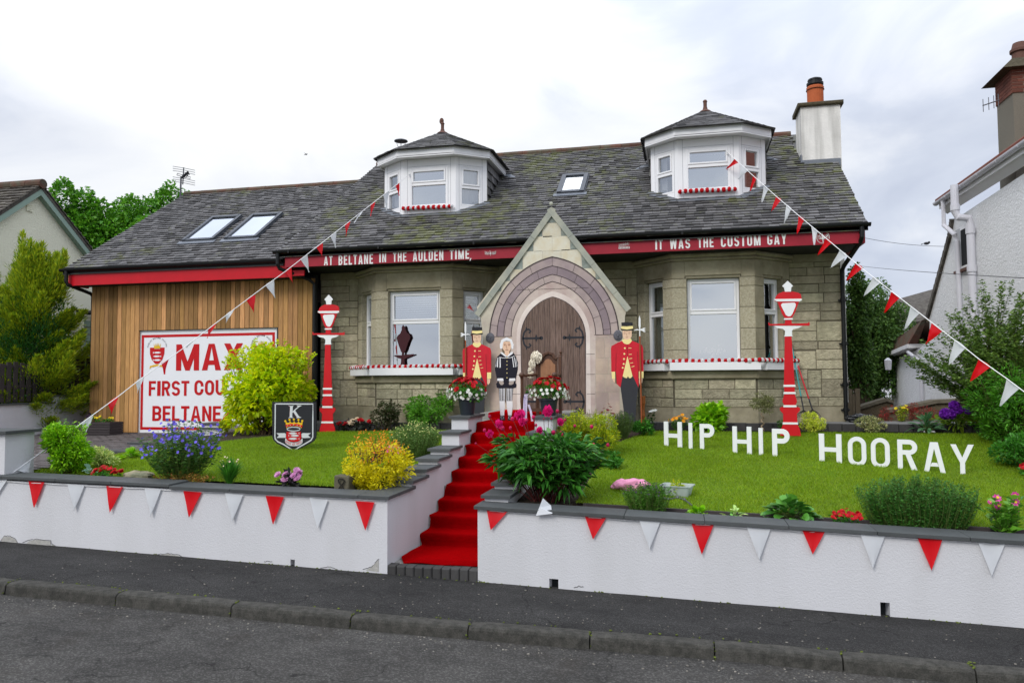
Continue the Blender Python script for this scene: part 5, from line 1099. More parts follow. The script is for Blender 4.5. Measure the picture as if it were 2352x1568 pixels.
# ---------------------------------------------------------------- painted boy in black and white hose
def boy(y, zb):
    c4 = crop(1140, 800, 5.6); Q = px(c4, y); A = lambda *q: [Q(*p) for p in q]; m_ = lambda x: Q(x, 900)[0]
    root = thing('page_cutout', (Q(705, 1400)[0], y, zb), 'painted page boy in a white wig and striped breeches standing on the red carpet', 'painted cutout')
    body = A((640, 280), (710, 240), (780, 275), (806, 350), (800, 400), (770, 400), (755, 440), (800, 450), (840, 520), (868, 600), (865, 690), (836, 820), (832, 880), (848, 900), (840, 945), (800, 955), (785, 1130), (796, 1200), (778, 1330), (785, 1400), (795, 1424), (720, 1424), (728, 1335), (712, 1200), (700, 1150), (690, 1140), (676, 1200), (672, 1335), (690, 1424), (605, 1424), (620, 1340), (610, 1200), (605, 1130), (598, 955), (570, 945), (560, 890), (580, 870), (566, 800), (545, 690), (548, 600), (580, 510), (620, 470), (650, 445), (640, 402), (622, 400), (615, 340))
    MB().plate(body, y, .014).build('plywood', m_timber, root); y1 = y-.002
    flat('tunic', A((625, 468), (650, 455), (712, 512), (780, 455), (812, 470), (840, 520), (868, 600), (866, 690), (836, 820), (832, 880), (846, 900), (838, 945), (800, 955), (712, 945), (600, 955), (572, 945), (560, 890), (580, 870), (566, 800), (545, 690), (548, 600), (580, 510)), y1, .002, m_navy, root)
    flat('face', A((652, 300), (760, 300), (778, 350), (765, 410), (745, 440), (748, 470), (712, 505), (680, 470), (684, 440), (655, 400), (648, 350)), y1-.001, .002, m_skin, root)
    wg = MB(); wg.plate(A((618, 400), (614, 340), (640, 272), (710, 240), (780, 270), (808, 345), (802, 402), (776, 400), (772, 340), (755, 296), (710, 290), (668, 300), (655, 345), (650, 400)), y1-.003, .003); wg.build('wig', m_white_paint, root)
    wh = MB()
    for q in (((620, 452), (650, 448), (714, 508), (705, 520), (640, 475)), ((800, 445), (770, 445), (714, 508), (724, 520), (795, 470))): wh.plate(A(*q), y1-.004, .003)
    for q in (((606, 520), (630, 522), (634, 660), (604, 668)), ((580, 530), (600, 522), (592, 664), (562, 650)), ((562, 585), (574, 545), (560, 650), (546, 660)), ((775, 525), (792, 520), (828, 655), (808, 662)), ((800, 515), (818, 520), (858, 650), (840, 658)), ((826, 530), (842, 550), (868, 640), (864, 655))):
        mx_ = sum(p[0] for p in q)/4; wh.plate(A(*[(mx_+(p[0]-mx_)*.55+(p[0]-mx_)*0, p[1]) for p in q]), y1-.003, .002)
    for q in (((582, 815), (660, 812), (668, 850), (640, 852), (590, 848), (578, 850)), ((750, 815), (830, 812), (832, 848), (780, 852), (742, 852))): wh.plate(A(*q), y1-.005, .003)
    for q in (((608, 1130), (684, 1130), (684, 1210), (674, 1332), (624, 1332), (612, 1210)), ((706, 1130), (790, 1130), (796, 1200), (778, 1330), (732, 1330), (712, 1210))): wh.plate(A(*q), y1-.002, .002)
    stroke(wh, A((605, 520), (660, 528), (712, 530), (770, 524), (820, 500)), .008, y1-.004, .001); wh.build('white_trim', m_white_paint, root)
    br_ = MB(); br_.plate(A((598, 950), (692, 950), (692, 1130), (606, 1136)), y1-.001, .002); br_.plate(A((704, 950), (800, 950), (786, 1130), (706, 1136)), y1-.001, .002); br_.build('breeches', m_navy, root)
    st_ = MB()
    for x in (612, 634, 656, 676, 712, 734, 756, 778): st_.plate(A((x, 955), (x+11, 955), (x+10 if x < 700 else x+7, 1128), (x+1 if x < 700 else x-2, 1128)), y1-.003, .002)
    st_.build('stripe', m_white_paint, root)
    hd = MB(); hd.plate(A((600, 852), (660, 852), (672, 885), (655, 905), (630, 908), (606, 880)), y1-.003, .002); hd.plate(A((750, 852), (815, 852), (806, 890), (780, 905), (745, 905), (740, 885)), y1-.003, .002); m_hand = M('grey_hand_paint', S(172, 160, 150), rough=.6); hd.build('hand', m_hand, root)
    sh = MB(); sh.plate(A((620, 1332), (676, 1332), (694, 1424), (604, 1424)), y1-.002, .002); sh.plate(A((728, 1330), (778, 1330), (796, 1424), (718, 1424)), y1-.002, .002); shoe = sh.build('shoe', m_blackpaint, root)
    bk = MB()
    for x in (648, 754): stroke(bk, A((x-18, 1345), (x+16, 1345), (x+20, 1378), (x-16, 1378), (x-18, 1345)), .006, y1-.004, .002)
    bk.build('buckle', m_silver, shoe)
    fl_ = MB()
    for x in (684, 744): fl_.plate([Q(x+13*math.cos(a*math.pi/5), 350+7*math.sin(a*math.pi/5)) for a in range(10)], y1-.004, .002); stroke(fl_, A((x-17, 332), (x, 326), (x+17, 334)), .005, y1-.004, .002)
    stroke(fl_, A((710, 345), (704, 392), (722, 394)), .004, y1-.004, .002); stroke(fl_, A((694, 418), (714, 414), (732, 418)), .009, y1-.004, .002); fl_.build('face_lines', m_skin_d, root)
    bt = MB()
    for v in (530, 576, 626, 683, 740, 806): bt.plate([Q(715+7*math.cos(a*math.pi/4), v+7*math.sin(a*math.pi/4)) for a in range(8)], y1-.005, .003)
    bt.build('buttons', m_cream, root); return root
boy(10.95, 1.392)
# ---------------------------------------------------------------- carved chair with a wig and ribbon on it
m_oak = M('carved_oak', S(82, 54, 38), rough=.5, noise=(4, .22), stretch=(10, 10, 1), bump=(20, .3, .005), spec=.4); m_oak_l = M('pale_oak_panel', S(150, 108, 78), rough=.5, noise=(5, .22), stretch=(10, 10, 1))
c5 = crop(1300, 840, 1045/160); YC = 11.25; Qc = px(c5, YC)
chr_ = thing('carved_chair', (Qc(460, 1400)[0], YC-.2, 1.392), 'high-backed carved oak armchair in front of the painted door behind a flower pot', 'chair')
X = lambda x: Qc(x, 700)[0]; Zc = lambda v: Qc(450, v)[1]; ZF = 1.392
bk = MB(); bk.plate([(X(268), Zc(440)), (X(320), Zc(430)), (X(360), Zc(350)), (X(410), Zc(285)), (X(470), Zc(262)), (X(535), Zc(290)), (X(570), Zc(340)), (X(608), Zc(365)), (X(610), ZF+.42), (X(270), ZF+.42)], YC, .03)
bk.build('backrest', m_oak, chr_)
cr = MB(); stroke(cr, [(X(262), Zc(452)), (X(318), Zc(440)), (X(352), Zc(360)), (X(405), Zc(292)), (X(470), Zc(268)), (X(538), Zc(296)), (X(575), Zc(350)), (X(612), Zc(372))], .045, YC-.03, .06); cr.build('cresting_rail', m_oak, chr_, bevel=.006)
pn = MB(); pn.plate([(X(340), Zc(460)), (X(375), Zc(445)), (X(420), Zc(385)), (X(465), Zc(370)), (X(510), Zc(390)), (X(545), Zc(445)), (X(578), Zc(465)), (X(578), ZF+.45), (X(340), ZF+.45)], YC-.008, .008); pan = pn.build('back_panel', m_oak_l, chr_)
cv = MB(); cv.plate(ell(X(455), Zc(575), .05, .06, 14), YC-.014, .006); cv.plate([(X(400), Zc(500)), (X(455), Zc(430)), (X(515), Zc(500)), (X(455), Zc(520))], YC-.012, .004); cv.build('carved_relief', m_oak_l, pan)
for xx in (285, 655):
    ps_ = MB(); x = X(xx); ps_.box(x-.022, x+.022, YC-.02, YC+.03, ZF, Zc(330 if xx > 400 else 450)); ps_.build('rear_leg', m_oak, chr_, bevel=.004)
fn = MB(); fn.lathe([(.022, 0), (.03, .01), (.012, .025), (.024, .05), (.02, .07), (.006, .09)], (X(668), YC, Zc(322)), n=12); fn.build('finial', m_oak, chr_)
MB().box(X(268), X(640), YC-.44, YC, ZF+.40, ZF+.45).build('seat', m_oak, chr_, bevel=.01)
for xx in (120, 640):
    lg = MB(); x = X(xx) if xx > 200 else X(125); lg.lathe([(.022, 0), (.022, .08), (.03, .10), (.018, .16), (.028, .3), (.022, .40), (.022, .6), (.028, .66)], (x, YC-.42, ZF), n=12); lg.build('front_leg', m_oak, chr_)
    am = MB(); am.tube([(x, YC-.47, ZF+.665), (x, YC-.42, ZF+.685), (x, YC-.25, ZF+.665), (X(285 if xx < 200 else 650), YC, ZF+.68)], [.03, .028, .02, .02], n=10); am.ball((x, YC-.46, ZF+.67), .036); am.build('armrest', m_oak, chr_)
MB().box(X(125), X(640), YC-.43, YC-.39, ZF+.14, ZF+.19).build('stretcher', m_oak, chr_)
def tuft(mb, c, rx, rz, n, r0, seed):
    R = random.Random(seed)
    for k in range(n):
        a, b = R.uniform(0, 6.28), math.acos(R.uniform(-1, 1)); d = np.array([math.sin(b)*math.cos(a), math.sin(b)*math.sin(a)*.7, math.cos(b)]); p = np.array(c)+d*np.array([rx, rx*.7, rz])*R.uniform(.5, .95)
        q = p+np.array([d[0]*.02, d[1]*.02-.01, -.03-R.random()*.03]); mb.tube([p, (p+q)/2+d*.012, q], [r0, r0*.8, r0*.2], n=5)
m_hair = M('cream_horsehair', S(224, 216, 196), rough=.8, isl=.12, noise=(30, .1))
wg = MB(); tuft(wg, (X(275), YC-.05, Zc(320)), .075, .085, 260, .008, 1); tuft(wg, (X(215), YC-.06, Zc(420)), .035, .07, 120, .007, 2); tag(wg.build('wig', m_hair, loc=(X(270), YC-.05, Zc(400))), 'cream horsehair wig hung over the top corner of the carved chair', 'wig')
fl_ = MB(); R = random.Random(5)
for k in range(60): fl_.ball((X(185)+R.gauss(0, .016), YC-.06+R.gauss(0, .012), Zc(590)+R.uniform(-.085, .085)), R.uniform(.010, .018), n=6, m=4, jit=.2)
tag(fl_.build('flower_spray', m_hair, loc=(X(185), YC-.06, Zc(690))), 'spray of small cream flowers hanging below the wig on the carved chair', 'flower spray')
m_ribbon = M('lilac_white_ribbon', S(214, 208, 232), rough=.6, noise=(14, .1))
for (pts, w, lab) in (([(200, 935), (185, 1010), (180, 1200), (175, 1395)], .055, 'wide white printed ribbon hanging from the arm of the carved chair'), ([(235, 1100), (262, 1190), (285, 1290), (292, 1375)], .028, 'narrow lilac ribbon dangling beside the wide white ribbon on the chair')):
    rb = MB(); p0 = [np.array((X(a), YC-.46+.01*math.sin(i*2), Zc(b))) for i, (a, b) in enumerate(pts)]
    for a, b in zip(p0[:-1], p0[1:]): rb.hexa([a-[w/2, 0, 0], a+[w/2, .012, 0], b+[w/2, .012, 0], b-[w/2, 0, 0]], [a-[w/2, -.002, 0], a+[w/2, .014, 0], b+[w/2, .014, 0], b-[w/2, -.002, 0]])
    o = rb.build('ribbon', m_ribbon, loc=p0[-1]); tag(o, lab, 'ribbon')
    if w > .04:
        tx = MB(); R = random.Random(3)
        for k in range(26): z = Zc(980)+(Zc(1380)-Zc(980))*k/26; x = X(181); tx.box(x-.012+R.uniform(-.004, .004), x-.006+R.uniform(.004, .014), YC-.475, YC-.474, z, z+.008)
        tx.build('printed_words', M('ribbon_print', S(120, 105, 160), rough=.7), o)
# ---------------------------------------------------------------- painted lamp posts
def lamp(cxp, y, ztop, zb, label):
    """flat plywood street lamp, drawn in units of the photo's left lamp"""
    c2 = crop(500, 700, 1829/700); h = ztop-zb; k = h/(998-88); X0_ = 833; P = lambda x, v: (cxp+(x-X0_)*k, zb+(998-v)*k); A = lambda *q: [P(*p) for p in q]; M2 = lambda L: L+[(2*X0_-a, b) for a, b in L[::-1]]
    root = thing('lamp_post_cutout', (cxp, y, zb), label, 'lamp post cutout', 'red and white painted lamp posts')
    post = M2([(X0_-58, 998), (X0_-52, 960), (X0_-40, 930), (X0_-38, 870), (X0_-55, 850), (X0_-56, 835), (X0_-34, 825), (X0_-32, 818), (X0_-40, 800), (X0_-38, 785), (X0_-28, 755), (X0_-30, 700), (X0_-22, 500), (X0_-19, 415)])
    MB().plate(A(*post), y, .016).build('post', m_red, root)
    hd = MB(); hd.plate(A((X0_-17, 345), (X0_+22, 345), (X0_+20, 312), (X0_+40, 280), (X0_+66, 210), (X0_+80, 205), (X0_+80, 196), (X0_+76, 170), (X0_+62, 160), (X0_+30, 152), (X0_-25, 152), (X0_-44, 160), (X0_-60, 172), (X0_-70, 196), (X0_-72, 205), (X0_-55, 212), (X0_-30, 285), (X0_-13, 312)), y, .016); lan = hd.build('lantern', m_red, root)
    ab = MB(); ab.plate(A((X0_-110, 332), (X0_-104, 332), (X0_-102, 341), (X0_+112, 341), (X0_+112, 336), (X0_+120, 336), (X0_+120, 356), (X0_-108, 350)), y-.008, .010); ab.build('ladder_bar', m_red, root)
    wh = MB(); wh.plate(A((X0_-12, 152), (X0_-16, 128), (X0_-27, 118), (X0_-14, 105), (X0_+4, 88), (X0_+22, 105), (X0_+34, 120), (X0_+24, 128), (X0_+22, 155)), y, .016); wh.build('finial', m_white_paint, root)
    gl = MB(); gl.plate(A((X0_-36, 228), (X0_-28, 220), (X0_+38, 218), (X0_+47, 226), (X0_+45, 240), (X0_+26, 285), (X0_+15, 298), (X0_+2, 298), (X0_-10, 290), (X0_-33, 240)), y-.003, .003); gl.plate(A((X0_-71, 194), (X0_+79, 196), (X0_+81, 206), (X0_+66, 212), (X0_-60, 208), (X0_-73, 200)), y-.006, .006); gl.build('lantern_pane', m_white_paint, lan)
    wt = MB(); wt.plate(A((X0_-78, 352), (X0_+90, 352), (X0_+60, 368), (X0_+30, 374), (X0_+22, 384), (X0_+22, 408), (X0_+26, 416), (X0_-24, 416), (X0_-18, 408), (X0_-16, 384), (X0_-28, 372), (X0_-60, 366)), y-.003, .018)
    wt.build('bracket', m_white_paint, root)
    for v, hw in ((706, 33), (748, 33), (825, 36), (925, 42)): wt = MB(); wt.plate(A((X0_-hw, v-6), (X0_+hw, v-6), (X0_+hw+1, v+6), (X0_-hw-1, v+6)), y-.005, .006); wt.build('white_band', m_white_paint, root)
    wt = MB(); wt.plate(A((X0_-22, 309), (X0_+28, 309), (X0_+28, 318), (X0_-22, 318)), y-.004, .005)
    wt.build('white_band', m_white_paint, root); return root
zl = gz(-6.1, 12.3); lamp(-6.115, 12.3, at(752, 677, 12.3)[2], 1.075, 'red and white painted lamp post cutout beside the yellow shrub and the garage corner')
lamp(1.565, 12.2, at(1804, 645, 12.2)[2], 1.12, 'red and white painted lamp post cutout between the right bay window and the lawn lettering')
# ---------------------------------------------------------------- black shield with the K crest
sp_ = G(678, 1034); YSh = float(sp_[1]); cK = crop(660, 980, 1476/160); PK = px(cK, YSh); AK = lambda *q: [PK(*p) for p in q]
sh = thing('shield_sign', sp_, 'black painted shield with a K, a crown and fish standing on the left lawn', 'shield sign')
outl = [(187, 225), (700, 210), (1200, 232), (1205, 700), (1198, 1040), (1160, 1110), (1080, 1170), (900, 1260), (760, 1330), (688, 1350), (610, 1330), (460, 1260), (290, 1180), (220, 1110), (190, 1030)]
MB().plate(AK(*outl), YSh, .02).build('board', m_blackpaint, sh); bdr = MB()
stroke(bdr, AK((262, 268), (1130, 272), (1128, 600), (1125, 900), (1127, 1030), (1085, 1105), (960, 1180), (800, 1270), (690, 1345), (590, 1290), (450, 1200), (320, 1140), (262, 1080), (252, 1020), (258, 700), (262, 268)), px2m(sp_, 28/9.225*.919), YSh-.002, .002); bdr.build('border', m_silver, sh)
Kp = [(558, 302), (640, 318), (690, 300), (668, 330), (662, 440), (790, 330), (752, 300), (880, 304), (815, 340), (720, 420), (810, 555), (868, 585), (820, 592), (750, 598), (760, 570), (680, 455), (655, 480), (655, 575), (688, 585), (660, 592), (625, 585), (560, 598), (595, 570), (605, 330)]
kk = MB(); kk.plate(AK(*[(x-7, y+5) for x, y in Kp]), YSh-.002, .002); kk.build('letter_shadow', M('crimson_outline', S(130, 20, 50), rough=.6), sh)
flat('letter', AK(*Kp), YSh-.005, .003, m_silver, sh)
cw = MB(); cw.plate(AK((520, 835), (500, 700), (480, 660), (520, 690), (545, 705), (590, 700), (598, 640), (615, 690), (645, 705), (690, 690), (692, 630), (705, 690), (745, 712), (790, 690), (800, 640), (815, 695), (850, 712), (880, 665), (895, 690), (880, 760), (860, 835), (840, 800), (690, 770), (545, 800)), YSh-.003, .003)
for x, y in ((495, 665), (592, 632), (690, 625), (797, 635), (885, 660)): cw.plate([PK(x+24*math.cos(a*math.pi/6), y+24*math.sin(a*math.pi/6)) for a in range(12)], YSh-.005, .004)
crn = cw.build('crown', m_gold, sh); cr2 = MB(); cr2.plate(AK((503, 745), (560, 745), (620, 720), (690, 735), (760, 722), (830, 750), (892, 765), (875, 815), (840, 790), (690, 765), (560, 790), (512, 805)), YSh-.005, .003); cr2.build('crown_lining', m_red, crn)
cj = MB()
for x, y in ((540, 770), (613, 752), (687, 748), (768, 757), (838, 775)): cj.plate([PK(x+9*math.cos(a*math.pi/4), y+9*math.sin(a*math.pi/4)) for a in range(8)], YSh-.007, .003)
cj.build('pearl', m_silver, crn)
rg = MB(); n = 24
stroke(rg, [PK(688+150*math.cos(k*2*math.pi/n), 848+44*math.sin(k*2*math.pi/n)) for k in range(n+1)], px2m(sp_, 18/9.225*.919), YSh-.008, .004); rg.build('ring', m_silver, sh)
flat('ring_hollow', [PK(688+146*math.cos(k*2*math.pi/n), 848+40*math.sin(k*2*math.pi/n)) for k in range(n)], YSh-.006, .002, m_blackpaint, sh)
dru = flat('red_barrel', AK((522, 908), (600, 915), (690, 918), (780, 915), (850, 905), (860, 1060), (830, 1110), (760, 1140), (690, 1148), (610, 1138), (550, 1110), (510, 1060)), YSh-.003, .003, m_signred, sh)
fh = MB()
for y, d in ((945, -1), (1000, 1), (1070, -1)):
    c = 690-d*(-20); fh.plate(AK(*[(668-d*(-u) if d < 0 else 715+u, y+v) for u, v in ((-105, 0), (-40, -24), (40, -24), (105, 0), (40, 24), (-40, 24))]), YSh-.005, .003)
    tx_ = 795 if d < 0 else 592; fh.plate(AK((tx_, y), (tx_+32*(-d if d < 0 else -1)*(1 if d < 0 else 1), y-26), (tx_+18*(-d if d < 0 else -1), y), (tx_+32*(-d if d < 0 else -1), y+26)), YSh-.005, .003)
fh.build('fish', m_silver, dru)
rb = MB(); rb.plate(AK((288, 942), (480, 942), (505, 960), (508, 1040), (480, 1048), (290, 1050), (350, 995)), YSh-.004, .003); rb.plate(AK((1082, 942), (890, 942), (868, 960), (872, 1040), (900, 1055), (1080, 1048), (1020, 995)), YSh-.004, .003)
rb.plate(AK((495, 1050), (540, 1110), (610, 1150), (690, 1162), (770, 1150), (840, 1115), (890, 1055), (892, 1160), (840, 1210), (760, 1238), (690, 1242), (610, 1235), (540, 1205), (490, 1155)), YSh-.0045, .003); rib = rb.build('scroll', m_silver, sh)
wd = MB(); txt = 'DEEDS NOT WORDS'
for k, chh in enumerate(txt):
    if chh == ' ': continue
    t = k/(len(txt)-1)*2-1; V, F = text_poly(chh, .015); x0 = sum(v[0] for v in V)/len(V); c = PK(690+172*t, 1198-62*t*t); an = .62*t; h = px2m(sp_, 52/9.225*.919)/.72; ca, sa = math.cos(an), math.sin(an)
    wd.add([(c[0]+((v[0]-x0)*ca*.62-(v[1]-.35)*sa)*h, YSh-.006, c[1]+((v[0]-x0)*sa*.62+(v[1]-.35)*ca)*h) for v in V], F)
wd.build('motto', m_signred, rib)
# ---------------------------------------------------------------- lawn lettering
def hstroke(w, h, t, ch):
    """letter outlines in a w x h box with stroke t: list of polygons (outer only) or (polygon with hole as quads)"""
    if ch == 'H': return [[(0, 0), (t, 0), (t, h), (0, h)], [(w-t, 0), (w, 0), (w, h), (w-t, h)], [(t, h*.40), (w-t, h*.40), (w-t, h*.40+t*.85), (t, h*.40+t*.85)]]
    if ch == 'I': return [[(0, 0), (w, 0), (w, h), (0, h)]]
    if ch == 'A': a = t*1.12; return [[(0, 0), (a, 0), (w/2+.0, h*.80), (w-a, 0), (w, 0), (w*.5+a*.78, h), (w*.5-a*.78, h)], [(a+(w/2-a)*.30, h*.24), (w-a-(w/2-a)*.30, h*.24), (w-a-(w/2-a)*.56, h*.24+t*.9), (a+(w/2-a)*.56, h*.24+t*.9)]]
    if ch == 'Y': return [[(w/2-t/2, 0), (w/2+t/2, 0), (w/2+t/2, h*.42), (w, h), (w-t*1.15, h), (w/2, h*.58), (t*1.15, h), (0, h), (w/2-t/2, h*.42)]]
    out = []
    def ringarc(cx, cz, rx, rz, a0, a1, n=12):
        for k in range(n):
            p, q = a0+(a1-a0)*k/n, a0+(a1-a0)*(k+1)/n
            out.append([(cx+rx*math.cos(p), cz+rz*math.sin(p)), (cx+rx*math.cos(q), cz+rz*math.sin(q)), (cx+(rx-t)*math.cos(q), cz+(rz-t)*math.sin(q)), (cx+(rx-t)*math.cos(p), cz+(rz-t)*math.sin(p))])
    if ch == 'O':
        r = w/2; ringarc(r, h-r, r, r, 0, math.pi); ringarc(r, r, r, r, math.pi, 2*math.pi); out.append([(0, r), (t, r), (t, h-r), (0, h-r)]); out.append([(w-t, r), (w, r), (w, h-r), (w-t, h-r)]); return out
    if ch in 'PR':
        b = h*.50 if ch == 'P' else h*.52; r = (h-b+t*.0)/2; zc = h-r; out.append([(0, 0), (t, 0), (t, h), (0, h)]); xr = w-r
        out.append([(t, h-t), (xr, h-t), (xr, h), (t, h)]); out.append([(t, h-2*r), (xr, h-2*r), (xr, h-2*r+t), (t, h-2*r+t)]); ringarc(xr, zc, r, r, -math.pi/2, math.pi/2, 14)
        if ch == 'R': out.append([(w*.40, h-2*r+t*.02), (w*.40+t*1.05, h-2*r), (w, 0), (w-t*1.15, 0)])
        return out
L6 = crop(1700, 1000, 2247/860); L4 = crop(1550, 550, 1568/600)
LET = [('H', L4(287, 1310), L4(403, 1316), L4(345, 1490)), ('I', L4(448, 1320), L4(472, 1321), L4(460, 1503)), ('P', L4(521, 1325), L4(616, 1330), L4(536, 1505)), ('H', L4(735, 1342), L4(858, 1346), L4(796, 1533)), ('I', L4(906, 1353), L4(933, 1354), L4(920, 1543)), ('P', L4(994, 1357), L4(1108, 1362), L4(1008, 1551)),
       ('H', L6(908, 211), L6(1055, 221), L6(980, 413)), ('O', L6(1097, 233), L6(1216, 235), L6(1156, 431)), ('O', L6(1247, 241), L6(1370, 243), L6(1308, 444)), ('R', L6(1421, 251), L6(1551, 257), L6(1440, 458)), ('A', L6(1588, 268), L6(1735, 272), L6(1662, 481)), ('Y', L6(1769, 282), L6(1922, 288), L6(1842, 494))]
words_ = ['first H of the first HIP', 'letter I of the first HIP', 'letter P of the first HIP', 'letter H of the second HIP', 'letter I of the second HIP', 'letter P of the second HIP by the red lamp post', 'letter H that starts HOORAY', 'first letter O of HOORAY, next to its H', 'second letter O of HOORAY, next to its R', 'letter R of HOORAY', 'letter A of HOORAY', 'letter Y that ends HOORAY']
words_[0] = 'letter H of the first HIP'
posL = []
for i, (c, a, b, m_) in enumerate(LET): p = G(m_[0], m_[1]-2); posL.append(p)
for i, (c, a, b, m_) in enumerate(LET):
    p = posL[i]; j0, j1 = max(0, i-1), min(11, i+1); d = (posL[j1]-posL[j0])[:2]; d /= np.linalg.norm(d); nrm = np.array([d[1], -d[0]])
    base = np.array([p[0], p[1]]); top = on_plane((a[0]+b[0])/2, (a[1]+b[1])/2, base, base+d); h = top[2]-p[2]+.004
    pa, pb = on_plane(a[0], (a[1]+m_[1])/2, base, base+d), on_plane(b[0], (a[1]+m_[1])/2, base, base+d); ua, ub = (pa[:2]-base)@d, (pb[:2]-base)@d; w_ = ub-ua
    t_ = {'H': .235, 'I': 1.0, 'P': .28, 'O': .25, 'R': .25, 'A': .20, 'Y': .21}[c]*w_
    mb = MB()
    for poly in hstroke(w_, h, t_, c):
        pts = [(base[0]+d[0]*(ua+u), base[1]+d[1]*(ua+u), p[2]-.012+z) for u, z in poly]; mb.prism(pts, (-nrm[0]*.018, -nrm[1]*.018, 0))
    o = mb.build('lawn_letter', m_white_paint, loc=(p[0], p[1], p[2])); tag(o, 'white wooden '+words_[i]+(' standing on the lawn' if i != 5 else ''), 'letter', 'white HIP HIP HOORAY letters on the lawn')
# ---------------------------------------------------------------- bunting
def pennant(p0, p1, tip, mat, parent, bulge=0.02, n=5, seed=0):
    R = random.Random(seed); p0, p1, tip = (np.array(q, float) for q in (p0, p1, tip)); nrm = np.cross(p1-p0, tip-p0); nrm /= np.linalg.norm(nrm)+1e-9; ph = R.uniform(0, 3)
    V = []; F = []
    for i in range(n+1):
        t = i/n; a = p0+(tip-p0)*t; b = p1+(tip-p1)*t; m = 4
        for j in range(m+1): u = j/m; V.append(a+(b-a)*u+nrm*bulge*(math.sin(math.pi*u)*(1-t*.4)*math.sin(ph+2.2*t)+.35*math.sin(5*t+3*u+ph)*t))
    for i in range(n):
        for j in range(4): F.append((i*5+j, (i+1)*5+j, (i+1)*5+j+1, i*5+j+1))
    return np_mesh('pennant', V, F, mat, parent, smooth=True)
def string_bunting(name, label, A, B, cordpx, flags):
    A, B = np.array(A, float), np.array(B, float); pts = [on_plane(*p, A, B) for p in cordpx]; fine = []
    for p, q in zip(pts[:-1], pts[1:]): fine += [p+(q-p)*k/4 for k in range(4)]
    fine.append(pts[-1]); t = thing(name, fine[-1] if fine[-1][2] < fine[0][2] else fine[0], label, 'bunting', 'hanging strings of red and white bunting')
    MB().tube(fine, .0055, n=6).build('cord', m_cord, t)
    d = (B-A)/np.linalg.norm(B-A); nn = np.array([d[1], -d[0], 0])
    for i, (c, a, b, tp) in enumerate(flags):
        pa, pb, pt = on_plane(*a, A, B), on_plane(*b, A, B), on_plane(*tp, A, B); L = np.linalg.norm(pb-pa)
        # blown flags: turn the tip out of the string's plane so that its true height is kept
        want = 1.45*max(L, .15); have = np.linalg.norm(pt-(pa+pb)/2); off = math.sqrt(max(0, want**2-have**2))*.6
        pennant(pa, pb, pt, m_rpen if c == 'r' else m_wpen, t, bulge=.038, seed=i)
    return t
cA = crop(0, 880, 3.92); cB = crop(340, 640, 3.92); cC = crop(660, 400, 3.92); cD = crop(1780, 360, 3.92); cE = crop(2060, 600, 3.136)
flL = [('w', cC(1415, 145), cC(1462, 110), cC(1440, 190)), ('r', cC(1290, 250), cC(1328, 225), cC(1327, 350)), ('w', cC(1170, 345), cC(1228, 300), cC(1200, 490)), ('r', cC(1045, 440), cC(1093, 410), cC(1047, 550)), ('w', cC(930, 545), cC(970, 505), cC(885, 615)), ('r', cC(795, 640), cC(848, 600), cC(803, 748)), ('w', cC(650, 748), cC(710, 702), cC(702, 860)), ('r', cC(515, 855), cC(578, 815), cC(571, 945)), ('w', cC(360, 975), cC(425, 928), cC(445, 1100)), ('r', cC(205, 1095), cC(268, 1050), cC(283, 1205)), ('w', cC(15, 1228), cC(98, 1177), cC(110, 1355)),
       ('r', cB(1085, 437), cB(1172, 378), cB(1156, 556)), ('w', cB(880, 580), cB(965, 522), cB(880, 660)), ('r', cB(710, 715), cB(790, 660), cB(700, 805)), ('w', cB(485, 885), cB(560, 835), cB(500, 900)), ('r', cB(247, 1050), cB(325, 1000), cB(277, 1158)), ('w', cB(0, 1235), cB(85, 1175), cB(15, 1340)), ('r', cA(1055, 505), cA(1168, 425), cA(1093, 607)), ('w', cA(797, 695), cA(918, 612), cA(840, 810)), ('w', cA(160, 1155), cA(300, 1062), cA(285, 1192))]
cordL = [cC(1470, 105), cC(1290, 250), cC(1045, 440), cC(650, 748), cC(205, 1095), cB(1270, 290), cB(880, 582), cB(485, 887), cB(0, 1238), cA(1168, 427), cA(797, 697), cA(355, 1015), cA(160, 1155), cA(112, 1190)]
string_bunting('bunting', 'red and white bunting strung from the left dormer down to the gate pier', (-5.28, 14.02), (-7.60, 7.32), cordL, flL)
flR = [('w', cD(115, 50), cD(165, 90), cD(60, 160)), ('r', cD(222, 145), cD(262, 182), cD(140, 245)), ('w', cD(290, 200), cD(350, 262), cD(265, 345)), ('r', cD(402, 310), cD(437, 342), cD(373, 460)), ('w', cD(505, 415), cD(550, 450), cD(487, 572)), ('r', cD(628, 512), cD(677, 552), cD(582, 660)), ('w', cD(728, 592), cD(775, 638), cD(710, 775)), ('r', cD(848, 700), cD(903, 748), cD(833, 880)), ('w', cD(972, 805), cD(1035, 858), cD(1000, 990)), ('r', cD(1118, 925), cD(1172, 970), cD(1032, 1093)), ('w', cD(1252, 1040), cD(1322, 1100), cD(1158, 1217)), ('r', cD(1408, 1168), cD(1475, 1220), cD(1313, 1340)),
       ('w', cE(385, 285), cE(445, 335), cE(310, 440)), ('r', cE(527, 405), cE(592, 455), cE(472, 570)), ('w', cE(678, 515), cE(752, 572), cE(635, 695)), ('r', cE(845, 645), cE(930, 712), cE(803, 815)), ('w', cE(1022, 778), cE(1110, 848), cE(978, 978)), ('r', cE(1212, 932), cE(1305, 997), cE(1142, 1112)), ('w', cE(1432, 1085), cE(1530, 1165), cE(1380, 1300)), ('r', cE(1640, 1250), cE(1740, 1330), cE(1590, 1470))]
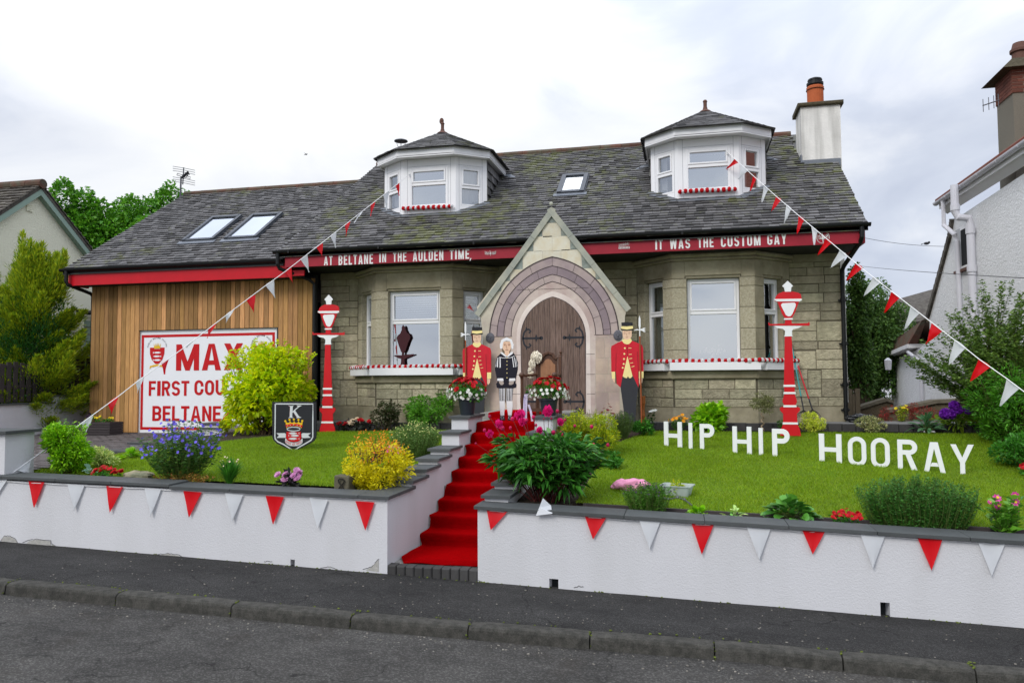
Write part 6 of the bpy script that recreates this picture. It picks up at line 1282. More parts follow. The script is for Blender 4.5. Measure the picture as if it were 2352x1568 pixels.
cordR = [cD(110, 42), cD(222, 145), cD(402, 310), cD(628, 512), cD(848, 700), cD(1118, 925), cD(1475, 1222), cE(445, 337), cE(678, 517), cE(930, 712), cE(1110, 848), cE(1212, 930), cE(1432, 1085), cE(1568, 1187), cE(1740, 1330)]
string_bunting('bunting', 'red and white bunting strung from the right dormer towards the green shrubs at the right', (.85, 14.05), (4.05, 8.6), cordR, flR)
def wall_bunting(label, top, flags, x0, x1):
    t = thing('bunting', ((x0+x1)/2, 7.13, top((x0+x1)/2)-.06), label, 'bunting', 'bunting taped along the garden walls')
    n = 40; MB().tube([(x0+(x1-x0)*k/n, 7.138, top(x0+(x1-x0)*k/n)-.046+.004*math.sin(k*1.9)) for k in range(n+1)], .004, n=5).build('cord', m_cord, t)
    for i, (c, a, b, tp) in enumerate(flags):
        pa, pb, pt = at(*a, 7.130), at(*b, 7.130), at(*tp, 7.118); pennant(pa, pb, pt, m_rpen if c == 'r' else m_wpen, t, bulge=.016, seed=i+50)
FW = [('w', (-22, 1097), (18, 1099), (-20, 1155)), ('r', (65, 1104), (102, 1106), (78, 1165)), ('w', (155, 1111), (194, 1114), (170, 1172)), ('r', (244, 1115), (282, 1118), (252, 1177)), ('w', (332, 1121), (370, 1123), (346, 1185)), ('r', (421, 1127), (463, 1130), (434, 1187)), ('w', (517, 1132), (558, 1136), (533, 1198)), ('r', (610, 1138), (652, 1141), (627, 1203)), ('w', (711, 1142), (753, 1148), (729, 1214)), ('r', (816, 1150), (860, 1153), (839, 1217))]
wall_bunting('red and white pennants hung under the coping of the left garden wall', zcL, FW, -8.5, -2.92)
FR = [('r', (1118, 1170), (1167, 1173), (1127, 1217)), ('r', (1343, 1184), (1393, 1187), (1362, 1238)), ('w', (1468, 1193), (1517, 1196), (1492, 1261)), ('r', (1588, 1200), (1640, 1203), (1612, 1273)), ('w', (1715, 1209), (1770, 1214), (1744, 1285)), ('r', (1843, 1217), (1895, 1220), (1867, 1273)), ('w', (1976, 1225), (2033, 1229), (2005, 1304)), ('r', (2107, 1233), (2165, 1237), (2140, 1310)), ('w', (2246, 1242), (2309, 1247), (2278, 1322)), ('r', (2390, 1251), (2450, 1256), (2420, 1330))]
wall_bunting('red and white pennants hung under the coping of the right garden wall', zcR, FR, -1.95, 4.2)
fp = MB(); q = at(1252, 1170, 7.2); zt = zcR(q[0])+.004
fp.add([(q[0]-.07, 7.10, zt-.055), (q[0]+.09, 7.09, zt-.03), (q[0]+.05, 7.24, zt+.02), (q[0]-.02, 7.2, zt+.095), (q[0]-.04, 7.12, zt+.02)], [(0, 1, 2, 4), (4, 2, 3), (0, 4, 3)])
tag(fp.build('pennant', m_wpen, loc=q), 'crumpled white pennant blown up onto the slate coping of the right wall', 'pennant')
# ---------------------------------------------------------------- pompom garlands
m_pr = M('red_wool', S(196, 10, 22), rough=.95, bump=(160, 1.0, .02), noise=(60, .25)); m_pw = M('white_wool', (0.74, .74, .75), rough=.95, bump=(160, 1.0, .02), noise=(60, .15))
def garland(path, step, r, label, alt=True):
    t = thing('garland', path[len(path)//2], label, 'garland', 'red and white pompom garlands'); seg = [np.array(p, float) for p in path]; cum = [0]
    for a, b in zip(seg[:-1], seg[1:]): cum.append(cum[-1]+np.linalg.norm(b-a))
    s = step/2; k = 0; red, wht = MB(), MB()
    while s < cum[-1]:
        i = max(j for j in range(len(cum)-1) if cum[j] <= s); p = seg[i]+(seg[i+1]-seg[i])*(s-cum[i])/(cum[i+1]-cum[i]); p = p+np.array([0, random.uniform(-.006, .006), random.uniform(-.006, .006)])
        (red if k % 2 == 0 else wht).ball(p, r*random.uniform(.9, 1.1)*(1 if alt or k % 2 == 0 else .8), n=12, m=9, jit=.10); s += step; k += 1
    red.build('red_pompoms', m_pr, t, smooth=False); wht.build('white_pompoms', m_pw, t, smooth=False)
def gpath(f, dz):
    out = []
    for i, (p, q) in enumerate(f):
        d = np.array([q[0]-p[0], q[1]-p[1]]); L = np.linalg.norm(d); d /= L; n = np.array([d[1], -d[0]])*.155; o = .065 if i == 0 else 0
        a = np.array(p)+n+d*(0.0 if i == 0 else (-.06 if i == 1 else .06)); b = np.array(q)+n+d*(-.06 if i == 0 else (.06 if i == 1 else 0.0)); out += [(*a, 2.295+dz), (*b, 2.295+dz)]
    return [out[0], out[1], out[3], out[5]]
garland(gpath(facL, -.045), .054, .037, 'red and white pompom garland along the sill of the left bay window')
garland(gpath(facR, 0), .054, .037, 'red and white pompom garland along the sill of the right bay window')
qd = crop(800, 200, 2350/700); wd_ = crop(1400, 150, 2352/800)
a, b = at(*qd(690, 1080), 14.06), at(*qd(1128, 1058), 14.06); garland([a, b], np.linalg.norm(b-a)/20.5, .042, 'short red pompom garland under the window of the left dormer', alt=False)
a, b = at(*wd_(873, 967), 14.06), at(*wd_(1285, 950), 14.06); garland([a, b], np.linalg.norm(b-a)/20.5, .042, 'short red pompom garland under the window of the right dormer', alt=False)
# lamp reflection shaped as a dark cutout before the pane; flowers in other bay
cl2 = crop(500, 700, 1829/700); m_maroon = M('maroon_reflection', S(58, 14, 22), rough=.6); YW = 13.42; Qw = px(cl2, YW)
wl = thing('lamp_reflection', (Qw(1325, 545)[0], YW, Qw(1325, 545)[1]), 'dark maroon lamp shape before the left bay window glass, standing in for a reflection', 'reflection shape')
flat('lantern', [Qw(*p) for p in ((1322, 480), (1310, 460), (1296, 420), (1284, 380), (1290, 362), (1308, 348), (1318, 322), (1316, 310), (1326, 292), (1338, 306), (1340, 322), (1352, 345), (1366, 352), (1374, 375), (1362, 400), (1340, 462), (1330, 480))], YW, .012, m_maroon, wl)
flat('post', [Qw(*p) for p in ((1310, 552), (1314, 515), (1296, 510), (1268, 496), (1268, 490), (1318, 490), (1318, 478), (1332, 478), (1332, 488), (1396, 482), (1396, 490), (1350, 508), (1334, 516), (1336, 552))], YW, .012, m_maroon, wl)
fv = thing('flower_vase', (.50, 13.62, 2.2), 'white and pale pink flowers standing behind the glass of the right bay window', 'flowers')
m_palefl = M('pale_flowers', S(235, 220, 215), rough=.8, isl=.1); f = MB(); R = random.Random(8)
for k in range(40): f.ball((.50+R.gauss(0, .09), 13.62+R.gauss(0, .03), 2.47+R.gauss(0, .025)), R.uniform(.015, .03), n=6, m=4, jit=.2)
f.build('flower_heads', m_palefl, fv); v = MB(); v.lathe([(.05, 0), (.06, .1), (.04, .22)], (.50, 13.62, 2.18), n=14); v.build('vase', m_white, fv)
# ================================================================ neighbour on the left
XN = -15.5
nl = thing('cream_house', (-20, 15.5, 1.0), 'cream roughcast house with grey-green bargeboards beyond the conifer on the left', 'house')
ya, za = 15.44, 6.86; sl = 0.80
w = MB(); w.prism([(XN, 12.2, 0.8), (XN, 18.9, 0.8), (XN, 18.9, za-sl*3.46-.25), (XN, ya, za-.25), (XN, 12.2, za-sl*3.24-.25)], (-11, 0, 0)); w.build('wall', m_render_cream, nl)
m_tile = M('dark_rooftile', S(78, 72, 66), rough=.85, isl=.35, noise=(12, .3), col2=S(96, 92, 84), mixscale=6)
r = MB(); L = 4.6
for s in (1, -1):
    O = (XN+.16 if s > 0 else XN-11.2, ya-s*4.0, za-sl*4.0-.0); n_ = math.hypot(1, sl)
    r.hexa([(XN-11.2, ya-s*4.0, za-sl*4.0-.1), (XN+.15, ya-s*4.0, za-sl*4.0-.1), (XN+.15, ya, za-.1), (XN-11.2, ya, za-.1)], [(XN-11.2, ya-s*4.0, za-sl*4-.01), (XN+.15, ya-s*4.0, za-sl*4-.01), (XN+.15, ya, za-.01), (XN-11.2, ya, za-.01)])
    slates(r, (XN-11.2, ya-4.0, za-sl*4.0) if s > 0 else (XN+.17, ya+4.0, za-sl*4.0), (s*1, 0, 0), (0, s/n_, sl/n_), 4.0*n_, lambda v: 0, lambda v: 11.37, gauge=.16, width=.2, thick=.03, seed=21+s)
r.build('roof', m_tile, nl); rd = MB(); x = XN+.2
while x > XN-11: rd.tube([(x, ya, za+.02), (x-.44, ya, za+.02)], .12, n=12); x -= .45
rd.build('ridge_tiles', m_ridge, nl)
m_barge = M('greygreen_board', S(138, 160, 146), rough=.6, noise=(6, .08)); b = MB()
for s in (1, -1): b.hexa([(XN+.10, ya, za-.26), (XN+.10, ya-s*4.0, za-sl*4-.26), (XN+.14, ya-s*4.0, za-sl*4-.26), (XN+.14, ya, za-.26)], [(XN+.10, ya, za-.03), (XN+.10, ya-s*4.0, za-sl*4-.03), (XN+.14, ya-s*4.0, za-sl*4-.03), (XN+.14, ya, za-.03)])
b.build('bargeboard', m_barge, nl); sf = MB()
for s in (1, -1): sf.hexa([(XN, ya, za-.27), (XN, ya-s*4.0, za-sl*4-.27), (XN+.10, ya-s*4.0, za-sl*4-.27), (XN+.10, ya, za-.27)], [(XN, ya, za-.24), (XN, ya-s*4.0, za-sl*4-.24), (XN+.10, ya-s*4.0, za-sl*4-.24), (XN+.10, ya, za-.24)])
sf.build('soffit', m_barge, nl)
q = atX(67, 478, XN); v = MB(); v.box(XN, XN+.02, q[1]-.09, q[1]+.09, q[2]-.09, q[2]+.09); [v.box(XN+.02, XN+.03, q[1]-.08, q[1]+.08, q[2]-.07+k*.045, q[2]-.05+k*.045) for k in range(4)]; v.build('vent', m_render_cream, nl)
p0, p1, p2 = atX(188, 728, XN+.1), atX(188, 840, XN+.1), atX(184, 715, XN+.1)
dpp = MB(); dpp.tube([(XN+.1, p0[1], p0[2]), (XN+.1, p0[1], 1.0)], .05, n=8); dpp.build('downpipe', m_render_cream, nl)
gq = MB(); gq.tube([(XN+.12, p2[1]-.1, p2[2]), (XN+.12, p2[1]+2.0, p2[2]-.05)], .06, n=8); gq.build('gutter', m_black, nl)
lv = MB(); m_louv = M('sage_boards', S(120, 138, 120), rough=.7, noise=(6, .1))
for k in range(9): z = p2[2]-.22-k*.19; lv.box(XN, XN+.05, p0[1]+.12, p0[1]+1.2, z-.16, z)
lv.build('weatherboard', m_louv, nl)
# ================================================================ neighbour on the right
XR = 5.76
nr = thing('white_house', (9, 15.0, 1.0), 'white pebbledashed house with white drainpipes at the right edge', 'house')
yz = lambda x, y: (lambda q: (q[1], q[2]))(atX(x, y, XR))
P_ = [yz(2192, 505), yz(2186, 545), yz(2160, 640), yz(2135, 730)]
w = MB(); w.prism([(XR, 9.0, 0.6), (XR, P_[3][0]+.2, 0.6)]+[(XR, a, b) for a, b in P_[::-1]]+[(XR, 9.0, 5.62)], (7, 0, 0)); w.build('wall', m_render_white, nr)
A_ = (12.0, 5.80); yB = float(atX(2152, 500, 5.55)[1])
gt = MB(); 
vs = []; gx = 5.62
gt.hexa([(gx, 9, 5.74), (XR+.0, 9, 5.60), (XR+.0, yB, 5.60), (gx, yB, 5.74)], [(gx, 9, 5.77), (XR, 9, 5.64), (XR, yB, 5.64), (gx, yB, 5.77)]); gt.box(gx-.02, gx, 9, yB, 5.72, 5.90); gt.build('eaves', m_white, nr)
gg = MB(); 
path = [(gx-.08+.065*math.cos(math.pi+math.pi*k/8), 5.86+.065*math.sin(math.pi+math.pi*k/8)) for k in range(9)]
gg.prism([(a, 9, b) for a, b in path], (0, yB-9+.02, 0))
for y in np.arange(9.5, yB, .9): gg.prism([(a-.006*(1 if a < gx-.08 else -1), y, b-.006) for a, b in path], (0, .06, 0))
m_whitepl = M('white_pvc_pipe', S(205, 205, 212), rough=.4, noise=(5, .05)); gg.build('gutter', m_whitepl, nr)
rf = MB(); rf.hexa([(gx-.06, 9, 5.90), (gx-.06, yB+.12, 5.90), (XR+3.4, yB+.12, 8.5), (XR+3.4, 9, 8.5)], [(gx-.06, 9, 5.96), (gx-.06, yB+.12, 5.96), (XR+3.4, yB+.12, 8.56), (XR+3.4, 9, 8.56)]); rf.build('roof', M('red_brown_rooftile', S(110, 62, 48), rough=.85, noise=(10, .3)), nr)
# tiled verge that runs down the rear slope
vg = MB(); prev = None
for (a, b), (c, d) in zip(P_[:-1], P_[1:]):
    n = 6
    for k in range(n):
        t0, t1 = k/n, (k+1)/n; y0, z0 = a+(c-a)*t0, b+(d-b)*t0; y1, z1 = a+(c-a)*t1, b+(d-b)*t1
        vg.hexa([(XR-.06, y0, z0), (XR+7, y0, z0), (XR+7, y1, z1), (XR-.06, y1, z1)], [(XR-.06, y0+.13, z0+.05), (XR+7, y0+.13, z0+.05), (XR+7, y1+.10, z1+.05), (XR-.06, y1+.10, z1+.05)])
vg.build('verge_tiles', m_tile, nr)
def ptube(mb, pts, r, X, n=12): mb.tube([(X, *yz2) for yz2 in pts], r, n=n)
pz_ = lambda x, y, X=XR-.1: (lambda q: (q[1], q[2]))(atX(x, y, X))
pp = MB()
top = pz_(2188, 428, gx-.22); bend = pz_(2194, 486, gx-.22); w1 = pz_(2228, 505); w2 = pz_(2238, 720)
pp.tube([(gx-.22, bend[0], top[1]), (gx-.22, bend[0], bend[1]), (gx-.18, bend[0]-.02, bend[1]-.12), (XR-.12, w1[0], w1[1]+.03), (XR-.10, w1[0], w1[1]-.12), (XR-.10, w1[0], 1.2)], .075, n=14)
for z in (bend[1]+.02, w1[1]-.28, w1[1]-1.05): y_ = bend[0] if z > w1[1]-.1 else w1[0]; x_ = gx-.22 if z > w1[1]-.1 else XR-.10; pp.tube([(x_, y_, z), (x_, y_, z+.12)], .09, n=14)
pp.build('soil_pipe', m_whitepl, nr)
p2 = MB(); a = pz_(2168, 515, gx-.08); b = pz_(2196, 545)
p2.tube([(gx-.08, a[0], 5.80), (gx-.08, a[0], a[1]-.02), (XR-.12, b[0], b[1]+.05), (XR-.08, b[0], b[1]-.08), (XR-.08, b[0], 1.2)], .048, n=12); p2.build('downpipe', m_whitepl, nr)
wa, wb = pz_(2197, 525, XR), pz_(2224, 628, XR); y0, y1 = min(wa[0], wb[0]), max(wa[0], wb[0])
y1, y0, z0, z1 = float(yz(2197, 570)[0]), float(yz(2228, 570)[0]), float(yz(2197, 624)[1]), float(yz(2197, 529)[1])
rc = MB(); rc.box(XR-.012, XR-.002, y0, y1, z0, z1); rc.build('window_recess', M('pale_reveal', S(190, 192, 196), rough=.8), nr)
wf = MB(); wf.box(XR-.02, XR-.013, y0, y0+.06, z0, z1); wf.box(XR-.02, XR-.013, y0+.06, y1-.3, z1-.06, z1); wf.box(XR-.02, XR-.013, y0+.06, y1-.3, z0, z0+.06); win = wf.build('window_frame', m_white, nr)
MB().box(XR-.016, XR-.0125, y0+.06, y1-.32, z0+.06, z1-.06).build('pane', m_dark, win)
MB().box(XR-.06, XR, y0-.05, y1+.05, z0-.06, z0).build('window_sill', m_terracotta, nr)
# chimney of brick and harling
XS = 7.0; f1 = atX(2330, 300, XS); f0 = atX(2292, 300, XS); yf, yb_ = f1[1], f0[1]
zt = lambda py: float(at(2330, py, yf)[2])
m_harl2 = M('brown_harling', S(124, 120, 108), rough=.95, noise=(60, .35), bump=(50, 1.0, .03)); m_brick = M('red_brick', S(104, 62, 50), rough=.9, isl=.3, noise=(20, .2))
st = MB(); st.box(XS, XS+2.0, yf, yb_, 6.0, zt(214)); stk = st.build('chimney', m_harl2, nr)
bk = MB(); z = zt(214); k = 0; ztop_ = zt(160)
while z < ztop_-.02:
    h = min(.075, ztop_-z); x = XS-.02-(.11 if k % 2 else 0)
    while x < XS+2: bk.bbox(max(x, XS-.02)+.004, x+.215, yf-.025, yf+.2, z+.005, z+h-.004, .004); x += .22
    y = yf-.02-(.11 if k % 2 else 0)
    while y < yb_: bk.box(XS-.025, XS+.1, max(y, yf-.02)+.004, min(y+.215, yb_), z+.005, z+h-.004); y += .22
    z += h; k += 1
bk.build('brick_band', m_brick, stk); mo = MB(); mo.box(XS-.015, XS+2, yf-.015, yb_, zt(214)+.001, ztop_); mo.build('mortar', M('mortar', S(165, 155, 140), rough=.95), stk)
cpn = MB(); cpn.hexa([(XS-.24, yf-.2, ztop_), (XS+2.2, yf-.2, ztop_), (XS+2.2, yb_+.2, ztop_), (XS-.24, yb_+.2, ztop_)], [(XS+.02, yf+.02, ztop_+.26), (XS+2, yf+.02, ztop_+.26), (XS+2, yb_, ztop_+.26), (XS+.02, yb_, ztop_+.26)]); cpn.build('chimney_cope', m_capmoss, stk)
for i, yy_ in enumerate((yf+.35, yb_-.45)): c = MB(); c.lathe([(.16, 0), (.15, .28), (.19, .30), (.19, .36), (.16, .38), (.13, .5), (.12, .5)], (XS+.30+.05*i, yy_, ztop_+.2), n=18); c.build('chimney_pot', m_terracotta, stk)
ae = thing('yagi_aerial', (XS-.1, yf, zt(225)), 'small yagi aerial sticking out from the brick chimney at the right edge', 'aerial'); e = MB(); m_metal = M('grey_metal', S(92, 94, 98), rough=.4, metal=.6)
b0, b1 = atX(2257, 243, XS-.9) if False else at(2257, 243, yf), at(2296, 230, yf); e.tube([b0, b1], .012, n=6); 
for t in (0.03, .36, .66, .93): p = b0+(b1-b0)*t; e.tube([p+[0, 0, -.14], p+[0, 0, .14]], .008, n=5)
e.build('elements', m_metal, ae)
# low outhouse behind it
oh = thing('outhouse', (6.2, 21.0, 1.1), 'small white pebbledashed outhouse with a tiled lean-to roof behind the white house', 'outhouse')
XO = 5.9; oz = lambda x, y: (lambda q: (q[1], q[2]))(atX(x, y, XO)); c = [oz(2045, 832), oz(2112, 800), oz(2140, 770)]
w = MB(); w.prism([(XO, P_[3][0]-.2, .6), (XO, c[0][0], .6), (XO, c[0][0], c[0][1]), (XO, c[1][0], c[1][1]), (XO, P_[3][0]-.2, c[2][1]+.1)], (3, 0, 0)); w.build('wall', m_render_white, oh)
g0, g1, g2 = oz(2028, 826), oz(2108, 794), oz(2128, 740); r0 = oz(2030, 818)
rr = MB(); rr.hexa([(XO-.25, g0[0], g0[1]-.05), (XO+3, g0[0], g0[1]-.05), (XO+3, g1[0], g1[1]-.05), (XO-.25, g1[0], g1[1]-.05)], [(XO-.25, g0[0], g0[1]+.05), (XO+3, g0[0], g0[1]+.05), (XO+3, g1[0], g1[1]+.05), (XO-.25, g1[0], g1[1]+.05)]); rr.build('gutter_board', m_white, oh)
rt_ = MB(); rt_.hexa([(XO-.22, r0[0], r0[1]), (XO+3, r0[0], r0[1]), (XO+3, g2[0], g2[1]), (XO+.0, g2[0], g2[1])], [(XO-.22, r0[0], r0[1]+.1), (XO+3, r0[0], r0[1]+.1), (XO+3, g2[0], g2[1]+.12), (XO+.0, g2[0], g2[1]+.12)]); rt_.hexa([(XO-.22, g0[0], g0[1]+.05), (XO, g0[0], g0[1]+.05), (XO, g1[0], g1[1]+.05), (XO-.22, g1[0], g1[1]+.05)], [(XO-.12, r0[0], r0[1]+.06), (XO, r0[0], r0[1]+.06), (XO, g2[0], g2[1]+.06), (XO-.1, g2[0], g2[1]+.06)]); rt_.build('roof', m_ridge, oh)
d = MB(); a, b = oz(2105, 806), oz(2120, 840); d.tube([(XO-.2, a[0], a[1]-.02), (XO-.08, b[0], b[1]+.12), (XO-.06, b[0], b[1]), (XO-.06, b[0], 1.0)], .045, n=10); d.build('downpipe', m_whitepl, oh)
ll = thing('wall_lantern', at(2040, 838, 21), 'small white lantern on the corner of the outhouse beside the dark tree', 'lantern'); p = at(2040, 836, 21); MB().lathe([(.03, -.16), (.07, -.14), (.09, .1), (.02, .16)], p, n=10).build('lantern_body', m_whitepl, ll)
# a roof farther back
bh = thing('distant_house', at(2100, 750, 34), 'distant house with a brown tiled roof seen between the dark tree and the white house', 'house'); YB_ = 34
q = [at(2050, 690, YB_), at(2175, 655, YB_), at(2175, 738, YB_-3), at(2046, 742, YB_-3)]
rr = MB(); rr.add(q+[a+[0, .1, -.1] for a in q], [(3, 2, 1, 0), (4, 5, 6, 7), (0, 1, 5, 4), (2, 3, 7, 6)])
u = (q[2]-q[3])/np.linalg.norm(q[2]-q[3]); vv = (q[0]-q[3]); vv = vv-u*(vv@u); H = np.linalg.norm(vv); slates(rr, q[3], u, vv/H, H, lambda v: 0, lambda v: np.linalg.norm(q[2]-q[3]), gauge=.3, width=.35, thick=.03, seed=77); rr.build('roof', m_tile, bh)
w = MB(); w.prism([(q[3][0]+.2, YB_-2.7, 0), (q[2][0], YB_-2.7, 0), (q[2][0], YB_-2.7, q[2][2]-.1), (q[3][0]+.2, YB_-2.7, q[3][2]-.1)], (0, 5, 0)); w.build('wall', m_render_white, bh)
# ================================================================ boundary wall, fence, wires, aerial, birds
m_bound = M('brown_harled_wall', S(98, 88, 70), rough=.95, noise=(9, .3), bump=(30, .8, .02))
def low_wall(pts, Y, zb, label):
    t = thing('boundary_wall', at(pts[0][0], 960, Y), label, 'wall'); P2 = [at(*p, Y) for p in pts]
    MB().plate([(p[0], p[2]-.06) for p in P2]+[(P2[-1][0], zb), (P2[0][0], zb)], Y, .3).build('harled_body', m_bound, t); c = MB()
    for a, b in zip(P2[:-1], P2[1:]): c.hexa([a+[0, -.05, -.06], b+[0, -.05, -.06], b+[0, .35, -.06], a+[0, .35, -.06]], [a+[0, -.05, .0], b+[0, -.05, .0], b+[0, .35, .0], a+[0, .35, .0]])
    c.build('coping', M('wall_cope', S(104, 98, 84), rough=.9, noise=(12, .3)), t)
low_wall([(1955, 939), (2015, 920), (2036, 914), (2052, 920)], 16.0, 1.1, 'brown harled boundary wall with a sloping cope behind the black bag')
low_wall([(2040, 940), (2075, 933), (2150, 918), (2300, 912)], 15.0, 1.1, 'long brown harled boundary wall behind the purple rhododendron')
tf = thing('timber_fence', at(1955, 960, 15.5), 'weathered grey timber fence by the downpipe at the right house corner', 'fence')
for px0, px1, py in ((1950, 1957, 893), (1958, 1963, 905), (1964, 1975, 892)):
    a, b = at(px0, py, 15.6), at(px1, py, 15.6); MB().box(a[0], b[0], 15.6, 15.66, 1.1, a[2]).build('fence_board', m_timber, tf)
a = at(1946, 930, 15.2); MB().box(a[0], a[0]+.09, 15.2, 15.29, 1.1, a[2]+.05).build('fence_post', m_timber, tf)
w1a, w1b = at(1988, 547, 22), at(2190, 566, 22)
o = MB().tube([w1a+(w1b-w1a)*k/8+np.array([0, 0, -.25*k/8*(1-k/8)]) for k in range(-6, 9)], .006, n=5).build('overhead_wire', m_blackpaint, loc=w1a); tag(o, 'upper thin black overhead wire right of the house with a bird on it', 'wire')
w2a, w2b = at(1985, 612, 24), at(2420, 642, 9.5)
o = MB().tube([w2a+(w2b-w2a)*k/12+np.array([0, 0, -.1*k/12*(1-k/12)]) for k in range(-2, 13)], .0055, n=5).build('overhead_wire', m_blackpaint, loc=w2a); tag(o, 'lower thin black overhead wire crossing in front of the white house', 'wire')
def bird(p, s, label, fly):
    b = MB(); b.ball(p, s, s*.6, s*.55, n=8, m=6); b.ball(p+np.array([s*.9, 0, s*.35]), s*.45, n=8, m=5); b.prism([p+np.array([-s*.7, -s*.2, 0]), p+np.array([-s*1.9, -s*.2, -s*.5]), p+np.array([-s*1.8, -s*.2, -s*.1])], (0, s*.4, 0))
    if fly: b.prism([p+np.array([s*.4, 0, s*.1]), p+np.array([-s*.5, -s*2.6, s*.9]), p+np.array([-s*.5, 0, s*.1])], (0, 0, s*.12)); b.prism([p+np.array([s*.4, 0, s*.1]), p+np.array([-s*.8, s*2.6, s*1.1]), p+np.array([-s*.5, 0, s*.1])], (0, 0, s*.12))
    tag(b.build('bird', m_blackpaint, loc=p), label, 'bird')
bird(at(2128, 559, 22), .07, 'small dark bird perched on the upper overhead wire', False); bird(at(703, 355, 45), .075, 'dark bird flying in the white sky above the garage', True)
ta = thing('tv_aerial', (-12.2, 16.5, 4.6), 'grey television aerial with a grid reflector on the garage gable', 'aerial'); m_ = MB(); m_.tube([(-12.23, 16.5, 4.45), (-12.18, 16.5, 5.16)], .02, n=8); ca_ = crop(0, 0, 2.351)
A3 = lambda x, y, Y=16.5: at(*ca_(x, y), Y); m_.tube([A3(1060, 1165), A3(1064, 1040)], .022, n=8); m_.build('mast', m_metal, ta); g = MB()
for k in range(8): g.tube([A3(1016, 978+k*12.5), A3(1080, 988+k*12.5), A3(1146, 1002+k*12.5)], .007, n=5) if k not in (3, 4) else None
g.tube([A3(1080, 985), A3(1074, 1085)], .014, n=6); g.build('reflector', m_metal, ta); d = MB(); d.tube([A3(1068, 1045), A3(1106, 1012)], .03, n=6); d.tube([A3(1062, 1048), A3(1112, 1018)], .012, n=5)
for k in range(5): d.tube([A3(1072+k*8, 1030-k*6), A3(1080+k*8, 1052-k*6)], .014, n=5)
d.tube([A3(1040, 1030), A3(1042, 1020), A3(1120, 1042), A3(1118, 1052), A3(1040, 1030)], .008, n=5); d.build('dipole', m_blackpaint, ta)
# ================================================================ small loose things in the garden
pb = thing('planter_box', (-11.3, 13.0, .95), 'dark stained timber planter box of pansies against the larch garage wall', 'planter')
b = MB(); x0, x1, y0, y1 = -11.70, -10.95, 12.75, 13.12
for k in range(5): z = .965+k*.049; b.bbox(x0, x1, y0+.0005*k, y1, z+.002, z+.047, .006)
b.box(x0+.03, x1-.03, y0+.03, y1-.03, .95, .97); b.build('box_boards', m_timber_dark, pb); MB().box(x0+.02, x1-.02, y0+.02, y1-.02, 1.20, 1.212).build('soil', m_soil, pb)
def rake(top, foot, mat, label):
    t = thing('garden_rake', foot, label, 'garden tool'); a, b = np.array(top), np.array(foot); MB().tube([a, a+(b-a)*.80], .013, n=8).build('handle', mat, t); MB().tube([a+(b-a)*.78, b], .012, n=8).build('shaft', m_blackpaint, t); MB().tube([a, a+(b-a)*.05], .016, n=8).build('grip', m_blackpaint, t)
    h = MB()
    for k in range(-5, 6): h.tube([b, b+np.array([.018*k, -.01, -.05]), b+np.array([.026*k, -.03, -.12])], .004, n=4)
    h.build('tines', m_blackpaint, t)
cr4 = crop(1550, 550, 1568/600)
m_teal = M('teal_plastic', S(30, 140, 140), rough=.4); m_redpl = M('red_plastic', S(190, 25, 40), rough=.4)
rake(at(*cr4(1118, 800), 13.94), at(*cr4(1200, 1265), 13.50)+[0, 0, .06], m_teal, 'garden rake with a teal handle leaning on the stone wall beside the right lamp post')
rake(at(*cr4(1142, 890), 13.94), at(*cr4(1258, 1262), 13.55)+[0, 0, .06], m_redpl, 'garden rake with a red handle leaning on the stone wall, right of the teal one')
# plastic tub with weeds
tp = G(1556, 1143); c9 = crop(1150, 950, 3.92); tub = thing('plastic_tub', tp, 'clear plastic tub of pulled weeds lying on the right lawn', 'tub')
sc1 = px2m(tp, 1); rot = math.radians(-12); Rz = lambda u, v, z: (tp[0]+u*math.cos(rot)-v*math.sin(rot), tp[1]+.10+u*math.sin(rot)+v*math.cos(rot), tp[2]+z)
m_tub = M('milky_plastic', (.62, .68, .66), rough=.3, translucent=.45, spec=.5); b = MB(); w0, d0, w1_, d1_, hh = .125, .085, .158, .115, .125
def rrect(w, d, z, r=.03): return [Rz(cx_*(w-r)+r*math.cos(a), cy_*(d-r)+r*math.sin(a), z) for cx_, cy_, a0 in ((1, 1, 0), (-1, 1, math.pi/2), (-1, -1, math.pi), (1, -1, 1.5*math.pi)) for a in (a0+k*math.pi/8 for k in range(5))]
ringsT = [rrect(w0, d0, .0), rrect(w1_, d1_, hh), rrect(w1_+.012, d1_+.012, hh+.002), rrect(w1_+.012, d1_+.012, hh-.008), rrect(w1_-.004, d1_-.004, hh), rrect(w0-.004, d0-.004, .006)]
nR = 20; vs = [p for r_ in ringsT for p in r_]; fs = []
for (i, j) in ((0, 1), (1, 2), (2, 3), (1, 4), (4, 5)):
    for k in range(nR): fs.append((i*nR+k, i*nR+(k+1) % nR, j*nR+(k+1) % nR, j*nR+k))
fs += [list(range(nR))[::-1], [5*nR+k for k in range(nR)]]; b.add(vs, fs); b.build('tub_body', m_tub, tub, smooth=False)
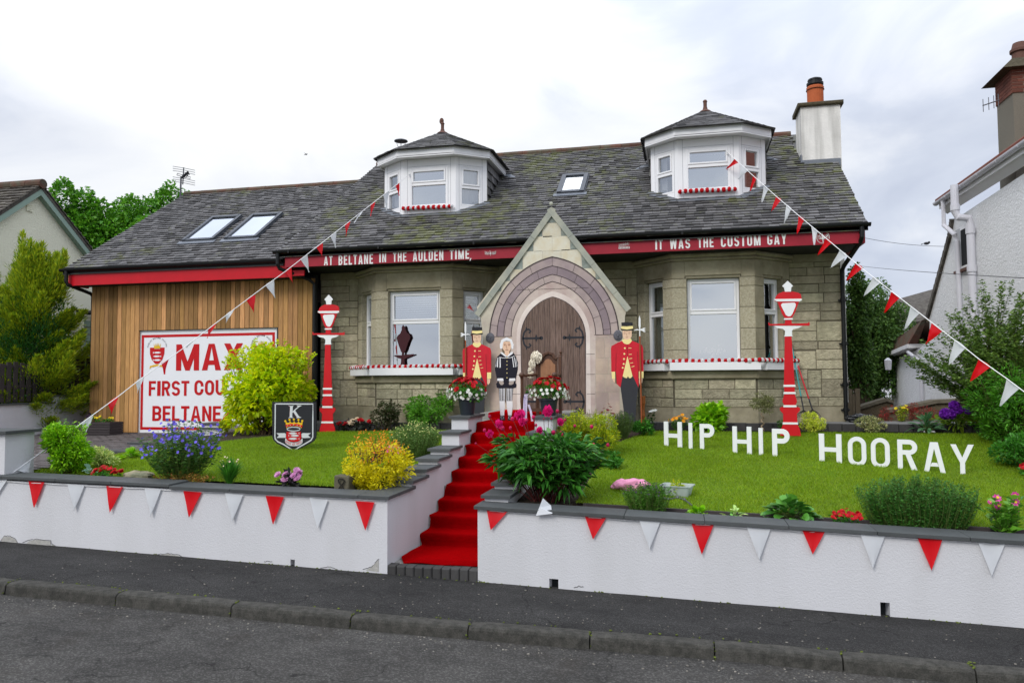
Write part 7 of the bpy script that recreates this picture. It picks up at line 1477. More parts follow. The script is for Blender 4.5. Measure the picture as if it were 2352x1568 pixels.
# pink cloth bundle
cp_ = G(1450, 1133); b = MB(); n, m = 48, 40; vs = []; fs = []; lx = px2m(cp_, 44); lz = px2m(cp_, 17)
for i in range(m+1):
    ph = math.pi*i/m
    for j in range(n):
        an = 2*math.pi*j/n; k = 1+.12*math.sin(3*an+5*ph)-.16*abs(math.sin(4.5*ph+2*an+.6*math.sin(3*an)))+.05*math.sin(11*ph-3*an); u = -math.cos(ph); s_ = math.sin(ph)**.8
        vs.append((cp_[0]+lx*u*(1+.03*math.sin(an*3)), cp_[1]+.10+.10*s_*k*math.cos(an), cp_[2]+lz*.92+lz*s_*k*math.sin(an)*(1 if math.sin(an) > 0 else .95)))
for i in range(m):
    for j in range(n): fs.append((i*n+j, (i+1)*n+j, (i+1)*n+(j+1) % n, i*n+(j+1) % n))
b.add(vs, fs); m_pink = M('pink_cloth', S(226, 150, 180), rough=.9, noise=(9, .08), bump=(18, .8, .02)); b.ball((cp_[0]-lx, cp_[1]+.1, cp_[2]+.05), .03, n=8, m=6, jit=.2); tag(b.build('cloth_bundle', m_pink, loc=cp_, smooth=True), 'crumpled pink cloth bundle lying on the right lawn behind the lavender', 'cloth')
# litter picker
lp = [G(*c9(x, y)) for x, y in ((2050, 1185), (2130, 1170), (2200, 1190), (2275, 1248))]; t = MB(); t.tube([p+[0, 0, .02] for p in lp], .011, n=8); t.ball(lp[1]+[0, 0, .02], .022); t.ball(lp[2]+[0, 0, .02], .02); t.tube([lp[0]+[0, 0, .02], lp[0]+[-.07, .01, .03]], .014, n=8)
tag(t.build('litter_picker', m_metal, loc=lp[3]), 'grey litter picker lying on the lawn in front of the plastic tub', 'tool')
# number stone
ns = G(784, 1134); st = thing('number_stone', ns, 'weathered stone block carved with the figure 8 beside the golden spirea', 'stone'); hw_ = px2m(ns, 20); hs = px2m(ns, 42)
b = MB(); b.hexa([(ns[0]-hw_, ns[1]-.0, ns[2]-.05), (ns[0]+hw_, ns[1]-.02, ns[2]-.05), (ns[0]+hw_, ns[1]+.16, ns[2]-.05), (ns[0]-hw_, ns[1]+.16, ns[2]-.05)], [(ns[0]-hw_*.92, ns[1]+.0, ns[2]+hs), (ns[0]+hw_*.97, ns[1]-.01, ns[2]+hs*.97), (ns[0]+hw_*.95, ns[1]+.15, ns[2]+hs*.97), (ns[0]-hw_*.92, ns[1]+.15, ns[2]+hs)])
m_ns = M('dark_weathered_stone', S(92, 88, 72), rough=.95, noise=(16, .3), bump=(26, .9, .02)); b.build('block', m_ns, st, bevel=.012); e8 = MB()
P8 = [(ns[0]+.01+hw_*.36*math.sin(2*a)*(1.0 if True else 0), ns[1]-.024, ns[2]+hs*.48+hs*.36*math.cos(a)) for a in [k*math.pi/18 for k in range(37)]]; e8.tube(P8, .0075, n=6); e8.build('carved_figure', M('carving_shadow', S(40, 38, 32), rough=.95), st)
# rocks
def rock(p, rx, ry, rz, seed, label):
    R = random.Random(seed); b = MB(); n, m = 14, 9; vs = []; fs = []
    for i in range(m+1):
        ph = math.pi*i/m
        for j in range(n):
            an = 2*math.pi*j/n; k = 1+.12*math.sin(2*an+seed)+.08*math.sin(5*an+3*ph)+R.uniform(-.04, .04); sgn = lambda v: math.copysign(abs(v)**.7, v); vs.append((p[0]+rx*k*sgn(math.sin(ph)*math.cos(an)), p[1]+ry*k*sgn(math.sin(ph)*math.sin(an)), p[2]+rz*.35+rz*k*sgn(math.cos(ph))*.7))
    for i in range(m):
        for j in range(n): fs.append((i*n+j, (i+1)*n+j, (i+1)*n+(j+1) % n, i*n+(j+1) % n))
    b.add(vs, fs); tag(b.build('rock', m_rock, loc=p), label, 'rock')
m_rock = M('garden_rock', S(158, 148, 122), rough=.95, noise=(8, .2), bump=(20, .8, .02), col2=S(110, 112, 90), mixscale=5)
p = G(318, 1098); rock(p, px2m(p, 36), .14, px2m(p, 15), 3, 'flat pale garden rock beside the blue geranium behind the left wall')
# black bag by the corner
p = at(1978, 975, 13.75); p[2] = 1.255; b = MB(); n, m = 22, 10; vs = []; fs = []
for i in range(m+1):
    ph = math.pi*i/m
    for j in range(n):
        an = 2*math.pi*j/n; k = 1+.22*math.sin(3*an+7*ph)+.15*math.sin(8*an-5*ph); vs.append((p[0]-.22*math.cos(ph)*1.2, p[1]+.12*math.sin(ph)*k*math.cos(an), p[2]+.055+.07*math.sin(ph)*k*math.sin(an)))
for i in range(m):
    for j in range(n): fs.append((i*n+j, (i+1)*n+j, (i+1)*n+(j+1) % n, i*n+(j+1) % n))
b.add(vs, fs); tag(b.build('black_bag', M('black_polythene', S(20, 22, 24), rough=.25, spec=.6, bump=(9, .9, .03)), loc=p), 'crumpled black plastic bag on the path by the right house corner', 'bag')
p = G(2133, 992); tag(MB().hexa([p+[-.07, 0, 0], p+[.09, -.03, 0], p+[.1, .03, 0], p+[-.06, .05, 0]], [p+[-.06, .01, .025], p+[.08, -.02, .02], p+[.09, .02, .02], p+[-.05, .04, .025]]).build('white_tag', m_white_paint, loc=p), 'small white plastic slab lying at the back edge of the right lawn', 'slab')
bl_ = thing('turned_post', at(1478, 960, 12.5), 'short turned orange wooden post behind the right guard', 'post'); p = at(1478, 960, 12.5); b = MB(); b.lathe([(.03, 0), (.03, .1), (.018, .13), (.03, .2), (.02, .3), (.028, .38), (.035, .40), (.035, .52)], (p[0], 12.5, 1.2), n=12); b.build('baluster', M('orange_wood', S(150, 84, 36), rough=.5), bl_)
# ================================================================ foliage
def leaf_arrays(P, D, L, W, rng, droop=0.15, fold=0.18, shape='leaf'):
    """P, D: (n, 3) positions and directions; returns vertices and triangles of folded leaves"""
    n = len(P); D = D/(np.linalg.norm(D, axis=1, keepdims=True)+1e-9); L = np.broadcast_to(L, (n,))*rng.uniform(.5, 1.35, n); W = np.broadcast_to(W, (n,))*rng.uniform(.65, 1.25, n)
    up = np.tile([0, 0, 1.0], (n, 1))+rng.normal(0, .55, (n, 3)); s = np.cross(D, up); s /= np.linalg.norm(s, axis=1, keepdims=True)+1e-9; nn = np.cross(s, D)
    L_, W_ = L[:, None], W[:, None]; dz = np.array([0, 0, 1.0])
    mid = P+D*L_*.5; tip = P+D*L_-dz*L_*droop; l = mid+s*W_*.5+nn*W_*fold; r = mid-s*W_*.5+nn*W_*fold
    V = np.stack([P, l, tip, r], 1).reshape(-1, 3); b = np.arange(n)[:, None]*4
    F = np.concatenate([b+[0, 2, 1], b+[0, 3, 2]], 1).reshape(-1, 3); return V, F
def blob_cloud(n, K, rng, flat=.0, rmin=.22, rmax=.42, zlow=.0, top_bias=.0):
    """points on the shells of K lobes inside the unit half ellipsoid (|x|,|y|<1, 0<z<1); returns points and outward directions"""
    C = []
    while len(C) < K:
        c = rng.uniform(-1, 1, 3); c[2] = rng.uniform(zlow, 1)
        if (c[0]**2+c[1]**2+(2*c[2]-1)**2 if True else 0) < .62: C.append(c)
    C = np.array(C); R = rng.uniform(rmin, rmax, K); w = R**2; k = rng.choice(K, n, p=w/w.sum()); d = rng.normal(0, 1, (n, 3)); d /= np.linalg.norm(d, axis=1, keepdims=True)
    rr = R[k]*rng.uniform(.45, 1.0, n)**.5; P = C[k]+d*rr[:, None]*np.array([1, 1, .62]); keep = P[:, 2] > -.02; return P[keep], d[keep], C, R
def stems_arrays(A, B, r0, r1, bend, rng, seg=3):
    """thin three-sided stems from A to B"""
    n = len(A); A, B = np.asarray(A, float), np.asarray(B, float); Vs = []; side = rng.normal(0, 1, (n, 3)); side[:, 2] = 0; side /= np.linalg.norm(side, axis=1, keepdims=True)+1e-9
    for i in range(seg+1):
        t = i/seg; c = A+(B-A)*t+side*bend*math.sin(math.pi*t)*np.linalg.norm(B-A, axis=1, keepdims=True); r = r0+(r1-r0)*t
        for k in range(3): a = 2*math.pi*k/3; Vs.append(c+np.array([math.cos(a)*r, math.sin(a)*r, 0]))
    V = np.stack(Vs, 1).reshape(-1, 3); m = 3*(seg+1); b = np.arange(n)[:, None]*m; Q = []
    for i in range(seg):
        for k in range(3): Q.append(np.concatenate([b+i*3+k, b+i*3+(k+1) % 3, b+(i+1)*3+(k+1) % 3, b+(i+1)*3+k], 1))
    return V, np.concatenate(Q, 0)
def join(parts):
    V = []; F = []; o = 0
    for v, f in parts: V.append(v); F.append(f+o); o += len(v)
    return np.concatenate(V), np.concatenate(F)
def flower_arrays(P, N_, r, petals, rng, cup=.25, rows=1):
    """open flowers of separate petals facing N_"""
    out = []; n = len(P); N_ = N_/(np.linalg.norm(N_, axis=1, keepdims=True)+1e-9); a = np.cross(N_, rng.normal(0, 1, (n, 3))); a /= np.linalg.norm(a, axis=1, keepdims=True)+1e-9; b = np.cross(N_, a); r = np.broadcast_to(r, (n,))
    for row in range(rows):
        for k in range(petals):
            an = 2*math.pi*(k+.5*(row % 2))/petals; d = a*math.cos(an)+b*math.sin(an); s = -a*math.sin(an)+b*math.cos(an); rr = (r*(1-.22*row))[:, None]; h = N_*rr*(cup+.35*row); w = math.pi/petals*1.25
            V = np.stack([P+N_*rr*.12*row, P+d*rr*.62+s*rr*w*.62+h*.6, P+d*rr+h, P+d*rr*.62-s*rr*w*.62+h*.6], 1).reshape(-1, 3); o = np.arange(n)[:, None]*4; out.append((V, np.concatenate([o+[0, 1, 2], o+[0, 2, 3]], 1).reshape(-1, 3)))
    return join(out)
def base_at(px_, Y, z=None):
    p = at(px_, 1000, Y); x = p[0]; return np.array([x, Y, gz(x, Y) if z is None else z])
def gpos(x, y): return G(x, y)
m_stem = M('green_stem', S(90, 110, 50), rough=.7, isl=.2); m_twig = M('brown_twig', S(92, 72, 54), rough=.85, isl=.2); m_redstem = M('red_stem', S(96, 44, 40), rough=.6, isl=.2)
def put(t, name, VF, mat, mi=None): return np_mesh(name, VF[0], VF[1], mat, t, mi=mi)
def shrub(label, cat, base, w, h, n, L, W, mat, seed, K=14, depth=None, stem=m_twig, name='shrub', lobes=(.22, .42), droop=.15, up=.35, zlow=0.0, shoots=0, group=None, lift=0.0):
    rng = np.random.default_rng(seed); base = np.array(base, float); t = thing(name, base, label, cat, group); S_ = np.array([w/2, (depth or w)/2, h])
    P, d, C, R = blob_cloud(n, K, rng, rmin=lobes[0], rmax=lobes[1], zlow=zlow); P = base+[0, 0, lift]+P*S_; D = d*[1, 1, .8]+[0, 0, up]+rng.normal(0, .35, d.shape)
    parts = [leaf_arrays(P, D, L, W, rng, droop=droop)]
    Cw = base+[0, 0, lift]+C*S_; A = np.tile(base, (len(C), 1))+rng.normal(0, .05*w, (len(C), 3))*[1, 1, 0]; st = [stems_arrays(A, Cw, max(.006, .012*w), .003, .08, rng)]
    if shoots:   # upright leading shoots that break the outline
        a = rng.uniform(0, 6.28, shoots); q = rng.uniform(.1, .95, shoots)**.6; B0 = base+[0, 0, lift]+np.stack([np.cos(a)*q*.8, np.sin(a)*q*.8, .72+.2*(1-q)], 1)*S_; out = np.stack([np.cos(a)*q*.35, np.sin(a)*q*.35, np.ones(shoots)], 1); out *= (rng.uniform(.12, .26, shoots)*h)[:, None]; B1 = B0+out
        st.append(stems_arrays(B0-out*.5, B1, .004, .0015, .05, rng)); m = 14; tt = rng.uniform(0, 1.02, (shoots, m)); Q = B0[:, None]+(B1-B0)[:, None]*tt[..., None]; an = rng.uniform(0, 6.28, (shoots, m)); dd = np.stack([np.cos(an), np.sin(an), .7+0*an], -1)
        parts.append(leaf_arrays(Q.reshape(-1, 3), dd.reshape(-1, 3), L*.8, W*.8, rng, droop=droop))
    put(t, 'foliage', join(parts), mat); V, F = join(st); np_mesh('stems', V, F, stem, t); return t, rng, base, S_
def sprigs(label, cat, base, w, h, nst, per, L, W, mat, seed, name='plant', stemmat=m_stem, lean=.55, curve=.1, low=.1, depth=None, flowers=None, base_spread=.35, angle=.6, var=.25, group=None, thick=.0025):
    """many stems fanning from the base with leaves along them; flowers = (count, radius, petals, material, name)"""
    rng = np.random.default_rng(seed); base = np.array(base, float); t = thing(name, base, label, cat, group); a = rng.uniform(0, 6.28, nst); q = rng.uniform(0, 1, nst)**.6; dp = (depth or w)/2
    A = base+np.stack([np.cos(a)*q*w/2*base_spread, np.sin(a)*q*dp*base_spread, 0*q], 1); hh = h*rng.uniform(1-var, 1.0, nst)*(1-.25*q**2); B = base+np.stack([np.cos(a)*q*w/2, np.sin(a)*q*dp, hh], 1)
    V, F = stems_arrays(A, B, thick, thick*.5, curve, rng); tt = rng.uniform(low, 1.0, (nst, per)); Q = A[:, None]+(B-A)[:, None]*tt[..., None]; an = rng.uniform(0, 6.28, (nst, per)); dd = np.stack([np.cos(an), np.sin(an), angle+0*an], -1)
    put(t, 'foliage', leaf_arrays(Q.reshape(-1, 3), dd.reshape(-1, 3), L, W, rng), mat); np_mesh('stems', V, F, stemmat, t)
    if flowers:
        c, r, pet, fm, fname = flowers; k = rng.permutation(nst)[:c]; Nn = (B-A)[k]/np.linalg.norm((B-A)[k], axis=1, keepdims=True)+rng.normal(0, .35, (len(k), 3))+[0, -.5, 0]; put(t, fname, flower_arrays(B[k]+[0, 0, r*.3], Nn, r, pet, rng), fm)
    return t, rng, A, B
def blades(label, cat, base, w, h, n, wid, mat, seed, name='grass_clump', arch=.35):
    """arching strap leaves"""
    rng = np.random.default_rng(seed); base = np.array(base, float); t = thing(name, base, label, cat); a = rng.uniform(0, 6.28, n); q = rng.uniform(.05, 1, n); H = h*rng.uniform(.6, 1.0, n); out = np.stack([np.cos(a), np.sin(a), 0*a], 1)*(q*w/2)[:, None]; s = np.stack([-np.sin(a), np.cos(a), 0*a], 1)
    Vs = []; N_ = 5
    for i in range(N_+1):
        u = i/N_; c = base+out*(.25*0+u**1.6)+rng.normal(0, .0, 3)+np.stack([0*a, 0*a, H*(u-arch*q*u**3)], 1)+np.stack([np.cos(a), np.sin(a), 0*a], 1)*.12*w*.3; ww = wid*(1-u**2)*.5+.0004; Vs += [c-s*ww, c+s*ww]
    V = np.stack(Vs, 1).reshape(-1, 3); b = np.arange(n)[:, None]*(2*N_+2); F = np.concatenate([b+[2*i, 2*i+1, 2*i+3, 2*i+2] for i in range(N_)], 0); np_mesh('foliage', V, F, mat, t); return t, rng, base
def rosette(label, cat, base, w, h, n, L, W, mat, seed, name='plant'):
    """broad basal leaves"""
    rng = np.random.default_rng(seed); base = np.array(base, float); t = thing(name, base, label, cat); a = rng.uniform(0, 6.28, n); q = rng.uniform(0, 1, n)**.7; e = np.stack([np.cos(a)*q*w*.30, np.sin(a)*q*w*.30, h*(.15+.55*(1-q))*rng.uniform(.6, 1, n)], 1); D = np.stack([np.cos(a)*(.35+q), np.sin(a)*(.35+q), .9-.7*q], 1)+rng.normal(0, .2, (n, 3)); P = base+e
    Vs = []; D /= np.linalg.norm(D, axis=1, keepdims=True); s = np.cross(D, np.tile([0, 0, 1.], (n, 1))+rng.normal(0, .25, (n, 3))); s /= np.linalg.norm(s, axis=1, keepdims=True); nn = np.cross(s, D); Ls = L*rng.uniform(.6, 1.15, n)[:, None]; Ws = W*rng.uniform(.7, 1.1, n)[:, None]; prof = [(0, .12), (.25, .8), (.5, 1.0), (.75, .8), (.95, .25)]
    for u, k in prof: c = P+D*Ls*u-np.array([0, 0, 1])*Ls*.28*u**2; Vs += [c-s*Ws*k/2+nn*Ws*.14*k, c, c+s*Ws*k/2+nn*Ws*.14*k]
    V = np.stack(Vs, 1).reshape(-1, 3); b = np.arange(n)[:, None]*15; F = np.concatenate([b+[3*i+j, 3*i+j+1, 3*i+j+4, 3*i+j+3] for i in range(4) for j in range(2)], 0); np_mesh('foliage', V, F, mat, t, smooth=True); A = np.tile(base, (n, 1)); V, F = stems_arrays(A, P, .003, .0025, .05, rng); np_mesh('stems', V, F, m_stem, t); return t, rng, base
def LM(name, a, b, **k): g = lambda c: tuple(min(.85, v*1.45) for v in c); return leafmat(name, g(a), g(b), **k)
# greens
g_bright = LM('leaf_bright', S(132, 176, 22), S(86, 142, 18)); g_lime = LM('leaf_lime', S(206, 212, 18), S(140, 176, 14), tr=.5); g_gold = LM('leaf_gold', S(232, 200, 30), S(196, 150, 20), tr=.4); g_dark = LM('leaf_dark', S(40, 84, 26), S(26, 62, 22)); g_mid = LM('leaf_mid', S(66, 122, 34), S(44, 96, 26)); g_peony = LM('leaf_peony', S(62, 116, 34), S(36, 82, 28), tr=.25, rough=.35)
g_var = LM('leaf_variegated', S(206, 210, 130), S(110, 150, 60)); g_bronze = LM('leaf_bronze', S(66, 58, 40), S(50, 70, 34)); g_lav = LM('leaf_grey_green', S(110, 140, 70), S(80, 116, 52)); g_laurel = LM('leaf_fresh', S(100, 150, 44), S(66, 118, 36), rough=.35); g_tree = LM('leaf_sycamore', S(96, 146, 36), S(54, 108, 24), tr=.3); g_trdark = LM('leaf_privet', S(84, 112, 48), S(50, 80, 36)); g_olive = LM('leaf_olive', S(92, 96, 56), S(120, 124, 80)); g_coto = LM('leaf_cotoneaster', S(98, 122, 48), S(64, 92, 36)); g_conif = LM('leaf_cypress', S(160, 168, 30), S(78, 116, 26), tr=.3); g_herb = LM('leaf_herb', S(72, 122, 44), S(48, 94, 36)); g_acer = LM('leaf_acer_red', S(150, 50, 40), S(110, 40, 40)); g_astil = LM('leaf_astilbe', S(120, 120, 40), S(150, 80, 40)); g_plum = LM('leaf_plum', S(44, 36, 44), S(40, 52, 34)); g_goldy = LM('leaf_golden_green', S(176, 176, 28), S(104, 138, 24)); g_yellowball = LM('leaf_euonymus', S(232, 216, 80), S(150, 170, 40))
g_berg = LM('leaf_bergenia', S(80, 132, 44), S(52, 100, 36), tr=.15, rough=.35); g_hosta = LM('leaf_hosta_edge', S(190, 205, 130), S(96, 150, 64), tr=.2)
FM = lambda n, a, b: M(n, a, rough=.6, col2=b, mixscale='island', isl=.15, translucent=.25)
f_red = FM('petal_red', S(210, 10, 24), S(160, 4, 20)); f_white = FM('petal_white', S(245, 245, 240), S(225, 228, 215)); f_blue = FM('petal_blue', S(96, 92, 212), S(132, 110, 220)); f_pink = FM('petal_magenta', S(240, 40, 140), S(214, 20, 110)); f_lilac = FM('petal_lilac', S(222, 170, 205), S(190, 110, 170)); f_purple = FM('petal_purple', S(136, 44, 190), S(104, 24, 160)); f_orange = FM('petal_orange', S(240, 170, 20), S(230, 130, 20)); f_yellow = FM('petal_yellow', S(238, 214, 40), S(220, 190, 30)); f_mag = FM('petal_dahlia', S(196, 30, 140), S(220, 90, 170)); f_deep = FM('petal_pansy', S(30, 16, 30), S(50, 20, 50)); f_cream = FM('petal_cream', S(236, 222, 190), S(232, 200, 170)); f_lavt = FM('petal_lavender', S(74, 60, 86), S(58, 52, 64)); f_bud = FM('petal_bud', S(214, 30, 100), S(170, 30, 70))
# ---------------------------------------------------------------- left garden
def B_(x, y): return gpos(x, y)
def W_(p, px_): return px2m(p, px_)
b = B_(135, 1092); b[1] += .12; shrub('rounded bright green shrub at the left end of the garden, behind the coping', 'shrub', b, W_(b, 106), W_(b, 112), 5200, .055, .026, g_bright, 101, K=22, lobes=(.25, .45), shoots=26)
b = B_(232, 1072); shrub('low cream variegated shrub beside the lowest step wall', 'shrub', b, W_(b, 84), W_(b, 46), 1800, .04, .02, g_var, 102, K=14)
b = B_(300, 1053); rosette('small bright green leafy plant below the middle step wall', 'plant', b, W_(b, 50), W_(b, 30), 34, .11, .08, g_bright, 103)
b = B_(206, 1090); rosette('pale blue-grey leaved plant between the green and variegated shrubs', 'plant', b, W_(b, 30), W_(b, 26), 9, .12, .08, LM('leaf_glaucous', S(140, 170, 150), S(110, 150, 130)), 104)
def bedding(label, p, w, h, n, r, pet, fm, seed, leaf=g_mid, rows=2, nl=160, ll=.05, cat='flowers', depth=None):
    t, rng, bb, S_ = shrub(label, cat, p, w, h*.75, nl, ll, ll*.55, leaf, seed, K=6, name='bedding_flowers', depth=depth); a = rng.uniform(0, 6.28, n); q = rng.uniform(0, 1, n)**.5; P = bb+np.stack([np.cos(a)*q*w/2, np.sin(a)*q*(depth or w)/2, h*(.55+.4*(1-q**2))*rng.uniform(.75, 1.1, n)], 1); put(t, 'flower_heads', flower_arrays(P, np.tile([0, -.7, .9], (n, 1))+rng.normal(0, .4, (n, 3)), r, pet, rng, rows=rows), fm); return t
b = B_(247, 1100); bedding('low red bedding flowers behind the left wall coping, left of the pale rock', b, W_(b, 74), W_(b, 30), 30, .035, 6, f_red, 105, depth=.2)
b = B_(410, 1108); b[1] += .05; b[2] -= .02
t, rng, A, Bt = sprigs('blue flowering cranesbill with a spray of stems in front of the sign', 'flowering plant', b, W_(b, 185), W_(b, 150), 240, 18, .05, .020, LM('leaf_cranesbill', S(74, 112, 40), S(48, 84, 32)), 106, name='cranesbill', lean=.7, base_spread=.25, low=.3, angle=.25, var=.45, thick=.003)
put(t, 'flower_heads', flower_arrays(np.concatenate([Bt[:130]+rng.normal(0, .015, (130, 3)), Bt[:60]+rng.normal(0, .03, (60, 3))])+[0, 0, .015], rng.normal(0, .6, (190, 3))+[0, -.8, .5], .020, 5, rng), f_blue)
b = B_(420, 1114); sprigs('low ferny russet and green plant below the blue cranesbill', 'plant', b, W_(b, 170), W_(b, 30), 90, 14, .03, .010, g_astil, 107, name='fern', depth=.28, base_spread=.7, low=.1)
b = B_(527, 1116); blades('clump of arching strap leaves between the cranesbill and the pink dahlia', 'plant', b, W_(b, 84), W_(b, 74), 210, .024, g_mid, 108, arch=.25)
b = B_(527, 1114); sprigs('thin stems with pale buds above the strap leaved clump', 'plant', b, W_(b, 50), W_(b, 72), 14, 2, .02, .008, g_mid, 109, flowers=(14, .012, 5, f_cream, 'buds'))
b = B_(666, 1122); bedding('dark leaved dahlia with lilac pink flowers behind the left wall', b, W_(b, 70), W_(b, 46), 14, .047, 12, f_lilac, 110, leaf=g_plum, rows=4, ll=.08, nl=140, depth=.25)
b = B_(855, 1128); b[1] += .12; shrub('golden orange spirea shrub next to the carved number stone', 'shrub', b, W_(b, 176), W_(b, 106), 5200, .045, .020, g_goldsp if False else LM('leaf_spirea', S(214, 190, 24), S(176, 172, 20), tr=.4), 111, K=26, lobes=(.22, .38), shoots=40)
t, rng, bb, S_ = shrub('orange young shoots over the golden spirea', 'shrub', b+[0, -.02, .30], W_(b, 160), W_(b, 72), 420, .035, .014, LM('leaf_spirea_tip', S(222, 140, 30), S(200, 110, 30)), 112, K=18)
b = B_(905, 1062); sprigs('purple dahlia flowers between the spirea and the grassy plant', 'flowering plant', b, .18, .20, 10, 6, .06, .03, g_mid, 113, flowers=(5, .055, 8, f_mag, 'flower_heads'), name='dahlia')
b = B_(950, 1056); b[1] += .1; sprigs('feathery green plant with pale buds beside the stair wall ledges', 'plant', b, W_(b, 128), W_(b, 88), 520, 26, .028, .007, g_lav, 114, name='cotton_lavender', flowers=(200, .008, 5, FM('petal_straw', S(220, 214, 140), S(190, 190, 110)), 'buds'), base_spread=.5)
b = B_(985, 985); b[1] += .2; shrub('fresh green leafy shrub left of the top of the steps, under the flower pot', 'shrub', b, W_(b, 138), W_(b, 84), 3800, .075, .030, g_laurel, 115, K=20)
b = B_(888, 990); b = base_at(888, 12.75); shrub('dark bronze leaved shrub in front of the left bay', 'shrub', b, W_(b, 72), W_(b, 66), 1500, .06, .026, g_bronze, 116, K=12, shoots=12)
for i, (x, fm, lab, r) in enumerate(((793, f_red, 'red begonia at the foot of the left lamp post', .045), (815, f_cream, 'pale yellow begonia between two others in the left bed', .05), (836, f_red, 'red begonia nearest the bronze shrub in the left bed', .045))): b = base_at(x, 12.7); bedding(lab, b, .30, .22, 7, r, 7, fm, 120+i, leaf=g_plum, rows=3, nl=70, ll=.09)
b = base_at(520, 12.2); shrub('small yellow and green leaved shrub beside the top step wall', 'shrub', b, W_(b, 36), W_(b, 36), 500, .06, .03, g_goldy, 124, K=8)
b = base_at(616, 12.3, 1.05); shrub('big lime yellow shrub covering the right side of the sign', 'shrub', b, W_(b, 236), W_(b, 196), 11000, .10, .066, g_lime, 125, K=46, depth=1.7, lobes=(.17, .34), shoots=90, droop=.25)
# pansies
p = np.array([-11.32, 12.93, 1.205]); bedding('yellow and dark pansies in the planter box', p, .66, .12, 12, .03, 5, f_yellow, 126, nl=240, ll=.045, depth=.28); bedding('dark pansies at the left of the planter box', p+[-.17, 0, .02], .25, .17, 6, .035, 5, f_deep, 127, nl=30, ll=.04, depth=.2)
# ---------------------------------------------------------------- flower pots on the stair pillars
m_potplastic = M('black_plastic_pot', S(36, 42, 50), rough=.4, spec=.4)
def flower_pot(x, y, z, r, label, seed):
    t = thing('flower_pot', (x, y, z), label, 'flower pot', 'flower pots on the pillars'); rng = np.random.default_rng(seed); b = MB(); k = r/.13; b.lathe([(.095*k, 0), (.10*k, .01), (.128*k, .21*k), (.138*k, .215*k), (.138*k, .24*k), (.125*k, .24*k), (.12*k, .2*k), (0.0, .2*k)], (x, y, z), n=28); b.build('pot', m_potplastic, t, smooth=False)
    c = np.array([x, y, z+.26*k]); n = 900; P, d, C, R = blob_cloud(n, 14, rng); P = c+P*np.array([.29*k, .24*k, .30*k])-[0, 0, .05]; put(t, 'foliage', leaf_arrays(P, d+[0, 0, .2], .045, .022, rng), g_mid)
    def heads(n, zlo, zhi, rad, fm, nm, rr, pet, rows): a = rng.uniform(0, 6.28, n); e = rng.uniform(zlo, zhi, n); dd = np.stack([np.cos(a)*np.cos(e), np.sin(a)*np.cos(e), np.sin(e)], 1); put(t, nm, flower_arrays(c+[0, 0, .05*k]+dd*np.array([.30*k, .25*k, .24*k])*rng.uniform(.9, 1.05, (n, 1)), dd, rr, pet, rng, rows=rows, cup=.3), fm)
    heads(46, .25, 1.45, .3, f_red, 'red_petunias', .042*k, 5, 2); heads(60, -.30, .35, .3, f_white, 'white_petunias', .026*k, 5, 1); return t
flower_pot(-3.02, 10.42, 1.50, .125, 'black pot of red and white petunias on the pillar left of the stairs', 131)
flower_pot(-1.84, 10.42, 1.50, .125, 'black pot of red and white petunias before the chair, right of the stairs', 132)
# ---------------------------------------------------------------- peony
b = gpos(1248, 1158); b[1] += .22
t, rng, A, Bt = sprigs('large dark green peony with magenta flowers and buds right of the red carpet', 'flowering plant', b, W_(b, 265), W_(b, 150), 110, 26, .125, .042, g_peony, 140, name='peony', stemmat=m_redstem, base_spread=.28, low=.42, angle=.15, var=.30, thick=.005, depth=.85)
P, d, C, R = blob_cloud(1500, 26, rng); P = b+[0, 0, .14]+P*np.array([W_(b, 135), .42, W_(b, 125)]); put(t, 'leaf_mass', leaf_arrays(P, d*[1, 1, .5]+[0, 0, .1], .13, .045, rng, droop=.3), g_peony)
FL = [(860, 320, 48), (955, 305, 20), (585, 355, 46), (515, 380, 22), (385, 440, 36), (415, 470, 25), (610, 420, 34), (650, 395, 20), (720, 360, 20), (290, 355, 18), (240, 490, 18), (290, 535, 34), (495, 467, 18), (400, 545, 22), (780, 500, 30), (915, 512, 22), (990, 525, 25), (985, 422, 32), (1030, 390, 15), (1125, 447, 15), (1290, 455, 20), (895, 375, 12), (820, 380, 8), (745, 440, 14), (520, 617, 14), (155, 620, 12), (1448, 635, 20), (1310, 625, 12)]
big = []; stA = []; stB = []; buds = []
for i, (x, y, r) in enumerate(FL):
    q = at(*c9(x, y), b[1]+rng.uniform(-.2, .3)); rr = W_(q, r/3.92*.91875); (big if r > 28 else buds).append((q, rr)); stA.append(b+rng.normal(0, .05, 3)*[1, 1, 0]+[0, 0, .1]); stB.append(q)
V, F = stems_arrays(np.array(stA), np.array(stB), .005, .003, .03, rng); np_mesh('flower_stems', V, F, m_redstem, t)
def petal_balls(items, rng, rows, pet):
    out = []
    for q, rr in items:
        for k in range(rows):
            e = -0.5+1.7*k/max(1, rows-1); n = pet; a = rng.uniform(0, 6.28)+np.arange(n)*2*math.pi/n+.4*k; d = np.stack([np.cos(a)*math.cos(e), np.sin(a)*math.cos(e), math.sin(e)+0*a], 1); out.append(leaf_arrays(q+d*rr*.55, d*.45+np.array([0, 0, .75]), rr*.95, rr*.95, rng, droop=-.05, fold=-.22))
        out.append(flower_arrays(np.array([q, q, q]), np.array([[0, -1, .2], [.9, -.3, .3], [-.9, -.3, .3]]), np.array([rr, rr, rr]), 7, rng, cup=.35, rows=3))
    return join(out)
put(t, 'flower_heads', petal_balls(big, rng, 5, 9), f_pink)
bb = MB()
for q, rr in buds: bb.ball(q, rr*.9, rz=rr*1.0, n=9, m=7, jit=.12)
bb.build('buds', f_bud, t)
b = gpos(1350, 1010); b[1] += .1
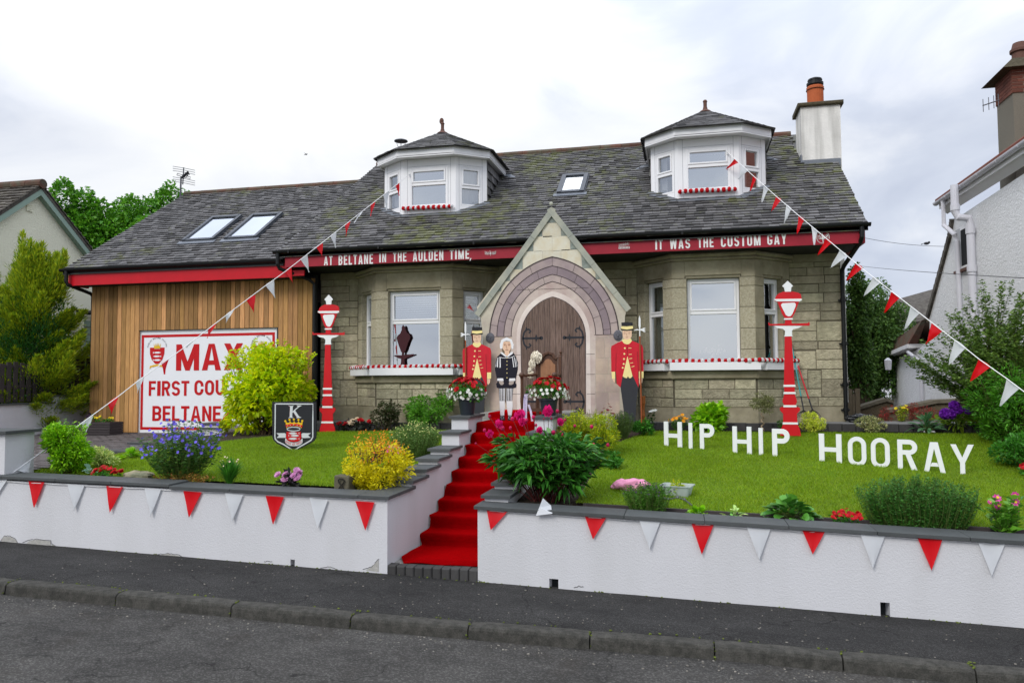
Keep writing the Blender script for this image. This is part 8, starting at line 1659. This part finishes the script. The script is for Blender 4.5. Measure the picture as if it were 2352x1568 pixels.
t, rng, bb, S_ = shrub('golden green feathery shrub behind the peony, in front of the painted doorway', 'shrub', base_at(1350, 10.4), W_(base_at(1350, 10.4), 150), W_(base_at(1350, 10.4), 98), 12000, .045, .014, g_goldy, 141, K=30, lobes=(.2, .36), shoots=40)
b = base_at(1405, 9.6); shrub('small mid green shrub trailing below the golden feathery shrub', 'shrub', b, W_(b, 60), W_(b, 34), 700, .05, .02, g_mid, 142, K=8)
b = base_at(1430, 11.9); sprigs('grey green lavender bush at the right guard\'s feet', 'plant', b, W_(b, 58), W_(b, 66), 160, 22, .035, .007, LM('leaf_lavender_dark', S(84, 108, 52), S(58, 84, 40)), 143, name='lavender', flowers=(40, .010, 5, f_lavt, 'flower_heads'))
b = base_at(1472, 12.2); shrub('low leafy shrub right of the right guard', 'shrub', b, W_(b, 62), W_(b, 36), 800, .05, .024, g_mid, 144, K=10)
b = base_at(1497, 12.7); sprigs('single white rose by the right bay', 'flowers', b, .3, .36, 8, 8, .05, .03, g_dark, 145, name='rose', flowers=(2, .06, 8, f_white, 'flower_heads'))
b = base_at(1392, 11.6); sprigs('dark red cosmos flowers on tall stems behind the golden shrub', 'flowers', b, .34, .58, 14, 5, .03, .008, g_mid, 146, name='cosmos', flowers=(12, .03, 6, FM('petal_oxblood', S(120, 14, 20), S(90, 8, 16)), 'flower_heads'))
# ---------------------------------------------------------------- bed in front of the right bay
b = base_at(1560, 12.85); sprigs('orange marigolds behind the first H on the right lawn', 'flowers', b, W_(b, 48), W_(b, 36), 50, 9, .04, .014, g_mid, 150, name='marigolds', flowers=(16, .035, 8, f_orange, 'flower_heads'))
b = base_at(1633, 12.8); shrub('leafy light green hydrangea in front of the right bay', 'shrub', b, W_(b, 86), W_(b, 62), 900, .12, .085, g_bright, 151, K=14)
b = base_at(1752, 12.85); t = thing('topiary_tree', b, 'small olive tree with a round crown and a twisted stem by the right bay', 'small tree'); rng = np.random.default_rng(152); top_ = b+[0, 0, W_(b, 42)]; pts = [b+(top_-b)*k/14+np.array([.022*math.sin(k*1.35), .022*math.cos(k*1.35), 0]) for k in range(15)]; MB().tube(pts, .012, n=8, r2=.009).build('trunk', M('twisted_stem', S(150, 132, 108), rough=.8, noise=(20, .2)), t); P, d, C, R = blob_cloud(1300, 16, rng); P = top_-[0, 0, .03]+P*np.array([W_(b, 29), W_(b, 28), W_(b, 48)]); put(t, 'crown', leaf_arrays(P, d+[0, 0, .1], .045, .012, rng), g_olive)
b = base_at(1797, 12.95); sprigs('small green plant left of the right lamp post', 'plant', b, .2, .2, 20, 8, .05, .02, g_mid, 153)
b = base_at(1866, 12.7); shrub('round yellow variegated shrub in front of the leaning rakes', 'shrub', b, W_(b, 60), W_(b, 44), 1900, .035, .018, g_yellowball, 154, K=18, lobes=(.3, .45))
b = base_at(1998, 12.8); shrub('low dark variegated shrub in front of the black bag', 'shrub', b, W_(b, 80), W_(b, 40), 1600, .035, .016, LM('leaf_dark_cream', S(60, 84, 36), S(180, 176, 120)), 155, K=14)
b = base_at(2128, 12.9); rosette('spiky leaved green plant at the back of the right lawn', 'plant', b, W_(b, 70), W_(b, 60), 70, .20, .05, LM('leaf_sea_green', S(86, 130, 84), S(60, 104, 62)), 156)
b = base_at(2215, 13.2); t, rng, bb, S_ = shrub('purple flowering rhododendron by the right boundary wall', 'flowering shrub', b, W_(b, 130), W_(b, 58), 420, .14, .045, LM('leaf_rhododendron', S(130, 150, 40), S(80, 116, 36)), 157, K=10, name='rhododendron')
c10 = crop(2000, 940, 4.2); cl = [(1530, 395, 55), (1620, 310, 45), (1660, 350, 35), (1770, 355, 32), (1870, 335, 42), (1590, 400, 35)]; out = []
for x, y, r in cl:
    q = at(*c10(x, y), 12.75); rr = W_(q, r/4.2*.919); n = 34; d = rng.normal(0, 1, (n, 3)); d[:, 1] = -abs(d[:, 1]); d /= np.linalg.norm(d, axis=1, keepdims=True); out.append(flower_arrays(q+d*rr*.7, d, .055, 5, rng, cup=.35))
put(t, 'flower_heads', join(out), f_purple)
for i, (x, Y, w_, h_, lab) in enumerate(((2042, 14.2, 60, 48, 'small red leaved acer behind the black bag'), (2135, 14.4, 80, 44, 'wide red leaved acer beside the purple rhododendron'), (2098, 14.6, 40, 44, 'thin red leaved shrub against the boundary wall'))): b = base_at(x, Y, 1.2); shrub(lab, 'shrub', b, W_(b, w_), W_(b, h_), 420, .045, .010, g_acer, 160+i, K=8)
b = base_at(2072, 14.0, 1.22); sprigs('yellow flowers between the two red acers', 'flowers', b, W_(b, 34), W_(b, 46), 26, 8, .05, .018, g_goldy, 165, name='wallflowers', flowers=(8, .03, 6, f_yellow, 'flower_heads'))
# big shrubs on the right boundary
def cotoneaster(base, w, h, n, seed, label):
    rng = np.random.default_rng(seed); base = np.array(base, float); t = thing('cotoneaster', base, label, 'shrub'); a = rng.uniform(0, 6.28, n); q = rng.uniform(.1, 1, n)**.7; A = base+rng.normal(0, .12, (n, 3))*[1, 1, 0]; e = np.stack([np.cos(a)*q*w/2, np.sin(a)*q*w*.35, h*(1-.50*q**1.5)*rng.uniform(.55, 1.05, n)], 1); Bp = base+e
    parts = []; sts = []; N_ = 7; prev = A
    for i in range(1, N_+1):
        u = i/N_; c = A+(Bp-A)*u+np.stack([np.cos(a)*q, np.sin(a)*q, 0*a], 1)*(-.28*w*math.sin(math.pi*u)*.35)[..., None] if False else A+(Bp-A)*np.array([u**1.35, u**1.35, u**.8]); sts.append(stems_arrays(prev, c, .010*(1.1-u), .010*(1.05-u)+.001, 0, rng, seg=1)); 
        if i >= 2: m = 46; tt = rng.uniform(0, 1, (n, m)); Q = prev[:, None]+(c-prev)[:, None]*tt[..., None]+rng.normal(0, .022, (n, m, 3)); an = rng.uniform(0, 6.28, (n, m)); dd = np.stack([np.cos(an), np.sin(an), .4+0*an], -1); parts.append(leaf_arrays(Q.reshape(-1, 3), dd.reshape(-1, 3), .055, .032, rng))
        prev = c
    put(t, 'foliage', join(parts), g_coto); V, F = join(sts); np_mesh('stems', V, F, m_twig, t); return t
cotoneaster(base_at(2290, 12.6, 1.15), 2.5, 2.35, 130, 170, 'tall dark cotoneaster with arching sprays in front of the white house')
cotoneaster(base_at(2440, 11.6, 1.1), 2.6, 2.2, 110, 171, 'second dark cotoneaster at the right edge, behind the bunting')
b = base_at(2378, 11.4, 1.05); shrub('fresh green feathery bush below the cotoneaster at the right edge', 'shrub', b, 1.5, 1.05, 7000, .07, .018, LM('leaf_feathery', S(84, 140, 34), S(50, 100, 26)), 172, K=30, shoots=40)
b = base_at(2312, 12.0, 1.1); shrub('light green leafy bush right of the purple rhododendron', 'shrub', b, .7, .6, 2000, .08, .022, LM('leaf_feathery_light', S(100, 150, 40), S(66, 116, 30)), 173, K=16, shoots=20)
b = base_at(2352, 10.4); shrub('dark green shrub at the right end of the lawn', 'shrub', b, .8, .45, 1800, .06, .03, g_mid, 174, K=12); bedding('red flowers at the foot of the dark shrub at the right end of the lawn', base_at(2352, 10.0), .3, .16, 8, .035, 6, f_red, 175, nl=60)
# ---------------------------------------------------------------- front of the right lawn
def Fb(x, y, Y=7.56): p = at(x, y, Y); p[2] = gz(p[0], Y)-.01; return p
b = Fb(1488, 1180, 7.62); sprigs('dark tipped lavender clump at the front of the right lawn by the pink cloth', 'plant', b, W_(b, 122), W_(b, 72), 260, 22, .035, .006, LM('leaf_lavender', S(84, 132, 40), S(58, 104, 30)), 180, name='lavender', flowers=(70, .010, 5, f_lavt, 'flower_heads'), depth=.34, base_spread=.6)
b = Fb(1606, 1188); rosette('small green leafy primula on the right wall bed, left of a variegated hosta', 'plant', b, W_(b, 66), W_(b, 30), 30, .10, .055, g_bright, 181, name='primula')
b = Fb(1688, 1190); rosette('small variegated hosta on the right wall bed', 'plant', b, W_(b, 60), W_(b, 34), 26, .11, .045, g_hosta, 182, name='hosta')
b = Fb(1815, 1198, 7.66); rosette('bergenia with broad leathery leaves on the right wall bed', 'plant', b, W_(b, 150), W_(b, 78), 80, .14, .105, g_berg, 183, name='bergenia')
b = Fb(1945, 1204); bedding('red bedding flowers on the right wall bed between the bergenia and the herb bush', b, W_(b, 66), W_(b, 42), 32, .024, 6, f_red, 184, rows=2, nl=110, ll=.05, depth=.2)
b = Fb(2108, 1216, 7.72); sprigs('wide bushy green herb clump at the front of the right lawn', 'plant', b, W_(b, 275), W_(b, 122), 620, 40, .022, .014, g_herb, 185, name='herb_bush', depth=.5, base_spread=.75, low=.05, angle=.4, var=.4)
b = Fb(2312, 1228, 7.62); t, rng, A, Bt = sprigs('dahlia with magenta flowers and yellow centres at the right end of the front wall', 'flowering plant', b, W_(b, 96), W_(b, 100), 24, 8, .10, .05, g_laurel, 186, name='dahlia', depth=.3, low=.05, var=.5)
hs = [(2070, 640, 30), (2072, 690, 32), (2190, 620, 26), (2190, 665, 28), (2022, 665, 16), (2200, 722, 16)]; P = np.array([at(*L6(x, y), 7.6) for x, y, r in hs]); rr = np.array([W_(P[i], hs[i][2]/2.613*.919) for i in range(6)]); Nn = np.tile([0, -1., .35], (6, 1))+rng.normal(0, .25, (6, 3)); put(t, 'flower_heads', flower_arrays(P, Nn, rr, 8, rng, cup=.2), f_mag); put(t, 'flower_centres', flower_arrays(P+Nn*.012, Nn, rr*.35, 6, rng, cup=.3), f_yellow)
V, F = stems_arrays(np.tile(b, (6, 1)), P, .004, .003, .03, rng); np_mesh('flower_stems', V, F, m_stem, t)
t, rng, bb, S_ = shrub('weeds lying in the clear plastic tub', 'weeds', np.array(tp)+[0, .1, .03], .24, .12, 160, .06, .016, g_goldy, 187, K=6, name='weeds')
# ---------------------------------------------------------------- trees
def tree(label, base, w, h, n, L, mat, seed, K=40, trunk=.2, lobes=(.16, .32), clear=.25, depth=None, cat='tree', group=None, name='tree'):
    rng = np.random.default_rng(seed); base = np.array(base, float); t = thing(name, base, label, cat, group); S_ = np.array([w/2, (depth or w)/2, h*(1-clear)]); P, d, C, R = blob_cloud(n, K, rng, rmin=lobes[0], rmax=lobes[1]); o = base+[0, 0, h*clear]; P = o+P*S_; put(t, 'crown', leaf_arrays(P, d*[1, 1, .7]+rng.normal(0, .5, d.shape), L, L*.75, rng, droop=.25), mat)
    b = MB(); b.tube([base-[0, 0, .2], base+[.03*w, 0, h*.25], base+[0, .02*w, h*.55], base+[.02*w, 0, h*.85]], [trunk, trunk*.8, trunk*.5, trunk*.1], n=10)
    for c in C[:18]: q = o+c*S_; s = base+[0, 0, h*rng.uniform(.25, .6)]; b.tube([s, (s+q)/2+[0, 0, .1*h*.2], q], [trunk*.35, trunk*.2, trunk*.05], n=6)
    b.build('trunk', m_bark, t); return t
m_bark = M('bark', S(88, 76, 62), rough=.95, noise=(10, .3), stretch=(4, 4, 1), bump=(12, 1, .03))
def treepx(label, xc, ytop, wpx, Y, zb, n, L, mat, seed, **k): p = at(xc, ytop, Y); base = np.array([p[0], Y, zb]); return tree(label, base, px2m(p, wpx), p[2]-zb, n, L, mat, seed, **k)
treepx('leafy sycamore behind the garage, tallest of the three', 325, 404, 270, 33, .5, 52000, .21, g_tree, 201, group='trees behind the garage', K=90, lobes=(.14, .28))
treepx('leafy sycamore behind the cream gable, left of the tallest one', 175, 408, 240, 31, .5, 40000, .21, g_tree, 202, group='trees behind the garage', K=80, lobes=(.14, .28))
treepx('sycamore at the right, half hidden by the garage ridge and the aerial', 405, 428, 190, 35, .5, 26000, .21, g_tree, 203, group='trees behind the garage', K=60, lobes=(.14, .28))
treepx('broad dark evergreen tree between the stone house and the white house', 1996, 625, 200, 24.0, .9, 32000, .085, g_trdark, 204, K=60, clear=.02, lobes=(.16, .30)); treepx('smaller dark evergreen tree close behind the right house corner', 1968, 596, 90, 18.5, .9, 9000, .08, g_trdark, 205, K=26, clear=.05, lobes=(.18, .3))
# golden cypress on the left
def cypress(base, w, h, seed, label):
    rng = np.random.default_rng(seed); base = np.array(base, float); t = thing('cypress', base, label, 'conifer'); n = 150; z = rng.uniform(0, 1, n)**1.1; a = rng.uniform(0, 6.28, n); rad = (w/2)*np.clip(1.05-.9*z**1.8, .2, 1)*rng.uniform(.6, 1.45, n); up = h*(.05+.17*rng.random(n))+.16*h*(z > .8); A = base+np.stack([.10*np.cos(a), .10*np.sin(a), z*h*.74], 1); Bp = base+np.stack([np.cos(a)*rad, np.sin(a)*rad, z*h*.74+up], 1)
    Mid = A+(Bp-A)*.55-np.stack([0*a, 0*a, up*.28], 1); V1 = stems_arrays(A, Mid, .014, .008, 0, rng, seg=1); V2 = stems_arrays(Mid, Bp, .008, .003, .03, rng, seg=2); V, F = join([V1, V2]); np_mesh('stems', V, F, m_twig, t)
    m = 760; tt = rng.uniform(.22, 1.03, (n, m))**.7; u = tt[..., None]; C = (1-u)**2*A[:, None]+2*u*(1-u)*Mid[:, None]+u**2*Bp[:, None]; T = 2*(1-u)*(Mid-A)[:, None]+2*u*(Bp-Mid)[:, None]; T /= np.linalg.norm(T, axis=-1, keepdims=True)+1e-9; perp = rng.normal(0, 1, (n, m, 3)); wid = (.23*(1.06-tt))*np.clip(np.linalg.norm(Bp-A, axis=1), .35, 1.1)[:, None]; Q = C+perp*wid[..., None]*[1, 1, .5]; dd = T*1.1+perp*.35*[1, 1, .4]+[0, 0, .15]
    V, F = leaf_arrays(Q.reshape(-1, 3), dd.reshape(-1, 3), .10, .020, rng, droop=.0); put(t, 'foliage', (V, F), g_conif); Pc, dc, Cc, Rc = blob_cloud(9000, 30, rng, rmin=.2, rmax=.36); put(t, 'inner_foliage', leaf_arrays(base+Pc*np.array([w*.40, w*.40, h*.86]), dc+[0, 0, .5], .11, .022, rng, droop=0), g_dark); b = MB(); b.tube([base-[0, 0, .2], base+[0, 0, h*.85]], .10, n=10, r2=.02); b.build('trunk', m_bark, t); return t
cp0 = at(82, 575, 13.4); cypress((cp0[0], 13.4, 1.0), 2.3, cp0[2]-1.0, 210, 'golden green cypress with feathery upswept sprays at the left edge'); cp1 = at(-40, 640, 14.0); cypress((cp1[0], 14.0, 1.0), 2.2, cp1[2]-1.0, 211, 'second cypress cut off by the left edge')
b = np.array([-13.3, 14.2, 1.1]); shrub('broad leaved green shrub growing over the dark picket fence', 'shrub', b, 1.2, 1.7, 1800, .11, .06, LM('leaf_fence_shrub', S(90, 136, 44), S(56, 100, 32)), 212, K=22, depth=2.6)
b = np.array([-13.3, 12.0, 1.1]); shrub('dark shrub behind the left part of the picket fence', 'shrub', b, 1.0, 1.4, 1300, .10, .05, g_dark, 213, K=18, depth=2.6)
